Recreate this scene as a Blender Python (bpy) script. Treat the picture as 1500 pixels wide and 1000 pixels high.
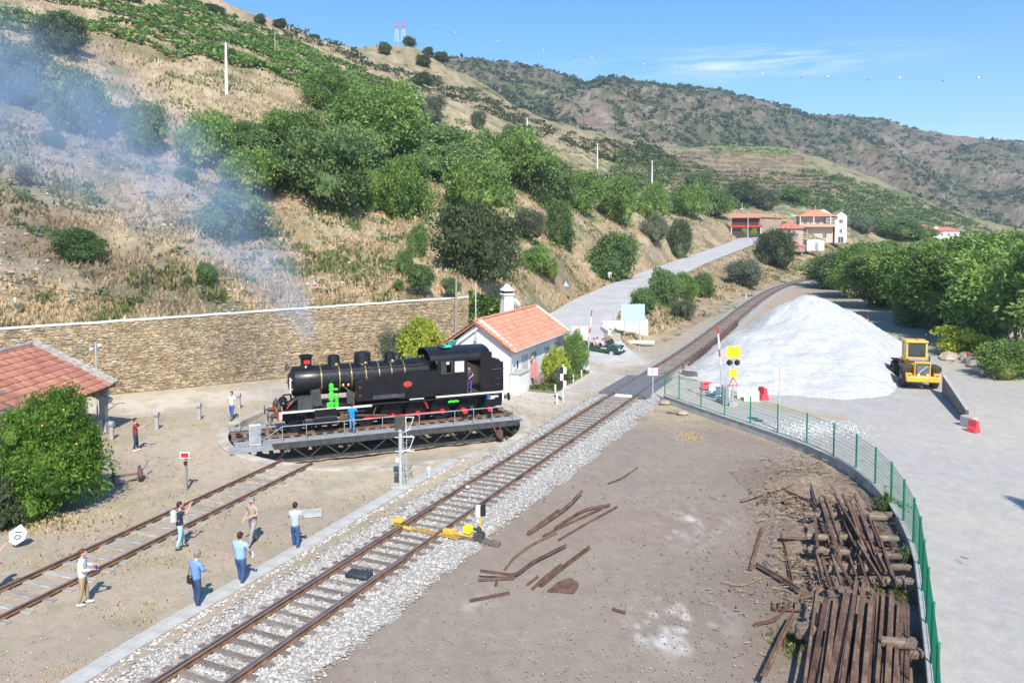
import bpy, bmesh, math, random
import numpy as np
from mathutils import Vector, Matrix
random.seed(7); RNG = np.random.default_rng(7)
PI = math.pi
S = bpy.context.scene
COL = S.collection
for _o in list(bpy.data.objects): bpy.data.objects.remove(_o)

# ---------------------------------------------------------------- camera, world, sun, exposure
F, CH, TILT, PPY = 1167.0, 11.7, math.radians(3.0), 401.0     # focal (px of 1500), height, tilt, principal row
cam = bpy.data.cameras.new('camera'); camo = bpy.data.objects.new('camera', cam); COL.objects.link(camo)
cam.sensor_width = 36; cam.lens = F / 1500 * 36; cam.shift_y = -(500 - PPY) / 1500
cam.clip_start = 0.5; cam.clip_end = 6000
camo.location = (0, 0, CH); camo.rotation_euler = (PI / 2 - TILT, 0, 0)
S.camera = camo
SUN_AZ, SUN_EL = math.radians(170), math.radians(47)            # sun stands behind and a little right of the camera
w = bpy.data.worlds.new('World'); S.world = w; w.use_nodes = True
nt = w.node_tree; nt.nodes.clear()
out = nt.nodes.new('ShaderNodeOutputWorld'); bg = nt.nodes.new('ShaderNodeBackground')
sky = nt.nodes.new('ShaderNodeTexSky'); sky.sky_type = 'NISHITA'; sky.sun_disc = False
sky.sun_elevation = SUN_EL; sky.sun_rotation = SUN_AZ; sky.altitude = 200; sky.air_density = 1.0; sky.dust_density = 0.25; sky.ozone_density = 2.0
bg.inputs['Strength'].default_value = 0.13
# a thin streak of cirrus, part of the sky itself
tc = nt.nodes.new('ShaderNodeTexCoord'); sep = nt.nodes.new('ShaderNodeSeparateXYZ')
mp = nt.nodes.new('ShaderNodeMapping'); mp.inputs['Scale'].default_value = (3.0, 3.0, 34.0)
mp.inputs['Rotation'].default_value = (0.0, 0.05, 0.0)
nz = nt.nodes.new('ShaderNodeTexNoise'); nz.inputs['Scale'].default_value = 3.2; nz.inputs['Detail'].default_value = 7; nz.inputs['Roughness'].default_value = .6
rp = nt.nodes.new('ShaderNodeValToRGB'); rp.color_ramp.elements[0].position = .42; rp.color_ramp.elements[1].position = .72
rp.color_ramp.elements[0].color = (0, 0, 0, 1); rp.color_ramp.elements[1].color = (1, 1, 1, 1)
def mth(op, a, b=None, c=None):
    n = nt.nodes.new('ShaderNodeMath'); n.operation = op
    for i, v in enumerate((a, b, c)):
        if v is None: continue
        if isinstance(v, (int, float)): n.inputs[i].default_value = v
        else: nt.links.new(v, n.inputs[i])
    return n.outputs[0]
L = nt.links.new
L(tc.outputs['Generated'], sep.inputs[0]); L(tc.outputs['Generated'], mp.inputs[0]); L(mp.outputs[0], nz.inputs['Vector']); L(nz.outputs[0], rp.inputs[0])
# band: elevation near 0.205-0.01*..., azimuth x/y near 0.31
ratio = mth('DIVIDE', sep.outputs[0], mth('MAXIMUM', sep.outputs[1], .05))
elev = mth('DIVIDE', sep.outputs[2], mth('MAXIMUM', sep.outputs[1], .05))
dz = mth('DIVIDE', mth('SUBTRACT', elev, mth('ADD', .196, mth('MULTIPLY', ratio, .045))), .017)
dx = mth('DIVIDE', mth('SUBTRACT', ratio, .31), .17)
r2 = mth('ADD', mth('MULTIPLY', dz, dz), mth('MULTIPLY', dx, dx))
band = mth('MULTIPLY', mth('POWER', 2.718, mth('MULTIPLY', r2, -1.0)), rp.outputs[0])
hi = mth('MULTIPLY', mth('GREATER_THAN', sep.outputs[1], 0.05), mth('MULTIPLY', band, .75))
mixc = nt.nodes.new('ShaderNodeMixRGB'); L(hi, mixc.inputs[0]); L(sky.outputs[0], mixc.inputs[1]); mixc.inputs[2].default_value = (6.3, 6.8, 7.0, 1)
hsv = nt.nodes.new('ShaderNodeHueSaturation'); hsv.inputs['Saturation'].default_value = 1.32; hsv.inputs['Value'].default_value = 1.0; L(sky.outputs[0], hsv.inputs['Color']); L(hsv.outputs[0], mixc.inputs[1]); L(mixc.outputs[0], bg.inputs['Color']); L(bg.outputs[0], out.inputs[0])
sl = bpy.data.lights.new('sun', 'SUN'); sl.energy = 4.2; sl.angle = math.radians(.53); sl.color = (1, .93, .82)
so = bpy.data.objects.new('sun', sl); COL.objects.link(so)
sdir = Vector((math.sin(SUN_AZ) * math.cos(SUN_EL), math.cos(SUN_AZ) * math.cos(SUN_EL), math.sin(SUN_EL)))
so.rotation_euler = sdir.to_track_quat('Z', 'Y').to_euler(); so.location = (0, -20, 60)
S.view_settings.view_transform = 'Standard'; S.view_settings.look = 'None'; S.view_settings.gamma = 1
S.view_settings.exposure = 0.66
try: S.view_settings.use_curve_mapping = False
except Exception: pass
S.cycles.max_bounces = 6; S.cycles.diffuse_bounces = 2; S.cycles.glossy_bounces = 2; S.cycles.transmission_bounces = 4
S.cycles.volume_bounces = 0; S.cycles.transparent_max_bounces = 12; S.cycles.volume_step_rate = 2.0; S.cycles.volume_max_steps = 64
S.cycles.caustics_reflective = False; S.cycles.caustics_refractive = False
S.cycles.use_denoising = True

# ---------------------------------------------------------------- survey helpers
def ray(px, py):
    a, b = (px - 750) / F, -(py - PPY) / F
    return Vector((a, math.cos(TILT) + b * math.sin(TILT), -math.sin(TILT) + b * math.cos(TILT)))
def G(px, py, z=0.0):                    # survey point on the plane Z = z
    r = ray(px, py); t = (z - CH) / r.z
    return Vector((r.x * t, r.y * t, z))
def D(px, py, d):                        # survey point at forward distance d
    r = ray(px, py); t = d / r.y
    return Vector((r.x * t, d, CH + r.z * t))
def P2(v): return (v[0], v[1])

# ---------------------------------------------------------------- mesh helpers
def tag(o, label=None, cat=None, group=None, kind=None):
    if label: o['label'] = label
    if cat: o['category'] = cat
    if group: o['group'] = group
    if kind: o['kind'] = kind
    return o
def thing(name, label, cat, loc=(0, 0, 0), rz=0.0, group=None):
    o = bpy.data.objects.new(name, None); COL.objects.link(o); o.location = loc; o.rotation_euler = (0, 0, rz); o.empty_display_size = .3
    return tag(o, label, cat, group)
def link(name, me, parent=None):
    o = bpy.data.objects.new(name, me); COL.objects.link(o)
    if parent is not None: o.parent = parent
    return o
def mesh_np(name, V, Fq, mat=None, smooth=False, col=None):
    me = bpy.data.meshes.new(name)
    V = np.asarray(V, dtype=np.float32); Fq = np.asarray(Fq, dtype=np.int32)
    n, k = Fq.shape
    me.vertices.add(len(V)); me.vertices.foreach_set('co', V.ravel())
    me.loops.add(n * k); me.loops.foreach_set('vertex_index', Fq.ravel())
    me.polygons.add(n); me.polygons.foreach_set('loop_start', np.arange(0, n * k, k, dtype=np.int32))
    me.polygons.foreach_set('loop_total', np.full(n, k, dtype=np.int32))
    me.polygons.foreach_set('use_smooth', np.full(n, smooth, dtype=bool))
    if col is not None:
        a = me.color_attributes.new('Col', 'FLOAT_COLOR', 'POINT')
        c = np.ones((len(V), 4), dtype=np.float32); c[:, :3] = col
        a.data.foreach_set('color', c.ravel())
    me.update(calc_edges=True)
    if mat: me.materials.append(mat)
    return me
def grid_faces(nu, nv):
    i = np.arange(nu - 1)[:, None] * nv + np.arange(nv - 1)[None, :]
    return np.stack([i, i + nv, i + nv + 1, i + 1], -1).reshape(-1, 4)
class MB:
    def __init__(s): s.v = []; s.f = []
    def add(s, vs, fs, M=None):
        b = len(s.v)
        s.v += [tuple(M @ Vector(p)) for p in vs] if M is not None else [tuple(p) for p in vs]
        s.f += [tuple(b + i for i in f) for f in fs]; return s
    def box(s, c, d, rz=0, rx=0, ry=0, taper=1.0, M=None):
        hx, hy, hz = d[0] / 2, d[1] / 2, d[2] / 2; t = taper
        vs = [(-hx, -hy, -hz), (hx, -hy, -hz), (hx, hy, -hz), (-hx, hy, -hz), (-hx * t, -hy * t, hz), (hx * t, -hy * t, hz), (hx * t, hy * t, hz), (-hx * t, hy * t, hz)]
        T = Matrix.Translation(c) @ Matrix.Rotation(rz, 4, 'Z') @ Matrix.Rotation(ry, 4, 'Y') @ Matrix.Rotation(rx, 4, 'X')
        if M is not None: T = M @ T
        return s.add(vs, [(0, 3, 2, 1), (4, 5, 6, 7), (0, 1, 5, 4), (1, 2, 6, 5), (2, 3, 7, 6), (3, 0, 4, 7)], T)
    def bbox(s, c, d, r=.02, **k):       # box with chamfered vertical and top edges
        x, y, z = d[0] / 2, d[1] / 2, d[2]
        def ring(e, zz): return [(-x + e, -y, zz), (x - e, -y, zz), (x, -y + e, zz), (x, y - e, zz), (x - e, y, zz), (-x + e, y, zz), (-x, y - e, zz), (-x, -y + e, zz)]
        def sc(rg, q): return [(a * (x - q) / x, b * (y - q) / y, zz) for a, b, zz in rg]
        R = [sc(ring(r, -z / 2), r * .7), ring(r, -z / 2 + r), ring(r, z / 2 - r), sc(ring(r, z / 2), r * .7)]
        vs = sum(R, []); fs = [tuple(range(7, -1, -1)), tuple(range(24, 32))]
        for j in range(3):
            for i in range(8): fs.append((j * 8 + i, j * 8 + (i + 1) % 8, j * 8 + 8 + (i + 1) % 8, j * 8 + 8 + i))
        T = Matrix.Translation(c) @ Matrix.Rotation(k.get('rz', 0), 4, 'Z') @ Matrix.Rotation(k.get('ry', 0), 4, 'Y') @ Matrix.Rotation(k.get('rx', 0), 4, 'X')
        return s.add(vs, fs, T)
    def cyl(s, p0, p1, r0, r1=None, n=10, caps=True):
        p0, p1 = Vector(p0), Vector(p1); r1 = r0 if r1 is None else r1
        ax = (p1 - p0).normalized(); a = ax.orthogonal().normalized(); b = ax.cross(a)
        vs = []
        for p, r in ((p0, r0), (p1, r1)):
            for i in range(n):
                t = 2 * PI * i / n; vs.append(p + (a * math.cos(t) + b * math.sin(t)) * r)
        fs = [(i, (i + 1) % n, n + (i + 1) % n, n + i) for i in range(n)]
        if caps: fs += [tuple(range(n - 1, -1, -1)), tuple(range(n, 2 * n))]
        return s.add(vs, fs)
    def tube(s, pts, r, n=6):
        for i in range(len(pts) - 1): s.cyl(pts[i], pts[i + 1], r if not isinstance(r, (list, tuple)) else r[i], None if not isinstance(r, (list, tuple)) else r[i + 1], n)
        return s
    def lathe(s, prof, n=16, c=(0, 0, 0), M=None, sx=1, sy=1):       # prof (r,z)
        vs = []; m = len(prof)
        for r, z in prof:
            for i in range(n):
                t = 2 * PI * i / n; vs.append((c[0] + r * math.cos(t) * sx, c[1] + r * math.sin(t) * sy, c[2] + z))
        fs = [(j * n + i, j * n + (i + 1) % n, (j + 1) * n + (i + 1) % n, (j + 1) * n + i) for j in range(m - 1) for i in range(n)]
        fs += [tuple(range(n - 1, -1, -1)), tuple(range((m - 1) * n, m * n))]
        return s.add(vs, fs, M)
    def ell(s, c, r, n=12, m=7, M=None):
        prof = [(max(.001, math.cos(a)), math.sin(a)) for a in [(-.5 + i / (m - 1)) * PI for i in range(m)]]
        T = Matrix.Translation(c) @ Matrix.Diagonal((r[0], r[1], r[2], 1))
        if M is not None: T = M @ T
        return s.lathe(prof, n, M=T)
    def prism(s, poly, d, M=None):       # poly in XZ, extruded along Y from -d/2..d/2
        n = len(poly); vs = [(x, -d / 2, z) for x, z in poly] + [(x, d / 2, z) for x, z in poly]
        fs = [tuple(range(n)), tuple(range(2 * n - 1, n - 1, -1))] + [(i, n + i, n + (i + 1) % n, (i + 1) % n) for i in range(n)]
        return s.add(vs, fs, M)
    def build(s, name, mat, parent=None, smooth=False):
        me = bpy.data.meshes.new(name); me.from_pydata(s.v, [], s.f)
        if mat: me.materials.append(mat)
        if smooth:
            me.polygons.foreach_set('use_smooth', np.array([len(p.vertices) <= 4 for p in me.polygons], dtype=bool))
            try: me.set_sharp_from_angle(angle=math.radians(40))
            except Exception: pass
        me.update()
        return link(name, me, parent)
def copy_tree(o, parent=None):
    c = o.copy(); COL.objects.link(c); c.parent = parent
    for ch in list(o.children): copy_tree(ch, c)
    return c
def spline(pts, step=1.0):
    P = [Vector(p) for p in pts]; P = [P[0] * 2 - P[1]] + P + [P[-1] * 2 - P[-2]]; outp = []
    for i in range(1, len(P) - 2):
        n = max(1, int((P[i + 1] - P[i]).length / step))
        for j in range(n):
            t = j / n; a, b, c, d = P[i - 1], P[i], P[i + 1], P[i + 2]
            outp.append(.5 * ((2 * b) + (c - a) * t + (2 * a - 5 * b + 4 * c - d) * t * t + (-a + 3 * b - 3 * c + d) * t ** 3))
    outp.append(P[-2]); return outp
def normals2(pts):
    r = []
    for i in range(len(pts)):
        a = pts[max(0, i - 1)]; b = pts[min(len(pts) - 1, i + 1)]; d = (b - a); d.z = 0; d.normalize(); r.append(Vector((d.y, -d.x, 0)))  # right-hand side
    return r
def sweep(mb, pts, section):             # section: closed list of (offset to right, z)
    N = normals2(pts); m = len(section); vs = []
    for p, n in zip(pts, N):
        for o, z in section: vs.append((p.x + n.x * o, p.y + n.y * o, p.z + z))
    fs = [(i * m + j, (i + 1) * m + j, (i + 1) * m + (j + 1) % m, i * m + (j + 1) % m) for i in range(len(pts) - 1) for j in range(m)]
    fs += [tuple(range(m)), tuple(reversed(range((len(pts) - 1) * m, len(pts) * m)))]
    return mb.add(vs, fs)
# value noise, numpy
_perm = RNG.random((256, 256)).astype(np.float32)
def vnoise(x, y):
    xi = np.floor(x).astype(int); yi = np.floor(y).astype(int); fx = x - xi; fy = y - yi
    fx = fx * fx * (3 - 2 * fx); fy = fy * fy * (3 - 2 * fy)
    a = _perm[xi & 255, yi & 255]; b = _perm[(xi + 1) & 255, yi & 255]; c = _perm[xi & 255, (yi + 1) & 255]; d = _perm[(xi + 1) & 255, (yi + 1) & 255]
    return (a * (1 - fx) + b * fx) * (1 - fy) + (c * (1 - fx) + d * fx) * fy
def fbm(x, y, o=4):
    s = 0; a = .5; t = 0
    for i in range(o):
        s = s + a * vnoise(x * 2 ** i + 13.7 * i, y * 2 ** i + 7.1 * i); t += a; a *= .5
    return s / t
def seg_dist(x, y, pts):
    d = np.full(x.shape, 1e9); s = np.zeros(x.shape); acc = 0.0; zz = np.zeros(x.shape); side = np.zeros(x.shape)
    for a, b in zip(pts[:-1], pts[1:]):
        vx, vy = b[0] - a[0], b[1] - a[1]; l2 = vx * vx + vy * vy
        t = np.clip(((x - a[0]) * vx + (y - a[1]) * vy) / l2, 0, 1)
        dd = np.hypot(x - a[0] - t * vx, y - a[1] - t * vy); m = dd < d
        d = np.where(m, dd, d); s = np.where(m, acc + t * math.sqrt(l2), s)
        side = np.where(m, np.sign((x - a[0]) * vy - (y - a[1]) * vx), side)
        if len(a) > 2: zz = np.where(m, a[2] + t * (b[2] - a[2]), zz)
        acc += math.sqrt(l2)
    return d, s, zz, side
def sstep(a, b, x): t = np.clip((x - a) / (b - a), 0, 1); return t * t * (3 - 2 * t)
def inpoly(x, y, poly):
    r = np.zeros(x.shape, bool); n = len(poly)
    for i in range(n):
        x0, y0 = poly[i][:2]; x1, y1 = poly[(i + 1) % n][:2]
        c = ((y0 > y) != (y1 > y)) & (x < (x1 - x0) * (y - y0) / (y1 - y0 + 1e-12) + x0); r ^= c
    return r

# ---------------------------------------------------------------- materials
MATS = {}
def mat(name, c1, c2=None, scale=4.0, rough=.75, metal=0.0, bump=0.0, bscale=None, detail=5, c3=None, attr=False, spec=.5, coat=0, dist=.02, stretch=None, objrand=0.0, ramp=(.35, .65)):
    if name in MATS: return MATS[name]
    m = bpy.data.materials.new(name); m.use_nodes = True; n = m.node_tree; b = n.nodes['Principled BSDF']; K = n.links.new
    b.inputs['Roughness'].default_value = rough; b.inputs['Metallic'].default_value = metal
    b.inputs['Specular IOR Level'].default_value = spec
    if coat: b.inputs['Coat Weight'].default_value = coat; b.inputs['Coat Roughness'].default_value = .12
    b.inputs['Base Color'].default_value = (*c1, 1)
    co = n.nodes.new('ShaderNodeTexCoord'); vec = co.outputs['Object']
    if stretch:
        q = n.nodes.new('ShaderNodeMapping'); q.inputs['Scale'].default_value = stretch; K(vec, q.inputs[0]); vec = q.outputs[0]
    cur = None
    if c2 is not None:
        nz = n.nodes.new('ShaderNodeTexNoise'); nz.inputs['Scale'].default_value = scale; nz.inputs['Detail'].default_value = detail; nz.inputs['Roughness'].default_value = .6; K(vec, nz.inputs['Vector'])
        r = n.nodes.new('ShaderNodeValToRGB'); r.color_ramp.elements[0].position = ramp[0]; r.color_ramp.elements[1].position = ramp[1]
        r.color_ramp.elements[0].color = (*c1, 1); r.color_ramp.elements[1].color = (*c2, 1)
        if c3 is not None: e = r.color_ramp.elements.new((ramp[0] + ramp[1]) / 2); e.color = (*c3, 1)
        K(nz.outputs[0], r.inputs[0]); cur = r.outputs[0]
    if attr:
        at = n.nodes.new('ShaderNodeAttribute'); at.attribute_name = 'Col'
        if cur is None: cur = at.outputs['Color']
        else:
            mx = n.nodes.new('ShaderNodeMixRGB'); mx.blend_type = 'MULTIPLY'; mx.inputs[0].default_value = 1; K(at.outputs['Color'], mx.inputs[1]); K(cur, mx.inputs[2]); cur = mx.outputs[0]
    if objrand:
        oi = n.nodes.new('ShaderNodeObjectInfo'); hs = n.nodes.new('ShaderNodeHueSaturation')
        mr = n.nodes.new('ShaderNodeMapRange'); mr.inputs[3].default_value = 1 - objrand; mr.inputs[4].default_value = 1 + objrand; K(oi.outputs['Random'], mr.inputs[0]); K(mr.outputs[0], hs.inputs['Value'])
        mr2 = n.nodes.new('ShaderNodeMapRange'); mr2.inputs[3].default_value = .5 - objrand * .06; mr2.inputs[4].default_value = .5 + objrand * .06; K(oi.outputs['Random'], mr2.inputs[0]); K(mr2.outputs[0], hs.inputs['Hue'])
        if cur is None: hs.inputs['Color'].default_value = (*c1, 1)
        else: K(cur, hs.inputs['Color'])
        cur = hs.outputs[0]
    if cur is not None: K(cur, b.inputs['Base Color'])
    if bump:
        nb = n.nodes.new('ShaderNodeTexNoise'); nb.inputs['Scale'].default_value = bscale or scale * 4; nb.inputs['Detail'].default_value = 6; nb.inputs['Roughness'].default_value = .65; K(vec, nb.inputs['Vector'])
        bp = n.nodes.new('ShaderNodeBump'); bp.inputs['Strength'].default_value = bump; bp.inputs['Distance'].default_value = dist; K(nb.outputs[0], bp.inputs['Height']); K(bp.outputs[0], b.inputs['Normal'])
    MATS[name] = m; return m
def leafmat(name, ca, cb, cc=None, transl=.35, scale=.9):
    if name in MATS: return MATS[name]
    m = bpy.data.materials.new(name); m.use_nodes = True; n = m.node_tree; K = n.links.new; b = n.nodes['Principled BSDF']; o = n.nodes['Material Output']
    co = n.nodes.new('ShaderNodeTexCoord'); geo = n.nodes.new('ShaderNodeNewGeometry')
    nz = n.nodes.new('ShaderNodeTexNoise'); nz.inputs['Scale'].default_value = scale; nz.inputs['Detail'].default_value = 4; K(co.outputs['Object'], nz.inputs['Vector'])
    ad = n.nodes.new('ShaderNodeMath'); ad.operation = 'MULTIPLY_ADD'; K(geo.outputs['Random Per Island'], ad.inputs[0]); ad.inputs[1].default_value = .5; 
    sb = n.nodes.new('ShaderNodeMath'); sb.operation = 'SUBTRACT'; K(nz.outputs[0], sb.inputs[0]); sb.inputs[1].default_value = .25; K(sb.outputs[0], ad.inputs[2])
    r = n.nodes.new('ShaderNodeValToRGB'); r.color_ramp.elements[0].position = .25; r.color_ramp.elements[1].position = .75
    r.color_ramp.elements[0].color = (*ca, 1); r.color_ramp.elements[1].color = (*cb, 1)
    if cc: e = r.color_ramp.elements.new(.93); e.color = (*cc, 1)
    K(ad.outputs[0], r.inputs[0])
    oi = n.nodes.new('ShaderNodeObjectInfo'); hs = n.nodes.new('ShaderNodeHueSaturation'); mr = n.nodes.new('ShaderNodeMapRange'); mr.inputs[3].default_value = 1.0; mr.inputs[4].default_value = 1.45
    K(oi.outputs['Random'], mr.inputs[0]); K(mr.outputs[0], hs.inputs['Value']); K(r.outputs[0], hs.inputs['Color'])
    b.inputs['Roughness'].default_value = .55; b.inputs['Specular IOR Level'].default_value = .3
    K(hs.outputs[0], b.inputs['Base Color'])
    tr = n.nodes.new('ShaderNodeBsdfTranslucent'); K(hs.outputs[0], tr.inputs['Color']); mx = n.nodes.new('ShaderNodeMixShader'); mx.inputs[0].default_value = transl
    K(b.outputs[0], mx.inputs[1]); K(tr.outputs[0], mx.inputs[2]); K(mx.outputs[0], o.inputs['Surface'])
    MATS[name] = m; return m
def plain(name, c, rough=.6, metal=0.0, **k): return mat(name, c, tuple(min(1, x * 1.18 + .004) for x in c), scale=6, rough=rough, metal=metal, **k)
white_paint = mat('whitewash', (.74, .74, .72), (.82, .82, .8), scale=1.3, rough=.85, bump=.15, bscale=30)
concrete = mat('concrete', (.33, .32, .3), (.5, .49, .46), scale=1.6, rough=.9, bump=.3, bscale=40)
concrete_light = mat('pale_concrete', (.36, .35, .325), (.48, .47, .435), scale=2.0, rough=.9, bump=.3, bscale=40)
galv = mat('galvanised_steel', (.48, .5, .52), (.62, .64, .66), scale=5, rough=.45, metal=.3)
rust = mat('rusty_steel', (.09, .05, .038), (.2, .115, .08), scale=5, rough=.75, metal=.0, bump=.3, bscale=40, c3=(.14, .085, .065), objrand=.25)
railtop = mat('rail_running_face', (.2, .17, .2), (.3, .24, .22), scale=2, rough=.4, metal=.3)
railside = mat('rail_rust', (.11, .06, .035), (.27, .14, .075), scale=3, rough=.8, bump=.2)
timber = mat('weathered_timber', (.12, .1, .085), (.24, .205, .175), scale=3, rough=.9, bump=.5, bscale=12, stretch=(1, 8, 8), objrand=.18)
timber_old = mat('grey_old_timber', (.22, .2, .18), (.4, .37, .33), scale=3, rough=.9, bump=.5, bscale=12, stretch=(1, 8, 8), objrand=.2)
black = mat('black_engine_paint', (.008, .008, .011), (.015, .015, .019), scale=2, rough=.34, spec=.35, coat=.12, bump=.03, bscale=5)
black_dull = mat('sooty_black', (.012, .011, .011), (.035, .03, .027), scale=3, rough=.7)
red_p = plain('red_paint', (.62, .03, .02), .45)
brass = mat('brass', (.5, .36, .14), (.62, .46, .2), scale=5, rough=.3, metal=.8)
greenp = plain('bright_green_paint', (.07, .62, .04), .4)
grey_steel = mat('grey_painted_steel', (.25, .27, .29), (.36, .38, .4), scale=2.5, rough=.55, bump=.1)
dark_steel = mat('dark_steel', (.035, .036, .04), (.08, .078, .075), scale=3, rough=.6)
glass = mat('window_glass', (.03, .04, .045), (.05, .06, .065), scale=2, rough=.08, spec=.8)
rubber = mat('tyre_rubber', (.03, .029, .028), (.09, .082, .075), scale=4, rough=.9, bump=.4)
yellow = plain('yellow_paint', (.78, .42, .06), .45)
signyellow = plain('sign_yellow', (.85, .72, .02), .5)
fencegreen = plain('fence_green', (.012, .2, .12), .45)
sk = mat('skin', (.52, .28, .2), (.6, .34, .25), scale=8, rough=.6)
# ================================================================ the lie of the land
TRK = spline([(-14.3, 6, 0), (-8.07, 20.3, 0), (-2.88, 32, 0), (9.1, 58.7, 0), (20.1, 83.5, 0), (43.2, 139, 0), (60, 174, 0), (84, 214, 0), (120, 258, 0)], 1.0)
TRK2 = [(p.x, p.y) for p in TRK]
FENCE_PX = [(973.7, 578), (994.6, 585.2), (1026.8, 596.4), (1061.5, 608.3), (1099, 620.5), (1139, 634.2), (1181.6, 649.5), (1221, 666.7), (1254, 685), (1282, 708), (1305.2, 733.6), (1323.4, 762.4), (1338, 794), (1347, 826), (1352, 865), (1358, 912), (1365, 971), (1372, 1040), (1376, 1130)]
FW = [G(x, y, .5) for x, y in FENCE_PX]
WALL = [Vector((-60, 38.2, 0)), Vector((-34.7, 53.9, 0)), Vector((-29.4, 57.2, 0)), Vector((-24.6, 60.0, 0)), Vector((-19.1, 63.5, 0)), Vector((-3.6, 73.2, 0))]
def wall_top(x): return 5.1 + (x + 34.7) * .02
ROADP = [(5.0, 71, -0.12), (5.6, 84, 1.1), (14.6, 114, 2.7), (37, 170, 4.9), (58, 214, 7.3), (73, 243, 9.6), (80, 262, 10.6)]
ROAD = spline(ROADP, 2.0)
# hillside survey: image column, image row, forward distance
HC = [(-150, 470, 44), (0, 478, 55.5), (0, 400, 62), (0, 300, 74), (0, 200, 90), (0, 100, 112), (0, 40, 134), (0, -30, 160), (0, -200, 230),
      (-250, 350, 55), (-250, 150, 90), (-250, 0, 140), (-500, 300, 60), (-500, 0, 110),
      (160, 458, 59.5), (160, 400, 66), (160, 300, 82), (160, 200, 101), (160, 100, 130), (160, 40, 155), (160, -40, 190),
      (330, 448, 63), (330, 400, 70), (330, 300, 88), (330, 200, 112), (330, 138, 130), (330, 100, 146), (330, 60, 170), (330, 26, 215), (330, 60, 300),
      (430, 440, 66), (430, 350, 82), (430, 250, 108), (430, 170, 132), (430, 125, 160), (430, 75, 215), (430, 42, 262), (430, 90, 330),
      (600, 434, 72), (600, 400, 80), (600, 300, 106), (600, 230, 138), (600, 178, 200), (600, 150, 225), (600, 110, 270), (600, 66, 325), (600, 120, 400),
      (700, 425, 77), (700, 400, 86), (700, 300, 117), (700, 230, 160), (700, 180, 225), (700, 150, 285), (700, 122, 335), (700, 165, 400),
      (800, 447, 96), (800, 400, 108), (800, 330, 138), (800, 260, 185), (800, 222, 240), (800, 195, 300), (775, 168, 345), (790, 190, 420),
      (880, 420, 128), (880, 350, 150), (880, 256, 245), (880, 205, 330), (870, 195, 420),
      (960, 398, 152), (955, 340, 180), (955, 268, 285), (955, 222, 390), (960, 225, 500),
      (1050, 366, 207), (1050, 330, 240), (1050, 290, 305), (1050, 255, 370), (1050, 216, 480), (1050, 235, 640),
      (1110, 343, 262), (1120, 310, 290), (1130, 280, 360), (1140, 216, 500), (1140, 240, 660),
      (1165, 372, 232), (1160, 340, 260), (1210, 355, 262), (1200, 305, 320), (1200, 270, 400), (1200, 232, 500), (1200, 258, 660),
      (1270, 352, 300), (1280, 310, 380), (1290, 264, 480), (1290, 290, 640), (1370, 348, 360), (1370, 302, 470), (1370, 320, 600), (1440, 352, 400), (1440, 328, 500), (1440, 345, 620),
      (1560, 356, 420), (1560, 345, 560), (1700, 360, 420)]
CP = [tuple(D(*c)) for c in HC]
CP += [(p[0], p[1], p[2]) for p in ROADP[1:]]
CP += [(tp.x - 2, tp.y, .02) for tp in TRK[60::22]] + [(tp.x + 6, tp.y, 0) for tp in TRK[60::22]]
CP += [(7.5, 60, 0), (0, 76.5, 0), (-2.8, 74.5, .6), (90, 200, 0), (150, 250, 0), (60, 120, 0), (200, 260, 0), (100, 120, 0), (-4, 74, 5.5)]
CPa = np.array(CP)
def _k(r): return np.sqrt(r * r + 4.0)
_A = _k(np.hypot(CPa[:, None, 0] - CPa[None, :, 0], CPa[:, None, 1] - CPa[None, :, 1])) ; _n = len(CPa)
_M = np.zeros((_n + 3, _n + 3)); _M[:_n, :_n] = _A + np.eye(_n) * -0.4; _M[:_n, _n] = 1; _M[:_n, _n + 1:] = CPa[:, :2]; _M[_n, :_n] = 1; _M[_n + 1:, :_n] = CPa[:, :2].T
_W = np.linalg.solve(_M, np.concatenate([CPa[:, 2], np.zeros(3)]))
ROADZ = [(p.x, p.y, p.z) for p in ROAD]
def Zt(x, y, rough=True):
    x = np.asarray(x, float); y = np.asarray(y, float); sh = x.shape; xf = x.ravel(); yf = y.ravel(); z = np.empty_like(xf)
    for i in range(0, len(xf), 20000):
        xs, ys = xf[i:i + 20000], yf[i:i + 20000]
        z[i:i + 20000] = _k(np.hypot(xs[:, None] - CPa[None, :, 0], ys[:, None] - CPa[None, :, 1])) @ _W[:_n] + _W[_n] + xs * _W[_n + 1] + ys * _W[_n + 2]
    z = z.reshape(sh)
    dr, _, rz, _ = seg_dist(x, y, ROADZ)
    dt, _, _, sd = seg_dist(x, y, TRK2[40:])
    if rough:
        amp = np.clip((z - .3) / 4, 0, 1) * np.clip(dr / 8 - .4, 0, 1)
        z = z + amp * ((fbm(x * .11, y * .11, 4) - .5) * 3.4 + (fbm(x * .7 + 40, y * .7, 3) - .5) * .9)
    z = rz - .12 + (z - rz + .12) * sstep(4.6, 9.0, dr)
    flat = sstep(2.6, 6.0, dt) ; right = (sd > 0)
    z = z * flat - .06 * (1 - flat)
    z = np.where(right, np.where(y < 225, -.06 + (z + .06) * sstep(200, 240, y), z), z)
    return z
def zt(x, y): return float(Zt(np.array([x]), np.array([y]))[0])
_hy = np.concatenate([np.linspace(54, 150, 240), np.linspace(150.5, 560, 420)])
def HIT(px, py):                          # where the sight line through a mapped point meets the hillside
    r = ray(px, py); X = r.x / r.y * _hy; Z = CH + r.z / r.y * _hy; T = Zt(X, _hy)
    k = np.nonzero((T[1:] >= Z[1:]) & (_hy[1:] > 56))[0]
    if len(k) == 0: return D(px, py, 420)
    i = k[0] + 1; return Vector((X[i], _hy[i], T[i]))
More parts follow.
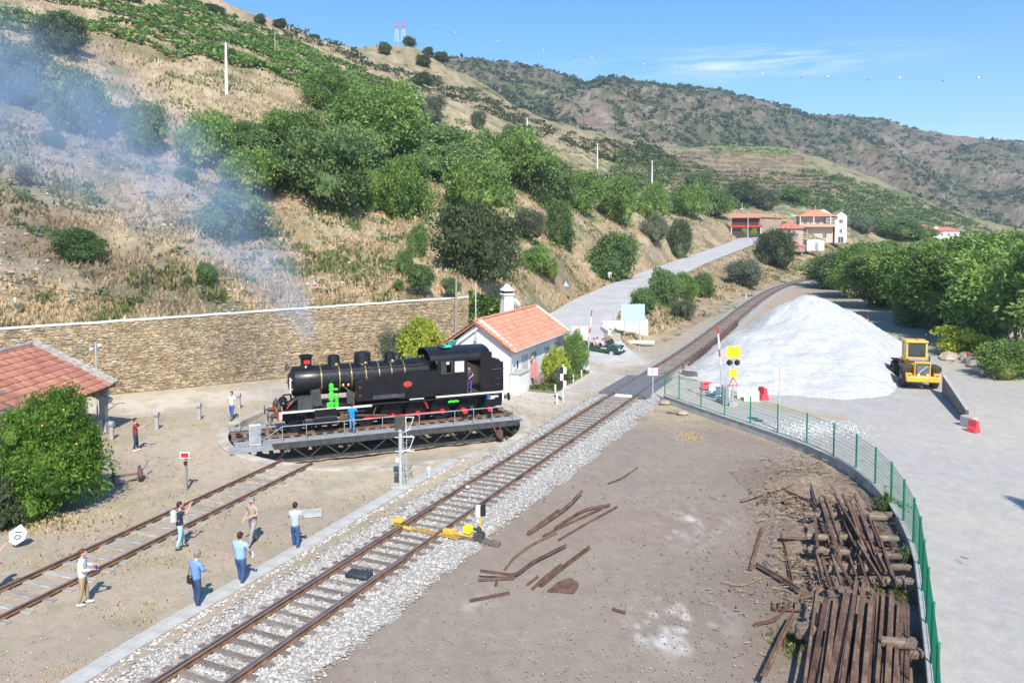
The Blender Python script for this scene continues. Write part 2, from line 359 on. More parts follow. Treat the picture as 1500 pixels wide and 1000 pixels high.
# start line of the hill for each azimuth
def line_hit(az, a, b):
    d = np.array([math.sin(az), math.cos(az)]); e = np.array([b[0] - a[0], b[1] - a[1]])
    den = d[0] * e[1] - d[1] * e[0]
    if abs(den) < 1e-9: return None
    t = (a[0] * e[1] - a[1] * e[0]) / den; u = (a[0] * d[1] - a[1] * d[0]) / den
    return t if t > 0 and -1e-6 <= u <= 1 + 1e-6 else None
START = [(-90, 20)] + [(p.x - .25, p.y + .4) for p in WALL] + [(-.8, 75.5), (1.5, 70.5), (8.2, 62.3), (11.0, 67), (22, 93), (41, 139), (58, 174), (80, 211), (112, 252), (150, 262), (400, 262)]
azs = np.radians(np.arange(-52, 50.01, .16)); R0 = []
for az in azs:
    hs = [h for h in (line_hit(az, a, b) for a, b in zip(START[:-1], START[1:])) if h]
    R0.append(min(hs) if hs else 60)
R0 = np.array(R0); NR = 250
tt = np.linspace(0, 1, NR)[None, :]; RR = R0[:, None] * (np.maximum(640 / R0, 1.5)[:, None] ** tt)
HX = np.sin(azs)[:, None] * RR; HY = np.cos(azs)[:, None] * RR; HZ = Zt(HX, HY)
wl = HX[:, :1] < -3.2; first = (tt < .5 / NR) & wl
HZ = np.where(first, wall_top(HX) - .15, HZ)
_dw, _, _, _s = seg_dist(HX, HY, P2L := [tuple(p) for p in WALL])
HZ = np.where((HX < -3.4) & (_dw < 6), wall_top(HX) - .15 + (HZ - wall_top(HX) + .15) * sstep(0, 6, _dw), HZ)
# surface colour of the hill: straw, bare earth, scree, low green
n1 = fbm(HX * .07, HY * .07, 4); n2 = fbm(HX * .35 + 9, HY * .35, 4); n3 = fbm(HX * 1.6, HY * 1.6 + 5, 3)
straw = np.array([.52, .42, .26]); earth = np.array([.4, .285, .185]); stone = np.array([.4, .33, .26]); lowg = np.array([.17, .19, .08])
wS = sstep(.35, .6, n2)[..., None]; c = earth * (1 - wS) + straw * wS
left = sstep(-8, -28, HX) * sstep(110, 95, HY)
wt = (np.clip(left * sstep(.42, .55, n1) + .25 * sstep(.58, .66, n3), 0, 1) * .75)[..., None]; c = c * (1 - wt) + stone * wt
gw = (sstep(.56, .7, fbm(HX * .16 + 60, HY * .16, 4)) * .7 + sstep(220, 380, HY) * .55)[..., None]; c = c * (1 - gw) + lowg * gw
tw = (sstep(.6, .68, fbm(HX * .6 + 90, HY * .6, 3)) * .5)[..., None]; c = c * (1 - tw) + np.array([.24, .2, .12]) * tw
c = c * (.76 + .44 * n3)[..., None]
hillmat = mat('hillside_earth', (.72, .72, .72), (1.0, 1.0, 1.0), scale=2.6, rough=.95, bump=.9, bscale=3.5, attr=True, dist=.25, detail=9)
hill = link('hillside', mesh_np('hillside', np.stack([HX, HY, HZ], -1).reshape(-1, 3), grid_faces(len(azs), NR)[:, ::-1], hillmat, True, c.reshape(-1, 3))); tag(hill, kind='structure')

# ---- yard, one sheet reaching far beyond the frame
ga = np.radians(np.arange(-62, 62.01, .25)); gr = np.concatenate([9 * 1.0115 ** np.arange(0, 300), [320, 420, 600, 900, 1500, 2500, 4000]])
GX = np.sin(ga)[:, None] * gr[None]; GY = np.cos(ga)[:, None] * gr[None]
TT = np.array([-8.1, 47.8]); TR = 8.6
n1 = fbm(GX * .16, GY * .16, 4); n2 = fbm(GX * .7, GY * .7, 4); n3 = fbm(GX * 3, GY * 3, 3)
dtk, _, _, sdt = seg_dist(GX, GY, TRK2)
dust = np.array([.385, .32, .24]); grey = np.array([.285, .235, .188]); sand = np.array([.56, .49, .39]); road = np.array([.4, .385, .36]); dirt = np.array([.195, .15, .115]); strw = np.array([.46, .37, .22]); pale = np.array([.6, .585, .56])
def lay(c, w_, k): w_ = np.clip(w_, 0, 1)[..., None]; return c * (1 - w_) + k * w_
c = np.ones(GX.shape + (3,)) * dust
c = lay(c, sstep(.5, .7, n1) * .5, grey); c = lay(c, sstep(.52, .7, n2) * .45 * sstep(10, 2, np.abs(GY - 40)), strw)
fwp = [tuple(p)[:2] for p in FW]
yardp = [(9.5, 57.5)] + fwp + [(14, 8), (-20, 4)] + [(p.x + 1.2, p.y) for p in TRK[:52]]
iny = inpoly(GX, GY, yardp); dy, _, _, _ = seg_dist(GX, GY, yardp + yardp[:1]); sy = np.where(iny, 1, -1) * dy
c = lay(c, sstep(-.4, 1.2, sy + (n2 - .5) * 1.5), grey * .98)
c = lay(c, (sy > 0) * sstep(.45, .62, n1) * .6, dirt * 1.25)
def blob(cx, cy, r): return np.exp(-(((GX - cx) ** 2 + (GY - cy) ** 2) / (r * r)))
pz = [G(1180, 860), G(1240, 780), G(1170, 700), G(1250, 930)]
for p, r in zip(pz, (3.4, 3.6, 3.0, 3.2)): c = lay(c, (sy > -.2) * blob(p.x, p.y, r) * 1.1 * (.6 + .7 * n2), dirt)
for (px, py), r, s in (((960, 910), .9, .95), ((1030, 760), .9, .6), ((1010, 900), 1.0, .5), ((985, 935), .7, .8), ((690, 880), .6, .3), ((1000, 780), 1.3, .3)):
    p = G(px, py); c = lay(c, (sy > 0) * blob(p.x, p.y, r) * s * sstep(.42, .66, .6 * n2 + .4 * n3) * 1.5, pale * 1.0)
c = lay(c, (sy > 0) * sstep(14, 22, GY - .2 * GX) * sstep(.4, .55, n2) * sstep(45, 52, GY) * .7, strw)
# access road and stock yard, right of the fence
rp_ = [(9.5, 57.8)] + fwp + [(12.5, 8), (70, 8), (120, 100), (95, 190), (55, 130), (33, 96), (16, 66)]
inr = inpoly(GX, GY, rp_); dr_, _, _, _ = seg_dist(GX, GY, rp_ + rp_[:1]); sr = np.where(inr, 1, -1) * dr_
roadc = lay(np.ones(GX.shape + (3,)) * road, sstep(.4, .7, n1) * .55, np.array([.43, .395, .34])); roadc = lay(roadc, sstep(26, 34, GX - .1 * GY) * .7, np.array([.42, .37, .3]))
cr = G(1330, 700); _ang = np.sin((np.hypot(GX - 8, GY - 20) + n1 * 2) * 1.3); roadc = lay(roadc, sstep(.75, 1, _ang) * .22 * sstep(.35, .6, n2), np.array([.36, .33, .3]))
c = np.where((sr > -.3)[..., None], lay(c, sstep(-.15, .3, sr + (n2 - .5) * .4), 1.0) * 0 + c * (1 - sstep(-.15, .3, sr)[..., None]) + roadc * sstep(-.15, .3, sr)[..., None], c)
_vp = [tuple(G(x, y))[:2] for x, y in ((1010, 560), (1060, 575), (1150, 600), (1230, 612))]; dv, _, _, _ = seg_dist(GX, GY, _vp); c = lay(c, sstep(1.6, .4, dv + n2), np.array([.4, .33, .22])); 
# sand lane under the wall, and sand round the crossing
dw, _, _, _ = seg_dist(GX, GY, P2L); lane = sstep(9.5, 7.5, dw + (n2 - .5)) * (GX < 4)
c = lay(c, lane * (sdt < 0), sand); c = lay(c, lane * sstep(3.2, 1, dw) * .6, strw)
for off in (4.2, 6.0): c = lay(c, sstep(.5, .2, np.abs(dw - off + (n1 - .5) * .8)) * .3 * (sdt < 0) * (GX < 0), sand * 1.12)
ap = [tuple(G(x, y))[:2] for x, y in ((790, 600), (850, 575), (890, 540), (950, 530), (905, 505), (800, 545), (760, 500), (600, 560))]
ina = inpoly(GX, GY, ap); da, _, _, _ = seg_dist(GX, GY, ap + ap[:1]); c = lay(c, sstep(-2, 1, np.where(ina, 1, -1) * da + (n2 - .5) * 2) * .9 * (sr < 0), np.array([.52, .475, .42]))
dk = np.hypot(GX - TT[0], GY - TT[1]); c = lay(c, sstep(4.2, 0.2, np.abs(dk - 10.4)) * .5 * (dk > 8) * (sdt < 0), np.array([.5, .42, .32]))
c = lay(c, sstep(.58, .68, fbm(GX * .9 + 33, GY * .9, 4)) * .35 * (sdt < 0) * (sy < 0) * (sr < 0), np.array([.25, .24, .12]))
c = c * (.86 + .28 * n3)[..., None] * (.93 + .14 * n1)[..., None]
GZ = (n2 - .5) * .05 * sstep(3, 5, dtk) * (sr < -.5) + (sy > .5) * (n1 - .5) * .12
GZ = GZ - 0.02
gm = mat('yard_ground', (.92, .92, .92), (1.02, 1.015, 1.01), scale=2.7, rough=.95, bump=.55, bscale=14, attr=True, dist=.05, detail=9)
fq = grid_faces(len(ga), len(gr)); cx = (GX.ravel()[fq].mean(1) - TT[0]); cy = (GY.ravel()[fq].mean(1) - TT[1]); keep = np.hypot(cx, cy) > TR + .28
g0 = link('ground', mesh_np('ground', np.stack([GX, GY, GZ], -1).reshape(-1, 3), fq[keep][:, ::-1], gm, True, c.reshape(-1, 3))); tag(g0, kind='structure')

# ---- climbing road
asph = mat('old_grey_asphalt', (.4, .39, .385), (.5, .49, .48), scale=.35, rough=.9, bump=.25, bscale=20, detail=9)
N = normals2(ROAD); V = []
for i, (p, n) in enumerate(zip(ROAD, N)):
    e = max(0, 1 - i / 14); e2 = fbm(np.array([i * .4]), np.array([3.3]), 3)[0] * .5
    for o in np.linspace(-3.8 - 1.5 * e - e2, 3.8 + 3.2 * e + e2, 9): V.append((p.x + n.x * o, p.y + n.y * o, p.z + (.06 if abs(o) < 3.7 else .01)))
tag(link('climbing_road', mesh_np('climbing_road', V, grid_faces(len(ROAD), 9)[:, ::-1], asph, True)), kind='structure')
ap2 = [G(x, y, .0) for x, y in ((795, 500), (850, 520), (905, 500), (868, 468), (850, 440), (790, 455))]

# ---- retaining wall of dry stone
stone_m = mat('rubble_stone', (.24, .18, .115), (.46, .385, .28), scale=1.1, rough=.9, bump=.6, bscale=18, c3=(.4, .31, .2), objrand=.3, detail=8)
mortar = mat('wall_core', (.22, .18, .13), (.33, .28, .2), scale=3, rough=.95, bump=.8, bscale=9, dist=.06)
wr = thing('retaining_wall', 'long dry stone retaining wall with a whitewashed top holding back the hillside', 'wall', (0, 0, 0))
mb = MB()
WP = spline(WALL, 1.0); secs = []
for p, n in zip(WP, normals2(WP)):
    t = wall_top(p.x); secs.append([(p.x + n.x * o, p.y + n.y * o, z) for o, z in ((.45, -.3), (-.35, -.3), (-.35, t), (.1, t))])
b0 = []; [b0.extend(s_) for s_ in secs]
mb.add(b0, [(i * 4 + j, (i + 1) * 4 + j, (i + 1) * 4 + (j + 1) % 4, i * 4 + (j + 1) % 4) for i in range(len(secs) - 1) for j in range(4)] + [tuple(range(4)), tuple(reversed(range(len(secs) * 4 - 4, len(secs) * 4)))])
mb.build('wall_core', mortar, wr)
mb = MB(); cop = [Vector((p.x, p.y, wall_top(p.x) - .02 + random.uniform(-.03, .03))) for p in WP]; sweep(mb, cop, [(-.4, 0), (.2, 0), (.22, .09), (-.38, .11)]); mb.build('coping', white_paint, wr)
base = [(-.5, 0, -.5), (.5, 0, -.5), (.5, 0, .5), (-.5, 0, .5), (-.36, -1, -.3), (.4, -1, -.34), (.33, -1, .36), (-.4, -1, .3)]
fc = [(4, 5, 6, 7), (0, 1, 5, 4), (1, 2, 6, 5), (2, 3, 7, 6), (3, 0, 4, 7)]
stmesh = []
for k in range(5):
    m_ = MB(); m_.add([(x + random.uniform(-.09, .09), y * random.uniform(.7, 1.2), z + random.uniform(-.1, .1)) for x, y, z in base], fc); o_ = m_.build('stone', stone_m); stmesh.append(o_.data); bpy.data.objects.remove(o_)
slots = []
Ntot = (WALL[-1] - WALL[0]).length
row = 0; zc = .1
while zc < 6.0:
    hh = random.uniform(.1, .19); s_ = random.uniform(0, .4)
    for a, b in zip(WALL[:-1], WALL[1:]):
        Ln = (b - a).length; u = (b - a).normalized(); n = Vector((u.y, -u.x, 0))
        s_ = random.uniform(0, .3)
        while s_ < Ln:
            wd = random.uniform(.16, .52); p = a + u * s_; t = wall_top(p.x)
            if zc + hh * .5 < t and p.x > -38:
                o_ = .45 - .35 * zc / t; slots.append((p.x + n.x * o_, p.y + n.y * o_, zc + random.uniform(-.04, .04), math.atan2(u.y, u.x), wd * .97, random.uniform(.04, .09), hh * random.uniform(.85, 1.15)))
            s_ += wd
    zc += hh
slots.sort(key=lambda q: (q[1] - 62) ** 2 * .2 + (q[0] + 22) ** 2 * .05 + (0 if q[4] * q[6] > .055 else 40))
for q in slots[:300]:
    o_ = link('stone', random.choice(stmesh), wr); o_.location = q[:3]; o_.rotation_euler = (0, random.uniform(-.07, .07), q[3]); o_.scale = (q[4], q[5], q[6])
base_a = np.array(base); V = []; C = []
for q in slots[300:]:
    j = base_a * [q[4], q[5], q[6]] * (1 + RNG.uniform(-.15, .15, (8, 3))); ca, sa = math.cos(q[3]), math.sin(q[3])
    V.append(np.stack([q[0] + j[:, 0] * ca - j[:, 1] * sa, q[1] + j[:, 0] * sa + j[:, 1] * ca, q[2] + j[:, 2]], -1))
    sh = random.choice([(1, 1, 1), (.9, .87, .84), (1.1, 1.07, 1.02), (.97, .84, .68), (.82, .82, .84), (1.1, 1.02, .88), (1.0, .93, .78)]); C.append(np.tile(np.array(sh) * random.uniform(.8, 1.15), (8, 1)))
stone_v = mat('rubble_stone_mixed', (.25, .195, .13), (.48, .4, .3), scale=1.6, rough=.9, bump=.5, bscale=18, c3=(.41, .33, .22), attr=True, detail=8)
Fq = (np.arange(len(V))[:, None, None] * 8 + np.array(fc)[None]).reshape(-1, 4)
o_ = link('small_stones', mesh_np('small_stones', np.concatenate(V), Fq, stone_v, False, np.concatenate(C)), wr); tag(o_, kind='stuff')

# ---- turntable pit
tp = thing('turntable_pit', 'round concrete lined pit under the turntable bridge', 'turntable pit', (TT[0], TT[1], 0)); tp['kind'] = 'structure'
NN = 96; prof = [(TR + .62, -.12), (TR + .62, .05), (TR, .05), (TR, -1.15)]; mb = MB()
vs = [(r * math.cos(2 * PI * i / NN), r * math.sin(2 * PI * i / NN), z) for r, z in prof for i in range(NN)]
mb.add(vs, [(j * NN + (i + 1) % NN, j * NN + i, (j + 1) * NN + i, (j + 1) * NN + (i + 1) % NN) for j in range(3) for i in range(NN)]); o_ = mb.build('pit_wall', mat('stained_concrete', (.3, .27, .21), (.55, .5, .42), scale=.9, rough=.95, bump=.4, bscale=20), tp)
pr = np.linspace(0, TR - .001, 40); pa = np.linspace(0, 2 * PI, 121); PX = pr[:, None] * np.cos(pa); PY = pr[:, None] * np.sin(pa); pn = fbm(PX * .8 + 40, PY * .8, 4)
PZ = -1.2 + (pn - .5) * .3 + .0 * PX; cc_ = np.array([.42, .35, .26]) * (.7 + .6 * pn)[..., None]
mats_floor = mat('pit_floor_earth', (.85, .85, .85), (1.05, 1.05, 1.05), scale=3, rough=.95, bump=.6, bscale=12, attr=True)
o_ = link('pit_floor', mesh_np('pit_floor', np.stack([PX, PY, PZ], -1).reshape(-1, 3), grid_faces(40, 121), mats_floor, True, cc_.reshape(-1, 3)), tp)
mb = MB()
for i in range(64):
    a, b = 2 * PI * i / 64, 2 * PI * (i + 1) / 64; r = TR - .75; mb.cyl((r * math.cos(a), r * math.sin(a), -1.0), (r * math.cos(b), r * math.sin(b), -1.0), .06, n=5)
mb.build('ring_rail', railside, tp)

# ---- main line
track = thing('main_railway_line', 'single railway line on white ballast running away through the level crossing', 'railway track'); track['kind'] = 'structure'
def ballast_strip(pts, l0, r0, name, parent, hgt=.05):
    N = normals2(pts); offs = np.concatenate([np.linspace(-l0 - .5, -l0, 3), np.linspace(-l0, r0, 26)[1:-1], np.linspace(r0, r0 + .6, 3)])
    P = np.array([[(p.x + n.x * o, p.y + n.y * o) for o in offs] for p, n in zip(pts, N)]); X, Y = P[..., 0], P[..., 1]
    e = np.minimum(offs + l0 + .5, r0 + .6 - offs)[None, :]; nn = fbm(X * 1.1, Y * 1.1, 3)
    Z = -.07 + np.clip((e + (nn - .5) * .7) / .55, 0, 1) * (hgt + .07) + (RNG.random(X.shape) - .5) * .035
    return link(name, mesh_np(name, np.stack([X, Y, Z], -1).reshape(-1, 3), grid_faces(len(pts), len(offs))[:, ::-1], mat('white_ballast', (.25, .24, .22), (.46, .445, .42), scale=11, rough=.9, bump=.9, bscale=16, dist=.06, detail=6), False), parent)
fine = spline(TRK[::6] , .3)
nearb = [p for p in fine if p.y < 57.4]; farb = [p for p in spline(TRK[::4], 1) if 61.5 < p.y < 232]
ballast_strip(nearb, 1.95, 2.35, 'ballast_bed', track); ballast_strip(farb, 1.7, 1.8, 'ballast_bed', track)
def rail_section(h=.14, z0=.10): return [(-.065, z0), (.065, z0), (.065, z0 + .012), (.012, z0 + .03), (.012, z0 + h - .04), (.036, z0 + h - .03), (.036, z0 + h), (-.036, z0 + h), (-.036, z0 + h - .03), (-.012, z0 + h - .04), (-.012, z0 + .03), (-.065, z0 + .012)]
def rails(pts, parent, off=.87, z0=.10, inner=0, names='rail'):
    N = normals2(pts)
    for s in (-1, 1):
        q = [Vector((p.x + n.x * off * s, p.y + n.y * off * s, p.z)) for p, n in zip(pts, N)]
        o_ = sweep(MB(), q, rail_section(z0=z0)).build(names, railside, parent)
        sweep(MB(), q, [(-.034, z0 + .141), (.034, z0 + .141), (.034, z0 + .144), (-.034, z0 + .144)]).build('running_face', railtop, o_)
rails([p for p in TRK if p.y < 245], track)
# switch blades and stock rails in the foreground
for s, y1, k in ((-1, 33.0, .16), (1, 28.5, .13)):
    pp = [p for p in TRK if p.y < y1]; N = normals2(pp)
    q = [Vector((p.x + n.x * (s * .87 + k * (1 - .2 * (i / len(pp)))), p.y + n.y * (s * .87 + k), 0)) for i, (p, n) in enumerate(zip(pp, N))]
    o_ = sweep(MB(), q, rail_section(z0=.10)).build('switch_blade', railside, track); sweep(MB(), q, [(-.034, .241), (.034, .241), (.034, .244), (-.034, .244)]).build('running_face', railtop, o_)
def sleepers(pts, parent, spacing, material, size=(2.6, .24, .14), z=.045, maxn=300, name='sleeper', ymin=0, jit=.03, skip=None):
    ms = []
    for k in range(3):
        m_ = MB(); m_.bbox((0, 0, 0), (size[0] * random.uniform(.97, 1.03), size[1] * random.uniform(.92, 1.08), size[2]), .025); o_ = m_.build(name, material); ms.append(o_.data); bpy.data.objects.remove(o_)
    acc = 0; outl = []; N = normals2(pts)
    for i in range(len(pts) - 1):
        L_ = (pts[i + 1] - pts[i]).length
        while acc < L_:
            t = acc / L_; p = pts[i].lerp(pts[i + 1], t); n = N[i]; outl.append((p, math.atan2(n.y, n.x))); acc += spacing
        acc -= L_
    outl = [q for q in outl if q[0].y > ymin and not (skip and skip(q[0]))]
    for k, (p, a) in enumerate(outl[:maxn]):
        o_ = link(name, random.choice(ms), parent); o_.location = (p.x + random.uniform(-jit, jit), p.y + random.uniform(-jit, jit), z + random.uniform(-.012, .012)); o_.rotation_euler = (random.uniform(-.02, .02), 0, a + random.uniform(-.02, .02))
    if len(outl) > maxn:
        m_ = MB(); [m_.box((p.x, p.y, z), size, rz=a) for p, a in outl[maxn:]]; tag(m_.build('distant_sleepers', material, parent), kind='stuff')
sleepers([p for p in TRK if p.y < 236], track, .62, timber, ymin=17.5, skip=lambda p: 55.6 < p.y < 63.6, z=.03)
# fishplates / clips as joints
mb = MB()
for y_ in (34.2, 37.6, 44.5, 53.2):
    for s in (-1, 1):
        i = min(range(len(TRK)), key=lambda k: abs(TRK[k].y - y_)); p = TRK[i]; n = normals2(TRK)[i]; a = math.atan2(n.y, n.x)
        mb.box((p.x + n.x * (.87 * s), p.y + n.y * .87 * s, .165), (.11, .62, .09), rz=a)
tag(mb.build('fishplates', dark_steel, track), kind='stuff')
# gravel lying loose: every stone real, too many to count
def scatter(name, pts, size, material, parent=None, seed=1, flat=.7, cols=None):
    r = np.random.default_rng(seed); n = len(pts); o = np.array([(1, 0, 0), (-1, 0, 0), (0, 1, 0), (0, -1, 0), (0, 0, 1), (0, 0, -1)], float)
    s = size[0] + (size[1] - size[0]) * r.random((n, 1, 1)) ** 2; V = o[None] * s * (1 + r.uniform(-.35, .35, (n, 6, 3))); V[..., 2] *= flat
    a = r.uniform(0, 2 * PI, n); ca, sa = np.cos(a)[:, None], np.sin(a)[:, None]; V = np.stack([V[..., 0] * ca - V[..., 1] * sa, V[..., 0] * sa + V[..., 1] * ca, V[..., 2]], -1) + np.asarray(pts)[:, None, :]
    f = np.array([(0, 2, 4), (2, 1, 4), (1, 3, 4), (3, 0, 4), (2, 0, 5), (1, 2, 5), (3, 1, 5), (0, 3, 5)]); Fq = (np.arange(n)[:, None, None] * 6 + f[None]).reshape(-1, 3)
    col = None
    if cols is not None: col = np.repeat(np.array(cols)[r.integers(0, len(cols), n)] * (.85 + .3 * r.random((n, 1))), 6, 0)
    o_ = link(name, mesh_np(name, V.reshape(-1, 3), Fq, material, False, col), parent); tag(o_, kind='stuff'); return o_
attr_m = mat('mixed_stone_colour', (.85, .85, .85), (1.05, 1.05, 1.05), scale=9, rough=.9, attr=True)
N_ = normals2(fine); pts = []
fi = [i for i, p in enumerate(fine) if 17 < p.y < 56]; wts = np.array([1 / fine[i].y ** 1.6 for i in fi]); wts /= wts.sum()
for i in RNG.choice(fi, 44000, p=wts):
    o = RNG.uniform(-2.3, 2.75); 
    if abs(abs(o) - .87) < .1: continue
    e = min(o + 2.45, 2.95 - o); 
    if e < .5 and RNG.random() > e * 2: continue
    p, n = fine[i], N_[i]; j = RNG.uniform(-.15, .15, 2); pts.append((p.x + n.x * o + j[0], p.y + n.y * o + j[1], .045 * min(1, e * 2) + RNG.uniform(-.01, .025)))
scatter('ballast_stones', pts, (.025, .07), attr_m, track, 3, cols=[(.46, .445, .42), (.38, .365, .34), (.54, .53, .51), (.27, .245, .22), (.45, .4, .34)])

# ---- siding leading to the turntable
sd = thing('turntable_siding', 'old rusty siding on grey timber sleepers leading up to the turntable', 'railway track'); sd['kind'] = 'structure'
a_, b_ = Vector((-24.2, 0, 0)), Vector((-10.85, 39.75, 0)); SID = [a_.lerp(b_, i / 40) for i in range(41)]
rails([p for p in SID if p.y > 8], sd, z0=.05)
sleepers([p for p in SID if p.y < 39.3], sd, .78, timber_old, size=(2.5, .26, .1), z=.0, ymin=14, jit=.06)
# ---- cable duct: slabs end to end
kd = thing('cable_duct', 'pale concrete cable duct running beside the main line', 'cable duct'); kd['kind'] = 'structure'
KP = spline([G(-10, 1075), G(200, 943), G(400, 827), G(590, 716), G(668, 673)], .04)
acc = 0; last = KP[0]
m_ = MB(); m_.bbox((0, 0, .0), (.62, .97, .14), .015); o_ = m_.build('slab', concrete_light); slabm = o_.data; bpy.data.objects.remove(o_)
tot = 0
for i in range(1, len(KP)):
    tot += (KP[i] - KP[i - 1]).length
    if tot >= .985:
        tot -= .985; u = (KP[i] - KP[i - 1]).normalized(); o_ = link('slab', slabm, kd); o_.location = (KP[i].x, KP[i].y, random.uniform(-.008, .008)); o_.rotation_euler = (0, 0, math.atan2(u.y, u.x) - PI / 2)
pts = [(KP[i].x + .45 + RNG.normal(0, .08), KP[i].y + RNG.uniform(-.3, .3), .0) for i in RNG.integers(0, len(KP), 1100)]
scatter('duct_edge_gravel', pts, (.02, .06), attr_m, None, 5, cols=[(.7, .68, .64), (.5, .47, .42)])
# loose pebbles and clods over the yards
def rnd_yard(n, poly, y0, y1, seed):
    r = np.random.default_rng(seed); o = []
    while len(o) < n:
        y = y0 * (y1 / y0) ** r.random(4000); x = r.uniform(-.66, .66, 4000) * y; m_ = inpoly(x, y, poly); o += list(zip(x[m_], y[m_], np.zeros(m_.sum()) + .0))
    return o[:n]
scatter('yard_pebbles', rnd_yard(9000, yardp, 18, 56, 4), (.01, .035), attr_m, None, 6, cols=[(.34, .3, .25), (.24, .19, .15), (.42, .39, .34), (.18, .14, .1), (.28, .23, .18)])
lefty = [(-60, 15), (-14, 15), (0.5, 42), (5, 57), (-4, 60), (-35, 50)]
lf = [p for p in rnd_yard(9000, lefty, 17, 60, 8) if math.hypot(p[0] - TT[0], p[1] - TT[1]) > 9.4]
scatter('station_pebbles', lf, (.01, .04), attr_m, None, 7, cols=[(.42, .36, .28), (.34, .28, .2), (.48, .44, .38), (.25, .22, .16)])
# ================================================================ far mountain
SKYL = [(300, 130), (560, 115), (620, 102), (662, 92), (700, 91), (740, 98), (790, 104), (830, 116), (862, 124), (878, 120), (892, 119), (915, 123), (960, 126), (1000, 128), (1050, 137), (1100, 149), (1150, 158), (1180, 170), (1222, 169), (1250, 172), (1290, 177), (1330, 189), (1390, 199), (1450, 207), (1500, 212), (1600, 222), (1750, 236), (2000, 250)]
pxs = np.linspace(300, 2000, 520); ys = np.interp(pxs, [a for a, b in SKYL], [b for a, b in SKYL])
dr_ = np.interp(pxs, [300, 700, 900, 1500, 2000], [780, 860, 960, 1350, 1500]); df_ = np.interp(pxs, [300, 900, 1500, 2000], [500, 560, 700, 800])
mt = np.linspace(0, 1.35, 170); MX = []; 
dd = df_[:, None] + (dr_ - df_)[:, None] * mt[None]; ux = ((pxs - 750) / F)[:, None]
ridz = CH + (340 - ys) / F * dr_; footz = np.interp(pxs, [300, 900, 1200, 1500, 2000], [60, 45, 18, -2, -5])
tq = np.minimum(mt, 1)[None]; MZ = footz[:, None] + (ridz - footz)[:, None] * (tq ** .92) - np.maximum(mt - 1, 0)[None] * 160
MX = ux * dd; MY = dd
rg = 1 - np.abs(fbm(MX * .006 + 3, MY * .006, 5) * 2 - 1); env = np.clip(np.sin(np.clip(mt, 0, 1) * PI), 0, 1)[None] ** .7
MZ = MZ + (rg - .72) * 70 * env + (fbm(MX * .05, MY * .05, 4) - .5) * 9 * np.clip(env + .15, 0, 1) + (fbm(MX * .02 + 7, MX * .02, 3) - .5) * 6 * (mt[None] > .9)
a1 = fbm(MX * .012, MY * .012, 4); a2 = fbm(MX * .09 + 30, MY * .09, 4); a3 = fbm(MX * .3, MY * .3 + 9, 3)
cm = np.ones(MX.shape + (3,)) * np.array([.25, .18, .125]); cm = lay(cm, sstep(.48, .64, a2), np.array([.28, .225, .17])); cm = lay(cm, sstep(.36, .52, a3 * .5 + a1 * .5) * .85, np.array([.085, .11, .045])); cm = lay(cm, sstep(.66, .75, a2) * .5, np.array([.34, .3, .26]))
mtm = mat('mountain_slope', (.7, .7, .7), (1.08, 1.06, 1.04), scale=.16, rough=.95, bump=1, bscale=.25, attr=True, dist=3, detail=10)
o_ = link('far_mountain', mesh_np('far_mountain', np.stack([MX, MY, MZ], -1).reshape(-1, 3), grid_faces(520, 170), mtm, True, cm.reshape(-1, 3))); tag(o_, kind='structure')

# ================================================================ vegetation
Lgreen = leafmat('tree_of_heaven_leaves', (.075, .145, .035), (.24, .35, .09), (.36, .34, .1))
Lmid = leafmat('shrub_leaves', (.065, .125, .04), (.2, .285, .1))
Ldark = leafmat('oak_leaves', (.04, .065, .026), (.12, .155, .07))
Lolive = leafmat('olive_leaves', (.075, .095, .055), (.18, .205, .135))
Lyel = leafmat('yellow_green_leaves', (.2, .26, .03), (.46, .5, .08))
Lorange = leafmat('orange_tree_leaves', (.04, .095, .012), (.15, .26, .035), (.24, .34, .06), scale=1.6)
Lvine = leafmat('vine_leaves', (.09, .17, .04), (.2, .32, .085), scale=.2)
Lbrown = leafmat('dry_leaves', (.12, .09, .05), (.22, .17, .09))
bark = mat('bark', (.13, .105, .085), (.24, .2, .17), scale=5, rough=.9, bump=.5, stretch=(6, 6, 1))
def leafcloud(cent, nrm, size, rg, aspect=.55, droop=.3):
    n = len(cent); up = np.array([0, 0, 1.0]); d = nrm + rg.normal(0, .75, (n, 3)); d[:, 2] -= droop * rg.random(n); d /= np.linalg.norm(d, axis=1)[:, None] + 1e-9
    t = np.cross(d, rg.normal(0, 1, (n, 3))); t /= np.linalg.norm(t, axis=1)[:, None] + 1e-9
    s = size * (.6 + .8 * rg.random((n, 1))); b = t * s * aspect; a = d * s
    V = np.stack([cent - a * .5, cent + b * .5 + a * .05, cent + a * .6, cent - b * .5 + a * .05], 1)
    return V.reshape(-1, 3), (np.arange(n)[:, None] * 4 + np.arange(4)[None])
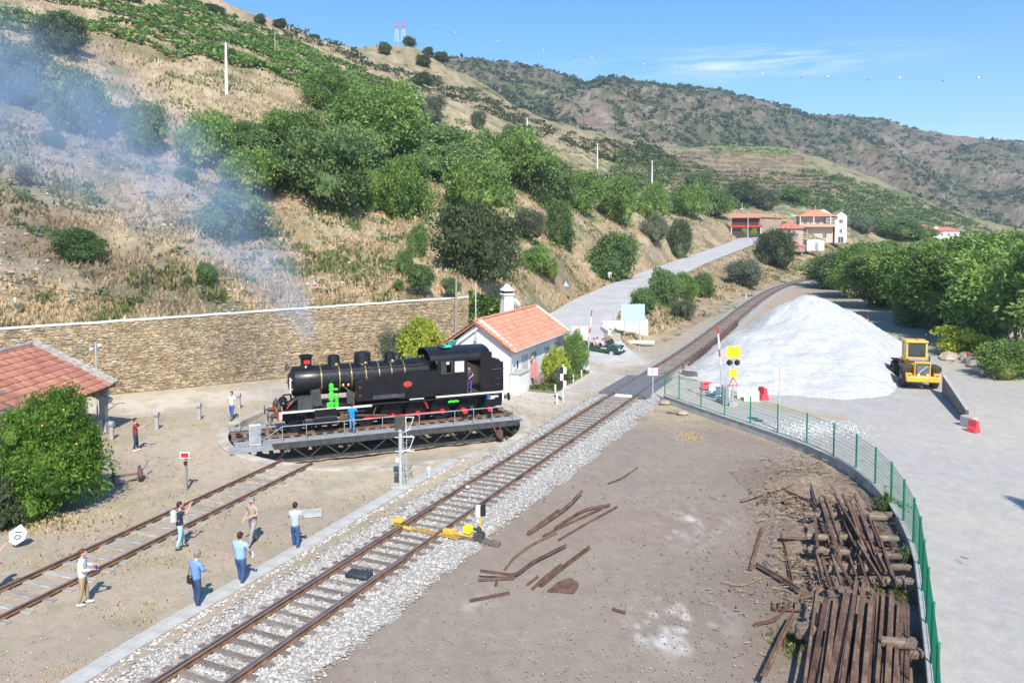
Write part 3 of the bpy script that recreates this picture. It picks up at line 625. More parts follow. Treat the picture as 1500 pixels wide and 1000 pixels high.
def crown_mesh(name, m, nleaf, leaf, seed, lobes=9, lob_r=(.34, .55), flat=.8, clump=.13, hang=0.0, core=.62, aspect=.55):
    rg = np.random.default_rng(seed); C = []
    for i in range(lobes):
        a = i * 2.4 + rg.uniform(-.5, .5); zz = rg.uniform(-.45, .75); rr = math.sqrt(max(.02, 1 - zz * zz)) * rg.uniform(.35, .72)
        C.append((rr * math.cos(a), rr * math.sin(a), zz * .62, rg.uniform(*lob_r)))
    C.append((0, 0, .05, .6)); C = np.array(C)
    w_ = C[:, 3] ** 2; idx = rg.choice(len(C), nleaf // 16, p=w_ / w_.sum())
    dirs = rg.normal(0, 1, (len(idx), 3)); dirs[:, 2] = np.where(rg.random(len(idx)) < .7, np.abs(dirs[:, 2]), dirs[:, 2]); dirs /= np.linalg.norm(dirs, axis=1)[:, None]
    cc = C[idx, :3] + dirs * C[idx, 3:4] * rg.uniform(.72, 1.12, (len(idx), 1))
    P = np.repeat(cc, 16, 0) + rg.normal(0, clump, (len(cc) * 16, 3)) * [1, 1, .6]; Nn = np.repeat(dirs, 16, 0)
    P[:, 2] *= flat
    V, Fq = leafcloud(P, Nn, leaf, rg, aspect, .3 + hang)
    # inner masses behind the leaves
    Vc = []; Fc = []; b = len(V)
    for c_ in C:
        for j in range(6):
            for i in range(8):
                ph = (j + .5) / 6 * PI; th = i / 8 * 2 * PI; r = c_[3] * core * (1 + rg.uniform(-.2, .2))
                Vc.append((c_[0] + r * math.sin(ph) * math.cos(th), c_[1] + r * math.sin(ph) * math.sin(th), (c_[2] + r * math.cos(ph)) * flat))
        for j in range(5):
            for i in range(8): Fc.append((b + j * 8 + i, b + (j + 1) * 8 + i, b + (j + 1) * 8 + (i + 1) % 8, b + j * 8 + (i + 1) % 8))
        b += 48
    A = np.concatenate([V, np.array(Vc)]); lo, hi_ = np.percentile(V, 1.5, 0), np.percentile(V, 98.5, 0); A = (A - (lo + hi_) / 2) / ((hi_ - lo) / 2)   # unit half-extents
    return mesh_np(name, A, np.concatenate([Fq, np.array(Fc)]), m, False)
CR = {}
def crowns(kind):
    if kind in CR: return CR[kind]
    K = dict(heaven=(Lgreen, 22000, .062, dict(lobes=20, lob_r=(.22, .4), flat=.85, clump=.07, hang=.3, aspect=.42, core=.5)),
             mid=(Lmid, 13000, .065, dict(lobes=15, lob_r=(.26, .44), clump=.08)), pale=(Lgreen, 12000, .065, dict(lobes=14, lob_r=(.26, .44), clump=.09)), dark=(Ldark, 13000, .06, dict(lobes=15, lob_r=(.26, .42), clump=.08)),
             olive=(Lolive, 9000, .06, dict(lobes=9, clump=.12)), yellow=(Lyel, 9000, .075, dict(lobes=14, lob_r=(.25, .4), clump=.08)),
             small=(Lmid, 900, .26, dict(lobes=6, clump=.16)), smallpale=(Lolive, 900, .24, dict(lobes=6, clump=.18)), brown=(Lbrown, 1200, .14, dict(lobes=8, clump=.2, core=.2)))[kind]
    CR[kind] = [crown_mesh('crown', K[0], K[1], K[2], 100 + i * 7 + len(kind), **K[3]) for i in range(3)]
    return CR[kind]
def trunk_mesh(h, r, seed, spread=.5, limbs=4):
    rr = random.Random(seed); mb = MB(); top = Vector((rr.uniform(-.1, .1) * h, rr.uniform(-.1, .1) * h, h * .55))
    mb.tube([Vector((0, 0, -.4)), Vector((rr.uniform(-.03, .03) * h, 0, h * .25)), top], [r * 1.25, r, r * .75], 7)
    for i in range(limbs):
        a = i * 2 * PI / limbs + rr.uniform(-.4, .4); e = top + Vector((math.cos(a) * h * spread, math.sin(a) * h * spread, h * rr.uniform(.35, .6))); m_ = top.lerp(e, .5) + Vector((0, 0, h * .06))
        mb.tube([top - Vector((0, 0, h * .05 * i)), m_, e], [r * .6, r * .42, r * .2], 5)
    return mb
def tree(name, label, cat, px, base, wpx, top, kind, group=None, pos=None, hfac=None, trunkh=.3, lean=0, tr=None):
    p = pos or HIT(px, base); d = p.y; wid = wpx / F * d; H = (base - top) / F * d if hfac is None else hfac
    t = thing(name, label, cat, p, random.uniform(0, 6.28), group)
    ch = H * (1 - trunkh); rz = ch / 2
    cr = link('crown', random.choice(crowns(kind)), t); cr.location = (0, 0, H - rz); cr.scale = (wid / 2, wid / 2, rz); cr.rotation_euler = (0, lean, random.uniform(0, 6))
    o_ = trunk_mesh(H * .75, tr or max(.05, H * .028), random.randint(0, 999), spread=wid / H * .3).build('trunk', bark, t, True)
    return t
GB = 'bushes and small trees on the hillside'
T = [
 ('round dark oak standing alone just below the vineyard at upper left, veiled by smoke', 88, 80, 66, 26, 'dark', 'tree'),
 ('bluish smoke covered tree cut by the left edge of the picture', 12, 152, 96, 62, 'mid', 'tree'),
 ('broad smoke veiled tree right of the one at the left picture edge', 113, 196, 74, 106, 'mid', 'tree'),
 ('thin leafy tree in the smoke between the rocky gully and the dense thicket', 212, 228, 56, 158, 'pale', 'tree'),
 ('small smoke veiled bush left of the thin leafy tree', 172, 188, 50, 160, 'mid', 'bush'),
 ('yellowish green tree on bare earth at the lower corner of the vineyard', 480, 160, 68, 106, 'pale', 'tree'),
 ('leftmost tree of the dense green thicket, feathery leaves', 303, 248, 76, 172, 'pale', 'tree'),
 ('light green low tree at the front left of the thicket', 372, 288, 84, 222, 'pale', 'tree'),
 ('mid green tree behind the light low tree in the thicket', 352, 225, 76, 180, 'mid', 'tree'),
 ('yellow green tree in the middle of the thicket, left of the tallest', 428, 225, 84, 168, 'pale', 'tree'),
 ('broad dark green tree forming the front of the thicket', 468, 298, 122, 200, 'mid', 'tree'),
 ('tallest bright green tree of the thicket, just left of the second white pole', 555, 236, 126, 136, 'heaven', 'tree'),
 ('rounded green tree tucked below the tallest tree of the thicket', 520, 250, 80, 190, 'mid', 'tree'),
 ('pale yellow green shrub at the lower front of the thicket', 545, 308, 46, 252, 'pale', 'bush'),
 ('dark leafy bush right of the pale yellow green shrub', 590, 320, 74, 232, 'heaven', 'tree'),
 ('wide green tree right of the tallest tree in the thicket', 650, 262, 112, 190, 'mid', 'tree'),
 ('green tree at the centre of the slope above the big dark oak', 700, 320, 90, 238, 'pale', 'tree'),
 ('broad green tree below the olive pair on the slope', 752, 272, 104, 196, 'heaven', 'tree'),
 ('greyish green tree right of the broad one below the olives', 805, 308, 66, 240, 'mid', 'tree'),
 ('rounded green tree at the right end of the thicket', 850, 312, 62, 256, 'pale', 'tree'),
 ('light green tree below the fourth white pole', 905, 328, 50, 264, 'pale', 'tree'),
 ('small yellow green tree just below the fifth white pole', 955, 322, 44, 272, 'pale', 'tree'),
 ('big dark oak leaning downhill above the white house, deep shade under it', 700, 412, 112, 306, 'dark', 'tree'),
 ('pale lower part of thicket, small tree right of the big dark oak', 772, 352, 52, 310, 'olive', 'bush'),
 ('upright dark green bush right of the big dark oak', 822, 364, 40, 300, 'mid', 'bush'),
 ('thick round bush beside the road above the small white road sign', 897, 410, 64, 346, 'mid', 'bush'),
 ('pale bush on the bank above the upper bend of the road', 958, 358, 36, 318, 'olive', 'bush'),
 ('dark upright bush on the bank near the top of the road', 994, 378, 34, 326, 'dark', 'bush'),
 ('grey green olive tree right of the second white pole', 631, 184, 40, 142, 'olive', 'tree'),
 ('smaller grey green olive tree right of the first olive', 701, 190, 22, 164, 'olive', 'tree'),
 ('olive tree left of the third white pole', 750, 205, 26, 184, 'olive', 'tree'),
 ('narrow bright green bush on the straw slope left of the big oak', 611, 376, 24, 334, 'mid', 'bush'),
 ('low green bush above the right end of the stone wall', 616, 428, 36, 394, 'mid', 'bush'),
 ('small green bush left of the low one above the stone wall', 592, 404, 20, 370, 'mid', 'bush'),
 ('tiny green bush close to the wall top left of the wooden pole', 584, 424, 14, 410, 'small', 'bush'),
 ('wide dark bush on the rocky slope at lower left of the hill', 118, 380, 66, 338, 'mid', 'bush'),
 ('small dark green bush standing alone above the stone wall', 304, 418, 26, 388, 'mid', 'bush'),
 ('large blue looking bush inside the thickest smoke', 345, 352, 86, 286, 'mid', 'bush'),
 ('smoke veiled bush up slope and left of the large one', 272, 268, 28, 248, 'mid', 'bush'),
 ('brownish withered bush on the stony slope at far left', 36, 274, 26, 244, 'brown', 'bush'),
 ('small bush on the stony slope below the smoke veiled trees', 76, 218, 26, 196, 'mid', 'bush'),
 ('green bush on the bank just above the stone wall end, beside the ivy', 662, 428, 26, 408, 'mid', 'bush'),
 ('shaggy pale green bush right of the ivy covered bank', 785, 400, 42, 364, 'pale', 'bush'),
 ('loose light green bush below the upright dark green bush', 803, 408, 26, 380, 'pale', 'bush'),
 ('olive green tree above the road bend left of the red balcony house', 1050, 320, 46, 282, 'mid', 'tree'),
 ('light green tree behind the road bend on the slope', 1010, 318, 46, 272, 'pale', 'tree'),
 ('dark green tree uphill of the red balcony house', 1085, 300, 44, 268, 'dark', 'tree'),
 ('rounded tree on the slope below the terraces', 1022, 285, 38, 256, 'mid', 'tree'),
 ('small grey tree right above the red balcony house', 1120, 305, 40, 278, 'olive', 'tree'),
 ('dark tree behind the white balcony house', 1165, 300, 34, 276, 'mid', 'tree'),
 ('grey olive bush right of the white balcony house', 1262, 340, 30, 318, 'olive', 'tree'),
 ('green tree between the white balcony house and the long white farmhouse', 1315, 352, 60, 322, 'mid', 'tree'),
 ('lighter tree left of the long white farmhouse', 1348, 352, 44, 334, 'pale', 'tree'),
 ('dark olive tree hugging the wall of the white balcony house', 1212, 352, 26, 336, 'olive', 'bush'),
 ('dark slanting bush on the bank beside the upper road end', 1137, 392, 50, 340, 'dark', 'bush'),
 ('spreading grey green olive on the bank above the railway curve', 1091, 420, 52, 382, 'olive', 'tree'),
 ('leftmost green bush of the clump between road and railway', 940, 458, 36, 424, 'mid', 'bush'),
 ('tallest bush of the clump between road and railway', 974, 448, 40, 398, 'mid', 'bush'),
 ('middle bush of the clump between road and railway', 1004, 440, 34, 402, 'pale', 'bush'),
 ('rightmost bush of the clump between road and railway', 1032, 436, 30, 402, 'mid', 'bush'),
 ('ragged grey shrub below the clump between road and railway', 1000, 468, 34, 440, 'olive', 'bush'),
 ('dense dark tree right of the railway where it bends away', 1217, 424, 44, 374, 'dark', 'tree'),
 ('round dark tree on the skyline at the top of the vineyard', 315, 26, 26, 8, 'dark', 'tree'),
 ('small dark tree on the skyline right of the round one', 381, 36, 16, 23, 'dark', 'tree'),
 ('small dark tree on the skyline near the start of the bare ridge', 410, 42, 18, 29, 'dark', 'tree'),
 ('small tree on the skyline just right of the pylon', 599, 68, 18, 56, 'dark', 'tree'),
 ('dark tree on the skyline second right of the pylon', 627, 83, 16, 70, 'dark', 'tree'),
 ('dark tree on the skyline farthest right on the bare ridge', 646, 92, 22, 78, 'dark', 'tree'),
 ('round dark bush in the middle of the bare ridge slope', 564, 80, 16, 64, 'dark', 'bush'),
 ('round dark bush on the bare ridge below the pylon', 620, 99, 20, 84, 'dark', 'bush'),
 ('dark tree on the bare ridge slope above the second pole', 618, 128, 26, 108, 'dark', 'tree'),
]
for lb, px, base, wp, top, kind, cat in T:
    tree('hillside_tree' if cat == 'tree' else 'hillside_bush', lb, cat, px, base, wp, top, kind, GB, trunkh=.06 if cat == 'tree' else .0)
# undergrowth: ground-hugging scrub that nobody could count
def scrub(name, pts, smin, smax, m, seed, nl=26, leaf=.55, up=.6):
    rg = np.random.default_rng(seed); P = []; Nn = []; sc = []
    pts = np.array(pts); n = len(pts); s = (smin + (smax - smin) * rg.random(n) ** 2)
    d = rg.normal(0, 1, (n, nl, 3)); d /= np.linalg.norm(d, axis=2)[..., None]; d[..., 2] = np.abs(d[..., 2])
    C = pts[:, None, :] + d * s[:, None, None] * np.array([1, 1, up]) * rg.uniform(.5, 1.05, (n, nl, 1))
    V, Fq = leafcloud(C.reshape(-1, 3), d.reshape(-1, 3), 1.0, rg, .7, .1)
    cen = np.repeat(C.reshape(-1, 3), 4, 0); V = cen + (V - cen) * np.repeat(np.repeat(s * leaf, nl), 4)[:, None]
    o_ = link(name, mesh_np(name, V, Fq, m)); tag(o_, kind='stuff'); return o_
def in_px(poly, n, seed, terrain=True):
    rg = np.random.default_rng(seed); q = np.array(poly, float); lo, hi_ = q.min(0), q.max(0); o = []
    # sample in world around the patch outlined in map coordinates
    W = [HIT(x, y) for x, y in poly]; wp = [(p.x, p.y) for p in W]; a = np.array(wp); l2, h2 = a.min(0), a.max(0)
    while len(o) < n:
        x = rg.uniform(l2[0], h2[0], 3000); y = rg.uniform(l2[1], h2[1], 3000); m_ = inpoly(x, y, wp); x, y = x[m_], y[m_]
        z = Zt(x, y); o += list(zip(x, y, z))
    return o[:n]
thick = [(262, 200), (330, 165), (430, 160), (500, 145), (590, 135), (700, 195), (800, 222), (880, 270), (870, 305), (760, 320), (640, 322), (560, 312), (420, 290), (340, 262), (280, 240)]
scrub('thicket_undergrowth', in_px(thick, 620, 1), .9, 2.2, Lmid, 11, 64, .24)
scrub('ridge_maquis', in_px([(400, 55), (440, 60), (520, 92), (600, 128), (690, 160), (800, 205), (880, 235), (1000, 250), (960, 215), (860, 205), (770, 172), (700, 135), (640, 118), (560, 100), (480, 62), (420, 44)], 520, 2), 1.2, 3.4, Ldark, 12, 40, .3)
scrub('scattered_ridge_scrub', in_px([(440, 46), (600, 66), (700, 118), (770, 168), (700, 150), (560, 95)], 150, 3), .5, 1.5, Ldark, 13, 30, .35)
scrub('valley_side_wood', in_px([(880, 300), (900, 225), (1000, 235), (1060, 262), (1200, 250), (1300, 282), (1400, 314), (1460, 340), (1440, 352), (1270, 342), (1140, 300), (1060, 312), (980, 300)], 3000, 4), 1.2, 3.4, Lmid, 14, 30, .3)
scrub('valley_side_evergreens', in_px([(860, 300), (900, 215), (1000, 225), (1060, 252), (1240, 262), (1400, 322), (1440, 352), (1270, 345), (1140, 300), (1060, 318), (980, 320)], 700, 5), 1.2, 3.2, Ldark, 15, 40, .28)
scrub('slope_shrubs', in_px([(760, 200), (900, 235), (1060, 300), (1050, 350), (950, 385), (860, 400), (780, 400), (760, 330)], 380, 6), .4, 1.7, Lgreen, 16, 44, .3)
scrub('slope_grey_shrubs', in_px([(0, 180), (250, 200), (330, 260), (560, 330), (640, 400), (500, 430), (0, 450)], 230, 7), .25, .8, Lolive, 17, 30, .35, .5)
scrub('slope_green_shrubs', in_px([(0, 200), (250, 220), (400, 300), (560, 320), (700, 430), (500, 430), (0, 440)], 210, 8), .3, 1.15, Lmid, 18, 34, .35, .7)
scrub('bank_shrubs', in_px([(930, 460), (1040, 400), (1150, 380), (1180, 398), (1060, 450), (960, 520)], 60, 9), .3, 1.0, Lolive, 19, 30, .35)
scrub('railside_weeds', in_px([(1040, 460), (1110, 435), (1110, 445), (1050, 476)], 60, 10), .2, .6, Lgreen, 20, 24, .35)
scrub('village_gardens', in_px([(1110, 330), (1150, 325), (1250, 335), (1290, 345), (1270, 365), (1180, 385)], 120, 21), .5, 1.6, Lgreen, 22, 40, .3)
# mountain scrub
rg = np.random.default_rng(44); ii = rg.integers(0, 519, 20000); jj = (rg.random(20000) ** 1.2 * 128).astype(int); ok = a1[ii, jj] + rg.random(20000) * .35 > .56; ii, jj = ii[ok], jj[ok]
fr = rg.random(len(ii))[:, None]; pts = np.stack([MX, MY, MZ], -1); pts = pts[ii, jj] * fr + pts[ii + 1, jj] * (1 - fr)
scrub('mountain_scrub', pts, 1.6, 5.2, Ldark, 23, 12, .75, .8)
t = tree('roadside_tree', 'tree beyond the right picture edge that throws its shade on the road', 'tree', 1700, 700, 90, 400, 'heaven', None, pos=Vector((23.6, 26.2, 0)), hfac=8.5, trunkh=.5)
# ---- terraces on the valley side: dry stone steps
terr = thing('terraced_slope', 'brown old vine terraces with low stone steps under a green strip', 'terraces')
tm = mat('terrace_stone', (.16, .115, .085), (.3, .235, .18), scale=.6, rough=.95, bump=.5)
for k in range(9):
    y0 = 224 + k * 6.4; mb = MB(); pl = []
    for x in range(1000 - k * 2, 1180 + k * 6, 9):
        p = HIT(x, y0 + 4 + math.sin(x * .04 + k) * 1.5 + (x - 1090) * .03); 
        if p.y < 600: pl.append(p)
    if len(pl) > 3: sweep(mb, pl, [(-.3, -.6), (.35, -.6), (.3, 1.3), (-.3, 1.4)]); mb.build('terrace_wall', tm, terr)
scrub('terrace_vine_strip', in_px([(1036, 218), (1140, 217), (1165, 224), (1150, 227), (1050, 226)], 260, 31), .8, 1.6, Lvine, 32, 16, .6)
# ---- vineyard rows
lowp = [D(*c) for c in ((-60, 34, 134), (0, 44, 134), (170, 68, 146), (330, 105, 150), (450, 132, 166), (600, 158, 218))]
upp = [D(*c) for c in ((-60, -120, 195), (0, -90, 200), (170, -40, 205), (300, 4, 212), (420, 68, 228), (600, 150, 236))]
VP = []; rgv = np.random.default_rng(9)
for k in range(19):
    t = k / 18; line = spline([a.lerp(b, t) for a, b in zip(lowp, upp)], .42)
    gap0 = k in (4, 10)
    for p in line:
        if gap0 or fbm(np.array([p.x * .15]), np.array([p.y * .15 + k]), 3)[0] > .64: continue
        VP.append((p.x + rgv.normal(0, .12), p.y + rgv.normal(0, .12), 0))
VP = np.array(VP); VP[:, 2] = Zt(VP[:, 0], VP[:, 1]) + .7
scrub('vineyard_rows', VP, .6, 1.15, Lvine, 33, 16, .75, .9)
# ---- dry grass tufts
def tufts(name, pts, h0, h1, m, seed, w=.32, nb=3):
    rg = np.random.default_rng(seed); pts = np.array(pts); n = len(pts); h = (h0 + (h1 - h0) * rg.random((n, 1))); b = np.repeat(pts, nb, 0); hh = np.repeat(h, nb, 0)
    a = rg.uniform(0, 2 * PI, (n * nb, 1)); dx, dy = np.cos(a) * hh * w, np.sin(a) * hh * w; lx, ly = rg.normal(0, .3, (n * nb, 1)) * hh, rg.normal(0, .3, (n * nb, 1)) * hh; z = np.zeros_like(dx)
    V = np.stack([b + np.hstack([-dx, -dy, z - .05]), b + np.hstack([dx, dy, z - .05]), b + np.hstack([lx, ly, hh])], 1).reshape(-1, 3)
    o_ = link(name, mesh_np(name, V, np.arange(len(V)).reshape(-1, 3), m)); tag(o_, kind='stuff'); return o_
Lstraw = leafmat('straw', (.34, .25, .14), (.66, .53, .33), scale=.25, transl=.3)
Lweed = leafmat('weeds', (.08, .11, .03), (.2, .23, .08), scale=.5)
rgt = np.random.default_rng(77); az_ = rgt.uniform(azs[40], azs[-60], 90000); u_ = rgt.random(90000) ** 1.2; r0_ = np.interp(az_, azs, R0); rr_ = r0_ * (np.minimum(2.9, 300 / r0_)) ** u_ * 1.004
tx, ty = np.sin(az_) * rr_, np.cos(az_) * rr_; tz = Zt(tx, ty); dw_, _, _, _ = seg_dist(tx, ty, P2L); tz = np.where((tx < -3.4) & (dw_ < 6), wall_top(tx) - .15 + (tz - wall_top(tx) + .15) * sstep(0, 6, dw_), tz)
drd, _, _, _ = seg_dist(tx, ty, ROADZ); ok = (drd > 4.3) & (fbm(tx * .3, ty * .3, 4) + rgt.random(90000) * .3 > .58) & (tz > .25) & (dw_ > .4)
tufts('dry_hillside_grass', np.stack([tx, ty, tz], -1)[ok], .18, .6, Lstraw, 5)
ok2 = (drd > 4.6) & (tz > .3) & (fbm(tx * .2 + 50, ty * .2, 4) > .6) & (dw_ > .8); tufts('green_hillside_grass', np.stack([tx, ty, tz], -1)[ok2], .2, .6, Lweed, 6)
ok3 = (tx < -5) & (ty < 110) & (fbm(tx * .12 + 5, ty * .12, 3) > .45) & (rgt.random(90000) > .72) & (dw_ > .6)
scatter('hillside_scree', np.stack([tx, ty, tz], -1)[ok3], (.07, .32), attr_m, None, 9, cols=[(.46, .38, .3), (.36, .27, .19), (.55, .49, .42), (.3, .22, .15)])
yg = [p for p in rnd_yard(24000, lefty, 18, 60, 12) if math.hypot(p[0] - TT[0], p[1] - TT[1]) > 9.5]; yg = np.array(yg); yg = yg[fbm(yg[:, 0] * .5, yg[:, 1] * .5, 3) > .5]
tufts('yard_dry_grass', yg, .015, .05, Lstraw, 14, .5); tufts('yard_weeds', yg[::9], .02, .07, Lweed, 15, .6)

# ================================================================ riverside trees (right)
GR_ = 'tall leafy trees along the right of the stone yard'
RT = [(1226, 420, 72, 366, 'far left tree of the riverside row beside the railway bend'), (1262, 436, 92, 352, 'second tree of the riverside row, behind the top of the gravel heap'),
      (1312, 452, 112, 352, 'tree of the riverside row right behind the gravel heap shoulder'), (1366, 472, 128, 340, 'tree of the riverside row directly behind the wheel loader'),
      (1428, 492, 150, 332, 'tallest riverside tree with bare forked trunks showing'), (1490, 512, 150, 345, 'riverside tree cut by the right edge of the picture'), (1570, 540, 170, 330, 'riverside tree just beyond the right edge'),
      (1296, 418, 80, 345, 'rear riverside tree seen between the second and third trees'), (1346, 430, 90, 352, 'rear riverside tree left of the tallest one'), (1400, 446, 100, 338, 'rear riverside tree behind the tallest one'), (1476, 462, 110, 336, 'rear riverside tree near the right edge, lighter top')]
hb = {}
for px, base, wp, top, lb in RT:
    p = G(px, base); p.z = -.1
    t = tree('riverside_tree', lb, 'tree', px, base, wp * 1.12, top + 14, 'olive' if 'near the right edge' in lb else 'heaven', GR_, pos=p, trunkh=.3 if base > 465 else .2, tr=.16)
    H = (base - top) / F * p.y
    for k in range(3):
        a = random.uniform(0, 6.28); q = Vector((math.cos(a) * .7, math.sin(a) * .7, -.2)); mb = MB(); e = q * 2.6; e.z = H * .62; m1 = q.lerp(e, .45) + Vector((random.uniform(-.3, .3), random.uniform(-.3, .3), 0)); mb.tube([q, m1, e], [.13, .1, .05], 6); mb.build('trunk', bark, t, True)
    cr = link('crown', random.choice(crowns('heaven')), t); w_ = wp / F * p.y; cr.location = (random.uniform(-.25, .25) * w_, random.uniform(-.25, .25) * w_, H * .66); cr.scale = (w_ * .42, w_ * .42, H * .2)
for px, base, wp, top, kind, lb in ((1408, 528, 62, 488, 'yellow', 'low sunlit yellow green bush at the foot of the tallest riverside tree'), (1476, 552, 76, 500, 'pale', 'low bright bush at the right picture edge beside the stone bank'), (1335, 478, 50, 440, 'mid', 'dark bush behind the loader cab'), (1290, 448, 46, 420, 'mid', 'dark low bush beside the lane behind the gravel heap'), (1450, 500, 60, 455, 'mid', 'shaded bush between the riverside trunks'), (1385, 485, 56, 440, 'mid', 'shaded bush right of the loader cab')):
    p = G(px, base if px not in (1408,) else 520); tree('riverside_bush', lb, 'bush', px, base, wp, top, kind, 'low bushes under the riverside trees', pos=p, trunkh=.04)
# ================================================================ turntable bridge
BA = math.atan2(6.6, 15.8); BC = Vector((-8.1, 47.8, 0))
tb = thing('turntable_bridge', 'grey steel turntable bridge with handrail carrying the black locomotive', 'turntable bridge', BC, BA)
for s_ in (-1, 1):
    m = MB(); 
    m.box((0, s_ * .87, -.42), (16.6, .28, .06)); m.box((0, s_ * .87, -.2), (16.6, .02, .4)); m.box((0, s_ * .87, -.02), (16.6, .28, .04)); m.build('main_girder', dark_steel, tb)
    p_ = [Vector((x, s_ * .87, 0)) for x in (-8.5, 8.5)]
    o_ = sweep(MB(), p_, rail_section(z0=.1)).build('rail', railside, tb); sweep(MB(), p_, [(-.034, .241), (.034, .241), (.034, .244), (-.034, .244)]).build('running_face', railtop, o_)
plk = MB(); plk.bbox((0, 0, .05), (.24, 2.5, .13), .02); o_ = plk.build('sleeper', timber); slm = o_.data; bpy.data.objects.remove(o_)
for i in range(28):
    o_ = link('sleeper', slm, tb); o_.location = (-8.3 + i * .614, 0, 0)
# side walkways (deck plates one by one)
dk_ = MB(); dk_.box((0, 0, 0), (1.66, .98, .05)); o_ = dk_.build('deck_plate', grey_steel); dkm = o_.data; bpy.data.objects.remove(o_)
for s_ in (-1, 1):
    for i in range(10): o_ = link('deck_plate', dkm, tb); o_.location = (-7.55 + i * 1.675, s_ * 1.85, .1 + random.uniform(-.006, .006))
    m = MB(); m.box((0, s_ * 2.37, -.06), (16.9, .06, .34)); m.build('edge_beam', dark_steel, tb)
    m = MB(); m.box((0, s_ * 2.2, -.95), (14.6, .14, .16))
    for i in range(9):
        x = -7.2 + i * 1.8; m.cyl((x, s_ * 2.34, -.2), (x + .9, s_ * 2.2, -.92), .045, n=5); m.cyl((x + .9, s_ * 2.2, -.92), (x + 1.75, s_ * 2.34, -.2), .03, n=5); m.cyl((x, s_ * 2.3, -.2), (x + .05, s_ * .9, -.9), .05, n=5)
    m.build('side_truss', dark_steel, tb)
    xs = [-5.9, -4.6, -2.5, -.3, 1.9, 4.1, 5.3, 6.5] if s_ < 0 else [-6, -3, 0, 3, 6]
    for x in xs: m = MB(); m.cyl((x, s_ * 2.3, .1), (x, s_ * 2.3, 1.0), .024, n=6); m.build('handrail_post', grey_steel, tb)
    m = MB(); m.cyl((xs[0], s_ * 2.3, 1.0), (7.9, s_ * 2.3, 1.0), .03, n=6); m.tube([(-7.4, s_ * 2.3, .15), (-6.6, s_ * 2.3, .55), (xs[0], s_ * 2.3, 1.0)], .026, 6); m.cyl((7.9, s_ * 2.3, 1.0), (7.9, s_ * 2.3, .1), .028, n=6); m.build('handrail', grey_steel, tb)
for x in (-8.1, 8.1):
    for y in (-1.7, 1.7):
        m = MB(); m.cyl((x - .12, y, -.62), (x + .12, y, -.62), .42, n=18); m.cyl((x - .15, y, -.62), (x + .15, y, -.62), .1, n=8); m.build('bridge_wheel', dark_steel, tb, True)
    m = MB(); m.box((x, 0, -.35), (.5, 4.2, .35)); m.build('end_beam', dark_steel, tb)
m = MB(); m.lathe([(1.0, -1.2), (1.0, -.9), (.6, -.6), (.6, -.42)], 20); m.build('centre_pivot', dark_steel, tb)
m = MB(); m.bbox((-7.35, -2.35, .7), (.62, .3, 1.15), .03); o_ = m.build('control_cabinet', galv, tb); m = MB(); m.bbox((-7.35, -2.52, .75), (.5, .03, .95), .01); m.build('cabinet_door', grey_steel, o_); m = MB(); m.cyl((-7.1, -2.55, .75), (-7.1, -2.6, .75), .03); m.build('latch', dark_steel, o_)
m = MB(); m.box((-7.6, -2.95, .09), (2.2, 1.1, .05)); m.build('end_platform', grey_steel, tb)
m = MB(); m.cyl((-7.9, 1.3, .1), (-7.9, 1.3, 1.7), .03, n=6); m.build('lamp_pole', galv, tb)
m = MB(); m.tube([(6.5, -2.45, -.1), (6.7, -2.6, -.6), (7.1, -2.7, -1.1)], .05, 5); m.tube([(6.9, -2.45, -.1), (7.0, -2.6, -.6)], .05, 5); m.box((6.9, -2.5, -.6), (.35, .3, .4)); m.build('locking_lever', rust, tb)

# ================================================================ steam locomotive
lo = thing('steam_locomotive', 'black steam tank locomotive with brass boiler bands and red motion standing on the turntable', 'steam locomotive', (BC.x, BC.y, .245), BA)
def part(name, m, mt_, par=lo, smooth=False): return m.build(name, mt_, par, smooth)
AX = 'Y'
def xl(m, prof, n=28, cy=0, cz=2.8, cap=True):     # lathe about the boiler axis: prof (x, r)
    T_ = Matrix(((0, 0, 1, 0), (1, 0, 0, cy), (0, 1, 0, cz), (0, 0, 0, 1))); return m.lathe([(r, x) for x, r in prof], n, M=T_)
cz = 2.78
o_ = part('boiler', xl(MB(), [(-3.5, .86), (1.9, .9)], 32), black, smooth=True)
for x in (-3.5, -2.45, -1.75, -.9, -.1, .65, 1.45): xl(MB(), [(x - .035, .885), (x - .03, .905), (x + .03, .905), (x + .035, .885)], 32).build('boiler_band', brass, o_, True)
o_ = part('smokebox', xl(MB(), [(-5.15, .6), (-5.08, .8), (-4.98, .87), (-3.5, .87)], 32), black, smooth=True)
m = xl(MB(), [(-5.32, .1), (-5.26, .45), (-5.14, .62), (-5.1, .66)], 28); m.build('smokebox_door', black, o_, True)
m = MB(); m.cyl((-5.45, 0, cz), (-5.25, 0, cz), .05); m.cyl((-5.42, -.22, cz), (-5.42, .22, cz), .02, n=5); m.build('door_handwheel', brass, o_)
m = MB(); m.tube([(-5.25, -.75, 3.15), (-5.25, -.8, 2.3)], .045, 6); [m.cyl((-5.25, -.78, z), (-5.05, -.55, z), .035, n=5) for z in (3.0, 2.45)]; m.build('door_hinge', white_paint, o_)
m = MB(); m.lathe([(.4, 0), (.34, .1), (.31, .18), (.33, .56), (.4, .6), (.4, .7), (.3, .7), (.29, .5)], 20, c=(-4.25, 0, cz + .82)); part('chimney', m, black, smooth=True)
m = MB(); m.box((-4.25, -.34, cz + 1.15), (.34, .03, .2)); m.build('chimney_plate', red_p, lo)
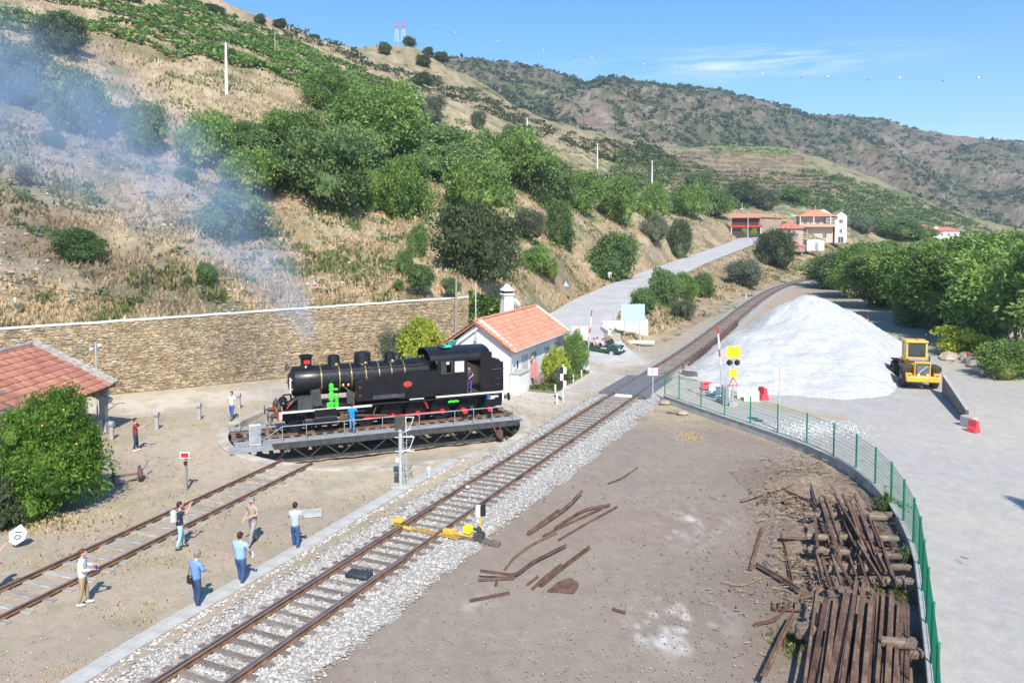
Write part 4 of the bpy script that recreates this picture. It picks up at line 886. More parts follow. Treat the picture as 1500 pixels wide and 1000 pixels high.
for x, r, h in ((-2.65, .36, .62), (-.95, .5, .72), (.72, .34, .62)):
    m = MB(); m.lathe([(r * 1.12, 0), (r * 1.02, .1), (r, .2), (r * .99, h * .75), (r * .9, h * .92), (r * .6, h), (.02, h * 1.02)], 24, c=(x, 0, cz + .82)); o_ = part('steam_dome' if r < .45 else 'sand_dome', m, black, smooth=True)
    m = MB(); m.ell((x + .1, -r * .95, cz + .9), (.13, .1, .12), 8, 5); m.build('valve', brass, o_); m = MB(); m.cyl((x + .1, -r * .9, cz + .9), (x + .5, -.85, cz + .4), .02, n=5); m.cyl((x, -r * .9, cz + .9), (x - .5, -.9, cz + .2), .02, n=5); m.build('valve_rod', dark_steel, o_)
for x in (1.15, 2.0): m = MB(); m.lathe([(.12, 0), (.12, .18), (.06, .26)], 10, c=(x, .1, cz + .86)); part('safety_valve', m, dark_steel, smooth=True)
m = MB(); m.tube([(-4.9, -.66, cz + .62), (-1, -.72, cz + .62), (2.6, -.74, cz + .66)], .022, 5); [m.cyl((x, -.6, cz + .55), (x, -.74, cz + .64), .02, n=4) for x in (-4.5, -3, -1.5, 0, 1.5)]; part('boiler_handrail', m, dark_steel)
o_ = part('firebox', MB().prism([(1.9, 1.5), (1.9, 3.3), (2.0, 3.62), (3.3, 3.62), (3.3, 1.5)], 1.5), black)
xl(MB(), [(1.85, .94), (3.3, .94)], 28, cz=cz).build('firebox_wrapper', black, o_, True)
# side tanks
poly = [(-1.65, 1.62), (-1.65, 2.68), (-1.2, 2.82), (.1, 3.06), (3.3, 3.12), (3.3, 1.55), (1.0, 1.55), (.9, 1.62)]
for s_ in (-1, 1):
    T_ = Matrix.Translation((0, s_ * 1.16, 0)); o_ = part('side_tank', MB().prism(poly, .56, T_), black)
    m = MB(); 
    for x in (-1.2, -.2, .8, 1.8, 2.8):
        for k in range(14):
            z = 1.75 + k * .11
            if z < 2.7: m.box((x, s_ * 1.443, z), (.025, .012, .025))
    tag(m.build('rivets', black_dull, o_), kind='stuff')
    m = MB(); m.box((.3, s_ * 1.445, 1.78), (1.9, .012, .22)); m.build('tank_recess', dark_steel, o_)
    M_ = Matrix.Translation((1.45, s_ * 1.45, 2.42)) @ Matrix.Rotation(PI / 2, 4, 'X') @ Matrix.Diagonal((1.15, .75, 1, 1)); m = MB(); m.lathe([(.2, -.015), (.2, .015)], 20, M=M_); m.build('number_plate', red_p, o_)
    m = MB(); m.lathe([(.225, -.008), (.225, .008)], 20, M=M_); m.build('plate_rim', brass, o_)
    for z in (1.95, 2.45): m = MB(); m.box((-1.4, s_ * 1.45, z), (.1, .03, .06)); m.build('tap_mark', red_p, o_)
# cab
cabpts = []
for i in range(13):
    a = PI * i / 12; cabpts.append((1.42 * math.cos(a), 3.72 + .62 * math.sin(a) ** .8))
def yz_prism(m, poly, x0, x1):
    n = len(poly); vs = [(x0, y, z) for y, z in poly] + [(x1, y, z) for y, z in poly]
    return m.add(vs, [tuple(range(n)), tuple(range(2 * n - 1, n - 1, -1))] + [(i, n + i, n + (i + 1) % n, (i + 1) % n) for i in range(n)])
inner = [(y * .97, z - .05) for y, z in cabpts]
m = MB(); ring = cabpts + inner[::-1]; n_ = len(ring)
vs = [(2.85, y, z) for y, z in ring] + [(6.75, y, z) for y, z in ring]; k = len(cabpts)
fs = [(i, n_ + i, n_ + (i + 1) % n_, (i + 1) % n_) for i in range(n_)] + [(i, i + 1, n_ - 2 - i, n_ - 1 - i) for i in range(k - 1)] + [(n_ + i + 1, n_ + i, 2 * n_ - 1 - i, 2 * n_ - 2 - i) for i in range(k - 1)]
m.add(vs, fs); cab = part('cab', MB().box((3.35, 0, 2.6), (.05, 2.0, 1.9)), black); m.build('cab_roof', black, cab, True)
m = MB(); m.bbox((4.0, -.3, 4.38), (.5, .8, .08), .02); m.build('roof_hatch', dark_steel, cab)
for s_ in (-1, 1):
    y = s_ * 1.42; m = MB(); m.box((4.25, y, 2.2), (1.9, .04, 1.35)); m.box((3.42, y, 3.25), (.24, .04, .75)); m.box((4.3, y, 3.25), (.12, .04, .75)); m.box((5.12, y, 3.25), (.14, .04, .75)); m.box((4.27, y, 3.68), (1.95, .04, .13)); m.box((5.65, y, 3.68), (.9, .04, .13))
    m.box((6.45, y, 2.9), (.75, .04, 2.3)); m.build('cab_side', black, cab)
    m = MB(); [m.box((x, y * 1.005, 3.25), d_) for x, d_ in ((3.56, (.05, .05, .72)), (4.22, (.05, .05, .72)), (4.38, (.05, .05, .72)), (5.03, (.05, .05, .72)))]; [m.box((x, y * 1.005, z), (.7, .05, .05)) for x in (3.89, 4.7) for z in (2.9, 3.61)]; m.build('window_frame', dark_steel, cab)
    m = MB(); m.box((3.72, y, 3.25), (.3, .012, .66)); m.build('window_pane', glass, cab)
m = MB(); m.box((5.0, 0, 1.52), (3.6, 2.8, .06)); m.build('cab_floor', dark_steel, cab)
m = MB(); m.box((3.5, 0, 2.6), (.25, 1.6, 1.2)); m.build('backhead', dark_steel, cab)
# coal bunker
m = MB().prism([(6.1, 1.55), (6.1, 3.1), (6.8, 3.1), (6.82, 3.72), (7.6, 3.35), (7.62, 1.62), (7.5, 1.55)], 2.8); bk = part('coal_bunker', m, black)
m = MB(); m.box((7.1, -1.42, 2.95), (1.1, .03, .05)); [m.box((7.2, -1.44, z), (.3, .05, .03)) for z in (2.35, 2.0)]; m.build('bunker_beading', dark_steel, bk)
m = MB(); 
for i in range(60): m.ell((7.15 + random.uniform(-.25, .3), random.uniform(-1.1, 1.1), 3.42 + random.uniform(-.05, .04)), (.12, .12, .06), 5, 4)
tag(m.build('coal', black_dull, bk), kind='stuff')
# running board and buffer beams
m = MB(); m.box((-3.75, 0, 1.28), (4.5, 2.75, .05)); m.box((3.0, 0, 1.36), (9.2, 2.75, .05)); rb = part('running_board', m, black_dull)
for s_ in (-1, 1):
    m = MB(); m.box((-3.3, s_ * 1.39, 1.31), (5.2, .03, .11)); m.box((-5.88, s_ * 1.39, 1.15), (.16, .03, .42)); m.build('white_edge_stripe', white_paint, rb)
    m = MB(); m.box((5.4, s_ * 1.43, 1.5), (4.4, .03, .1)); m.box((7.57, s_ * 1.43, 1.2), (.1, .03, .62)); m.build('rear_white_stripe', white_paint, rb)
    m = MB(); m.box((2.0, s_ * 1.43, 1.49), (.9, .03, .05)); m.build('white_mark', white_paint, rb)
for x, dx, nm in ((-6.0, -1, 'front_buffer_beam'), (7.62, 1, 'rear_buffer_beam')):
    m = MB(); m.box((x, 0, 1.08), (.09, 2.7, .48)); bb_ = part(nm, m, red_p if dx < 0 else black)
    for y in (-.95, .95):
        m = MB(); m.cyl((x, y, 1.06), (x + dx * .34, y, 1.06), .12, n=10); m.cyl((x + dx * .34, y, 1.06), (x + dx * .5, y, 1.06), .055, n=8); m.cyl((x + dx * .5, y, 1.06), (x + dx * .545, y, 1.06), .25, n=16); m.build('buffer', dark_steel, bb_, True)
    m = MB(); m.tube([(x, 0, 1.0), (x + dx * .25, 0, .95), (x + dx * .27, 0, .6), (x + dx * .3, .02, .4)], .04, 6); m.tube([(x, .35, 1.0), (x + dx * .2, .35, .8), (x + dx * .12, .35, .45)], .03, 6); m.build('coupling', rust, bb_)
    for y in (-.8, .8):
        m = MB(); m.lathe([(.12, 0), (.13, .22), (.07, .3), (.05, .38)], 10, c=(x - dx * .1, y, 1.36)); m.cyl((x + dx * .03, y, 1.47), (x + dx * .06, y, 1.47), .09, n=10); m.build('lamp', dark_steel, bb_, True)
m = MB(); m.box((-6.06, -1.05, 1.45), (.03, .12, .2)); part('green_lamp_glass', m, greenp)
m = MB(); m.box((-5.8, -.45, 1.48), (.06, .7, .3), rx=.4); m.box((-5.75, -.75, 1.35), (.06, .3, .3), rx=-.5); part('front_guard_iron', m, red_p)
m = MB(); m.cyl((-5.5, -.95, 1.45), (-5.15, -.95, 1.8), .035, n=6); part('red_lever', m, red_p)
m = MB(); m.ell((-5.6, -.35, 1.6), (.3, .34, .26), 12, 7); m.ell((-5.55, .45, 1.62), (.28, .34, .26), 12, 7); m.cyl((-5.4, -.6, 1.55), (-4.8, -.6, 1.9), .2, n=10); m.tube([(-5.6, -.3, 1.9), (-5.6, -.3, 2.1), (-5.2, -.3, 2.12), (-5.15, -.3, 1.8)], .05, 6); part('front_pumps', m, black, smooth=True)
m = MB(); m.lathe([(.05, 0), (.12, .06), (.12, .2), (.05, .3), (.035, .42)], 10, c=(-5.35, -.1, cz + .72)); part('top_headlamp', m, dark_steel, smooth=True)
m = MB(); m.box((-4.5, -1.1, 1.72), (.8, .35, .75)); m.box((-3.85, -1.05, 1.95), (.55, .03, 1.0), ry=-.12); part('tool_box', m, dark_steel)
m = MB()
m.lathe([(.14, 0), (.16, .05), (.15, .3), (.1, .33), (.1, .42), (.16, .46), (.16, .85), (.12, .9), (.1, .95), (.15, 1.0), (.14, 1.35), (.06, 1.42)], 12, c=(-3.0, -1.12, 1.32)); m.lathe([(.12, 0), (.13, .3), (.08, .34), (.12, .4), (.12, .72), (.05, .8)], 12, c=(-2.72, -1.25, 1.32)); m.lathe([(.12, 0), (.13, .3), (.08, .34)], 12, c=(-3.18, -1.25, 1.32)); m.cyl((-2.9, -1.2, 2.4), (-2.65, -1.2, 2.38), .07, n=8); m.box((-2.95, -1.2, 1.6), (.5, .1, .08))
part('air_pump', m, greenp, smooth=True)
m = MB(); [m.ell((x, -1.05, 2.55), (.11, .09, .12), 10, 6) for x in (-2.3, -2.0)]; m.tube([(-2.3, -1.0, 2.5), (-1.7, -1.1, 2.0), (-1.7, -1.1, 1.4)], .03, 5); part('oil_pumps', m, brass, smooth=True)
m = MB(); m.tube([(-2.65, -.85, 3.1), (-3.1, -1.1, 2.7)], .02, 5); m.tube([(-2.2, -.8, 3.2), (-1.65, -1.0, 2.9)], .025, 5); m.tube([(-1.9, -1.2, 2.2), (-1.9, -1.2, 1.4)], .03, 5); m.box((-1.95, -1.15, 1.85), (.35, .25, .7)); part('pipework', m, dark_steel)
# frame, wheels and motion
m = MB(); m.box((.6, 0, .95), (12.6, 1.2, .6)); part('frame', m, black_dull)
def wheel(x, r, y, nm, spokes=12):
    M_ = Matrix.Translation((x, y, r)) @ Matrix.Rotation(PI / 2, 4, 'X'); m = MB()
    m.lathe([(r * .84, -.06), (r * .97, -.06), (r, .0), (r * .97, .06), (r * .84, .06)], 26, M=M_); m.lathe([(r * .2, -.07), (r * .2, .07)], 10, M=M_)
    for i in range(spokes):
        a = 2 * PI * i / spokes; m.box((x + math.cos(a) * r * .52, y, r + math.sin(a) * r * .52), (r * .68, .05, .06), ry=-a)
    return m.build(nm, black, lo, True)
for s_ in (-1, 1):
    y = s_ * .84
    for x in (-1.0, .55, 2.1, 3.65):
        o_ = wheel(x, .66, y, 'driving_wheel'); m = MB(); m.cyl((x + .1, y + s_ * .08, .5), (x + .1, y + s_ * .22, .5), .15 if x > 1 else .12, n=12); m.build('crank_pin', red_p, o_)
        m = MB(); m.box((x - .25, y + s_ * .03, .95), (.4, .05, .28), ry=.7); m.build('counterweight', plain('dark_red_paint', (.3, .02, .015), .5), o_)
    for x in (-5.0, ): wheel(x, .43, y, 'leading_wheel', 10)
    for x in (5.1, 6.75):
        o_ = wheel(x, .43, y, 'trailing_wheel', 10); m = MB(); m.cyl((x, y + s_ * .08, .45), (x, y + s_ * .5, .45), .17, n=14); m.build('axle_box_cover', red_p, o_)
    m = MB(); m.box((1.35, y + s_ * .24, .5), (5.0, .05, .11)); part('coupling_rod', m, red_p)
    m = MB(); m.box((-1.0, y + s_ * .32, .72), (2.6, .05, .1), ry=.09); m.tube([(-.4, y + s_ * .3, 1.2), (-.6, y + s_ * .3, .6)], .035, 5); m.box((-1.9, y + s_ * .3, 1.0), (1.6, .06, .06)); part('connecting_rod', m, rust)
    m = MB(); m.cyl((-4.0, y + s_ * .28, .72), (-2.75, y + s_ * .28, .72), .36, n=16); m.box((-3.4, y + s_ * .33, .9), (1.25, .5, .85)); m.cyl((-4.1, y + s_ * .25, 1.15), (-2.6, y + s_ * .25, 1.15), .18, n=10); part('cylinder', m, black)
    m = MB(); m.tube([(-2.7, y + s_ * .35, .3), (-2.3, y + s_ * .35, 1.2)], .04, 5); m.box((-2.2, y + s_ * .3, .75), (.6, .08, .3)); m.box((-2.35, y + s_ * .32, 1.05), (.7, .06, .12)); part('slide_bar', m, mat('oily_brown_steel', (.1, .06, .03), (.25, .16, .09), scale=5, rough=.5))
    for x, nn_ in ((-4.75, 3), (5.6, 2)):
        m = MB(); [m.box((x, s_ * 1.28, .45 + k * .33), (.45, .28, .05)) for k in range(nn_)]; m.box((x - .2, s_ * 1.3, .8), (.04, .1, .95)); m.box((x + .2, s_ * 1.3, .8), (.04, .1, .95)); part('footstep', m, black)
m = MB(); m.box((6.95, -1.3, .95), (1.1, .2, .62)); bx_ = part('battery_box', m, black); m = MB(); m.box((6.6, -1.42, 1.22), (.16, .03, .28)); m.build('blue_sticker', plain('sticker_blue', (.03, .1, .5), .5), bx_); m = MB(); m.box((7.0, -1.42, 1.24), (.5, .03, .1)); m.box((6.85, -1.42, 1.13), (.3, .03, .06)); m.build('white_sticker', white_paint, bx_)
m = MB(); m.box((4.35, -1.2, 1.1), (.5, .08, .12)); [m.ell((4.1 + i * .14, -1.22, 1.08 + .04 * (i % 2)), (.08, .06, .09), 6, 4) for i in range(5)]; part('injector', m, greenp)
m = MB(); m.tube([(2.3, -1.2, 1.5), (2.6, -1.25, 1.15), (2.75, -1.25, .8)], .07, 6); part('red_hanger', m, MATS['dark_red_paint'])
# things lying on the cab roof
m = MB(); m.box((4.2, -.55, 4.47), (.55, .3, .06), rz=.3, ry=.25); m.box((4.55, -.6, 4.62), (.5, .05, .38), rz=.2, ry=.15, rx=.6); m.cyl((3.95, -.75, 4.4), (4.4, -.7, 4.4), .05)
o_ = m.build('folded_tarp', plain('turquoise_plastic', (.08, .55, .42), .5)); o_.location = (BC.x, BC.y, .245); o_.rotation_euler = (0, 0, BA); tag(o_, 'crumpled turquoise plastic sheet lying on the locomotive cab roof', 'plastic sheet')

# ================================================================ station house
HA = math.radians(21.7); HL, HW, HH, HR = 12.4, 5.35, 3.15, 5.1
# local: x along the track side (away), y to the left (negative = behind), origin at the near right corner
hs = thing('station_house', 'small white station house with a tiled roof and a tapered chimney beside the turntable', 'house', (-.1, 57.0, 0), PI / 2 - HA)
def hwin(m_, x, z, w_, h_, y=0.02): pass
m = MB()
m.box((HL / 2, HW - .1, HH / 2), (HL, .2, HH)); 
# front wall with openings (y=0 plane), built of piers and lintels
ops = [(2.3, .9, 1.05, 2.35), (4.3, .0, .95, 2.3), (7.4, .0, .95, 2.3), (9.9, .9, .9, 2.3)]
x = 0
for ox, z0, ow, z1 in ops:
    m.box(((x + ox) / 2, .1, HH / 2), (ox - x, .2, HH)); m.box((ox + ow / 2, .1, (z1 + HH) / 2), (ow, .2, HH - z1))
    if z0: m.box((ox + ow / 2, .1, z0 / 2), (ow, .2, z0))
    x = ox + ow
m.box(((x + HL) / 2, .1, HH / 2), (HL - x, .2, HH))
for gx in (.1, HL - .1):
    T_ = Matrix.Translation((gx, 0, 0)) @ Matrix.Rotation(PI / 2, 4, 'Z'); m.prism([(.2, 0), (HW - .2, 0), (HW - .2, HH), (HW / 2, HR - .12), (.2, HH)], .2, T_)
wl_ = m.build('wall', white_paint, hs)
m = MB(); m.box((.9, -.35, .75), (2.1, .7, 1.5)); o_ = m.build('meter_housing', white_paint, hs); m = MB(); m.box((.9, -.38, 1.53), (2.2, .8, .06)); m.build('housing_cap', concrete_light, o_)
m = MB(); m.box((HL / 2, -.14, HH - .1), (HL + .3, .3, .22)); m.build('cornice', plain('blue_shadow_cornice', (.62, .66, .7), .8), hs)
wood_grey = plain('grey_shutter', (.5, .52, .53), .7)
for ox, z0, ow, z1 in ops:
    if z0:
        w_ = MB(); w_.box((ox + ow / 2, .12, (z0 + z1) / 2), (ow, .06, z1 - z0)); o_ = w_.build('window', glass, hs)
        f_ = MB(); [f_.box((ox + ow * k, .07, (z0 + z1) / 2), (.07, .08, z1 - z0)) for k in (.03, .5, .97)]; [f_.box((ox + ow / 2, .07, z), (ow, .08, .06)) for z in (z0 + .03, (z0 + z1) / 2, z1 - .03)]; f_.build('frame', white_paint, o_)
        f_ = MB(); f_.box((ox + ow / 2, -.06, z0 - .05), (ow + .25, .22, .08)); f_.build('sill', concrete, o_)
        f_ = MB(); [f_.box((ox + ow * .27 + k * ow * .46, .03, (z0 + z1) / 2), (ow * .44, .03, z1 - z0 - .1)) for k in (0, 1)]; f_.build('shutter', wood_grey, o_)
    else:
        w_ = MB(); w_.box((ox + ow / 2, .12, z1 / 2), (ow, .06, z1)); o_ = w_.build('door', plain('door_white', (.6, .62, .6), .6), hs); f_ = MB(); [f_.box((ox + ow / 2, .08, z), (ow * .7, .03, .7)) for z in (.6, 1.6)]; f_.build('door_panel', wood_grey, o_); f_ = MB(); f_.cyl((ox + ow * .85, .08, 1.05), (ox + ow * .85, .0, 1.05), .03); f_.build('handle', dark_steel, o_)
    f_ = MB(); [f_.box((ox + k * ow, -.01, (z0 + z1) / 2), (.1, .05, z1 - z0)) for k in (0, 1)]; f_.box((ox + ow / 2, -.01, z1 + .05), (ow + .2, .05, .12)); f_.build('stone_surround', concrete, hs)
m = MB(); m.box((1.35, -.01, 2.0), (.25, .04, .5)); m.build('notice_board', dark_steel, hs)
m = MB(); [m.box((.5 + .14 * k + (.7 if k > 3 else 0) * 0, -.012, 1.95 + .0 * k), (.09, .02, .06)) for k in range(4)]; [m.box((.45 + .13 * k, -.012, 1.5 + .03 * k), (.08, .02, .05)) for k in range(8)]; tag(m.build('faded_wall_marks', plain('dark_lettering', (.12, .12, .13), .8), hs), kind='stuff')
m = MB(); [m.box((-.012, .75 + .35 * k, 2.35 - .02 * k), (.02, .2, .07)) for k in range(3)]; [m.box((-.012, .7 + .22 * k, 2.6), (.02, .12, .05)) for k in range(3)]; m.build('gable_marks', plain('pale_grey_mark', (.45, .45, .46), .8), hs)
for cc_, oy, oz, nm in ((signyellow, 1.45, 2.0, 'yellow_star_sticker'), (red_p, 1.05, 2.0, 'red_star_sticker')):
    M_ = Matrix.Translation((-.02, oy, oz)) @ Matrix.Rotation(PI / 2, 4, 'Y'); pts5 = [((.24 if k % 2 == 0 else .11) * math.cos(k * PI / 5), (.24 if k % 2 == 0 else .11) * math.sin(k * PI / 5)) for k in range(10)]
    m = MB(); m.add([(a, b, -.01) for a, b in pts5] + [(a, b, .01) for a, b in pts5], [tuple(range(9, -1, -1)), tuple(range(10, 20))] + [(i, (i + 1) % 10, 10 + (i + 1) % 10, 10 + i) for i in range(10)], M_); m.build(nm, cc_, hs)
# roof: tiles laid in courses on both slopes
tile_new = mat('orange_roof_tile', (.5, .2, .12), (.68, .31, .2), scale=3, rough=.85, bump=.2, c3=(.6, .26, .165), objrand=.12)
tile_new_v = mat('orange_roof_tile_mixed', (.82, .82, .82), (1.05, 1.05, 1.05), scale=8, rough=.85, attr=True)
def tiles(parent, x0, x1, y_e, z_e, y_r, z_r, tw, tl, m_single, m_mix, colfun, nsingle, key, rad=.11, thick=.02):
    """barrel tiles laid from the eave (y_e, z_e) to the ridge (y_r, z_r)"""
    sl_ = math.hypot(y_r - y_e, z_r - z_e); uy, uz = (y_r - y_e) / sl_, (z_r - z_e) / sl_; nr = int(sl_ / tl); nc = int((x1 - x0) / tw)
    segs = 5; V0 = []
    for v, dz_ in ((0, .045), (tl * 1.12, 0)):
        for i in range(segs): a = PI * i / (segs - 1); V0.append((-math.cos(a) * tw * .52, v, math.sin(a) * rad + dz_))
    V0 += [(-tw * .52, 0, .005), (tw * .52, 0, .005)]
    F0 = [(i, i + 1, segs + i + 1, segs + i) for i in range(segs - 1)]; F1 = [(0, 10, 11, 4), (0, 4, 3, 1), (1, 3, 2, 2)]
    V0 = np.array(V0); all_ = [(r, c_) for r in range(nr + 1) for c_ in range(nc)]; all_.sort(key=key)
    mbt = MB(); mbt.add([tuple(v) for v in V0], F0 + [(0, 4, 3, 2, 1)]); o_ = mbt.build('roof_tile', m_single); tm_ = o_.data; bpy.data.objects.remove(o_); tm_.polygons.foreach_set('use_smooth', [True] * 4 + [False])
    Vs, Cs = [], []
    for k_, (r, c_) in enumerate(all_):
        s_ = r * tl - .08; bx, by, bz = x0 + (c_ + .5) * tw + random.uniform(-.012, .012), y_e + uy * s_, z_e + uz * s_ + random.uniform(-.006, .01)
        if r * tl > sl_ - .15: continue
        ang = math.atan2(uz, abs(uy)); 
        if k_ < nsingle:
            o_ = link('roof_tile', tm_, parent); o_.location = (bx, by, bz); o_.rotation_euler = (ang, 0, 0 if uy > 0 else PI)
        else:
            v = V0.copy(); y_, z_ = v[:, 1] * math.cos(ang) - v[:, 2] * math.sin(ang), v[:, 1] * math.sin(ang) + v[:, 2] * math.cos(ang); sg = 1 if uy > 0 else -1
            Vs.append(np.stack([bx + v[:, 0] * sg, by + y_ * sg, bz + z_], -1)); Cs.append(np.tile(colfun(r, c_), (12, 1)))
    if Vs:
        Fq = (np.arange(len(Vs))[:, None, None] * 12 + np.array(F0 + [(0, 4, 3, 1)])[None]).reshape(-1, 4)
        o_ = link('roof_tiles_rest', mesh_np('roof_tiles_rest', np.concatenate(Vs), Fq, m_mix, True, np.concatenate(Cs)), parent); tag(o_, kind='stuff')
ry_e, rz_e, ry_r, rz_r = -.42, HH - .06, HW / 2, HR + .12
m = MB(); 
for e_, r_ in (((-.4, HH - .08)), (HW / 2, HR + .05)), ((HW + .4, HH - .08), (HW / 2, HR + .05)):
    (ya, za), (yb, zb) = e_, r_; m.add([(-.35, ya, za), (HL + .35, ya, za), (HL + .35, yb, zb), (-.35, yb, zb), (-.35, ya, za - .1), (HL + .35, ya, za - .1), (HL + .35, yb, zb - .1), (-.35, yb, zb - .1)], [(0, 1, 2, 3), (7, 6, 5, 4), (0, 4, 5, 1), (3, 2, 6, 7), (1, 5, 6, 2), (0, 3, 7, 4)])
rf = m.build('roof', mat('roof_bed', (.42, .17, .1), (.5, .22, .14), scale=4, rough=.9), hs)
cf = lambda r, c_: np.array(random.choice([(.6, .27, .17), (.66, .31, .2), (.56, .24, .15), (.63, .3, .21)])) * (.8 if random.random() < .05 else 1) * random.uniform(.93, 1.07)
tiles(rf, -.4, HL + .4, ry_e, rz_e + .02, ry_r, rz_r, .27, .41, tile_new, tile_new_v, cf, 0, key=lambda q: q[0] + q[1] * .05, rad=.055)
tiles(rf, -.4, HL + .4, HW + .42, rz_e + .02, ry_r, rz_r, .27, .41, tile_new, tile_new_v, cf, 0, key=lambda q: q[0], rad=.055)
m = MB(); [m.cyl((-.4 + k * .4, HW / 2, HR + .17), (-.02 + k * .4, HW / 2, HR + .19), .1, .12, n=8) for k in range(33)]; tag(m.build('ridge_tiles', tile_new, rf), kind='stuff')
m = MB(); sl_ = math.hypot(HW / 2 + .4, HR - HH + .15); a_ = math.atan2(HR - HH + .15, HW / 2 + .4)
for gx in (.35, HL + .3):
    m.add([(gx - .22, -.3, HH + .1), (gx + .22, -.3, HH + .1), (gx + .22, HW / 2, HR + .25), (gx - .22, HW / 2, HR + .25), (gx - .22, -.3, HH - .02), (gx + .22, -.3, HH - .02), (gx + .22, HW / 2, HR + .1), (gx - .22, HW / 2, HR + .1)], [(0, 1, 2, 3), (0, 4, 5, 1), (1, 5, 6, 2), (3, 7, 4, 0), (2, 6, 7, 3)])
m.build('verge_capping', white_paint, rf)
m = MB(); m.tube([(-.3, -.5, HH - .02), (HL + .3, -.5, HH - .05)], .06, 7); m.tube([(-.05, -.45, HH), (-.05, -.08, HH - .35), (-.05, -.08, .1)], .045, 6); m.build('gutter', galv, hs)
m = MB(); m.box((-.16, HW - 1.5, HH - .1 + .7), (.1, 3.3, .12), rx=-.63); m.build('verge_board', white_paint, hs)
m = MB(); m.lathe([(.78, 0), (.52, 2.3), (.52, 2.45), (.66, 2.5), (.66, 2.6), (.5, 2.66), (.5, 2.8), (.64, 2.85), (.62, 2.95), (.25, 3.25), (.2, 3.35), (.05, 3.4)], 4, c=(8.2, 3.6, 4.0), M=None); ch_ = m.build('chimney', white_paint, hs)
m = MB(); m.lathe([(.56, 2.62), (.57, 2.84)], 4, c=(8.2, 3.6, 3.98)); m.build('smoke_slot', black_dull, ch_)
m = MB(); M_ = Matrix.Translation((9.6, 3.4, 5.6)) @ Matrix.Rotation(1.2, 4, 'Y') @ Matrix.Rotation(.3, 4, 'X'); m.lathe([(.05, -.12), (.3, -.08), (.52, .0), (.55, .03)], 18, M=M_); m.cyl((9.6, 3.4, 4.3), (9.6, 3.4, 5.6), .03); m.cyl((9.6, 3.4, 5.6), (10.1, 3.2, 5.7), .02); m.build('satellite_dish', white_paint, hs, True)
m = MB(); m.cyl((-.15, HW / 2, HR - 1.6), (-.15, HW / 2, HR + 2.9), .05, n=8); m.box((-.2, HW / 2, HR - 1.2), (.08, .25, .3)); m.build('roof_mast', galv, hs)
m = MB(); m.box((4.1, -.3, 1.1), (.03, .5, 1.2)); fl = m.build('flag', plain('flag_cloth', (.55, .2, .2), .8), hs); m = MB(); m.ell((3.9, -.25, 2.1), (.16, .14, .16), 8, 5); m.build('orange_lantern', plain('orange_plastic', (.85, .28, .05), .5), hs)
m = MB(); m.box((6.0, -1.5, .02), (8.8, 2.6, .06)); gr_ = m.build('garden_bed', mat('garden_soil', (.12, .14, .06), (.25, .22, .13), scale=3, rough=.95, bump=.5), hs)
m = MB(); [m.box((x, y, .3), (.09, .09, .6)) for x, y in ((1.8, -2.8), (4.0, -2.8), (6.2, -2.8), (8.4, -2.8), (10.4, -2.8))]; m.build('garden_post', white_paint, hs)
m = MB(); m.bbox((3.6, -.9, .45), (1.3, .45, .5), .05); m.build('stone_trough', mat('brown_trough', (.2, .15, .12), (.32, .26, .2), scale=4, rough=.9), hs)
def near_h(x, y, z=0): a = PI / 2 - HA; return Vector((-.1 + x * math.cos(a) - y * math.sin(a), 57 + x * math.sin(a) + y * math.cos(a), z))
for (x, y), wid, H_, kind, lb in (((5.3, -1.6), 1.9, 2.5, 'yellow', 'bright green bush in the little garden in front of the white house'), ((4.3, -2.1), 1.0, 1.2, 'olive', 'grey green low bush left of the bright green garden bush'), ((6.3, -2.3), 1.1, .9, 'pale', 'low garden plants at the kerb right of the bright bush'), ((11.2, -1.4), 1.9, 3.0, 'heaven', 'leafy green tree at the far corner of the white house')):
    p = near_h(x, y); t = thing('garden_bush', lb, 'bush', p, 0, 'plants in the station garden'); cr = link('crown', crowns(kind)[0], t); cr.location = (0, 0, H_ / 2 + .1); cr.scale = (wid / 2, wid / 2, H_ / 2); trunk_mesh(H_ * .6, .05, 3).build('stem', bark, t)
gp = [near_h(RNG.uniform(2, 10.5), RNG.uniform(-2.8, -.4), .05) for i in range(500)]; tufts('garden_grass', [tuple(p) for p in gp], .1, .35, Lweed, 71, .5)
p = D(616, 505, 61); p = Vector((p.x, 61.5, 0)); t = thing('mimosa_tree', 'bright yellow green tree between the stone wall and the locomotive boiler', 'tree', p)
for q, s_ in (((0, 0, 3.0), (1.7, 1.7, 1.7)), ((.9, .3, 2.2), (1.2, 1.2, 1.2)), ((-.3, 0, 3.9), (1.1, 1.1, 1.0))): cr = link('crown', crowns('yellow')[0], t); cr.location = q; cr.scale = s_
trunk_mesh(3.2, .09, 5).build('trunk', bark, t)
p = Vector((p.x - 1.9, 62.3, 0)); t = thing('grey_green_shrub', 'dark grey green shrub left of the bright yellow green tree behind the boiler', 'bush', p); cr = link('crown', crowns('olive')[1], t); cr.location = (0, 0, 2.2); cr.scale = (1.5, 1.3, 1.6); trunk_mesh(2.2, .07, 6).build('trunk', bark, t)
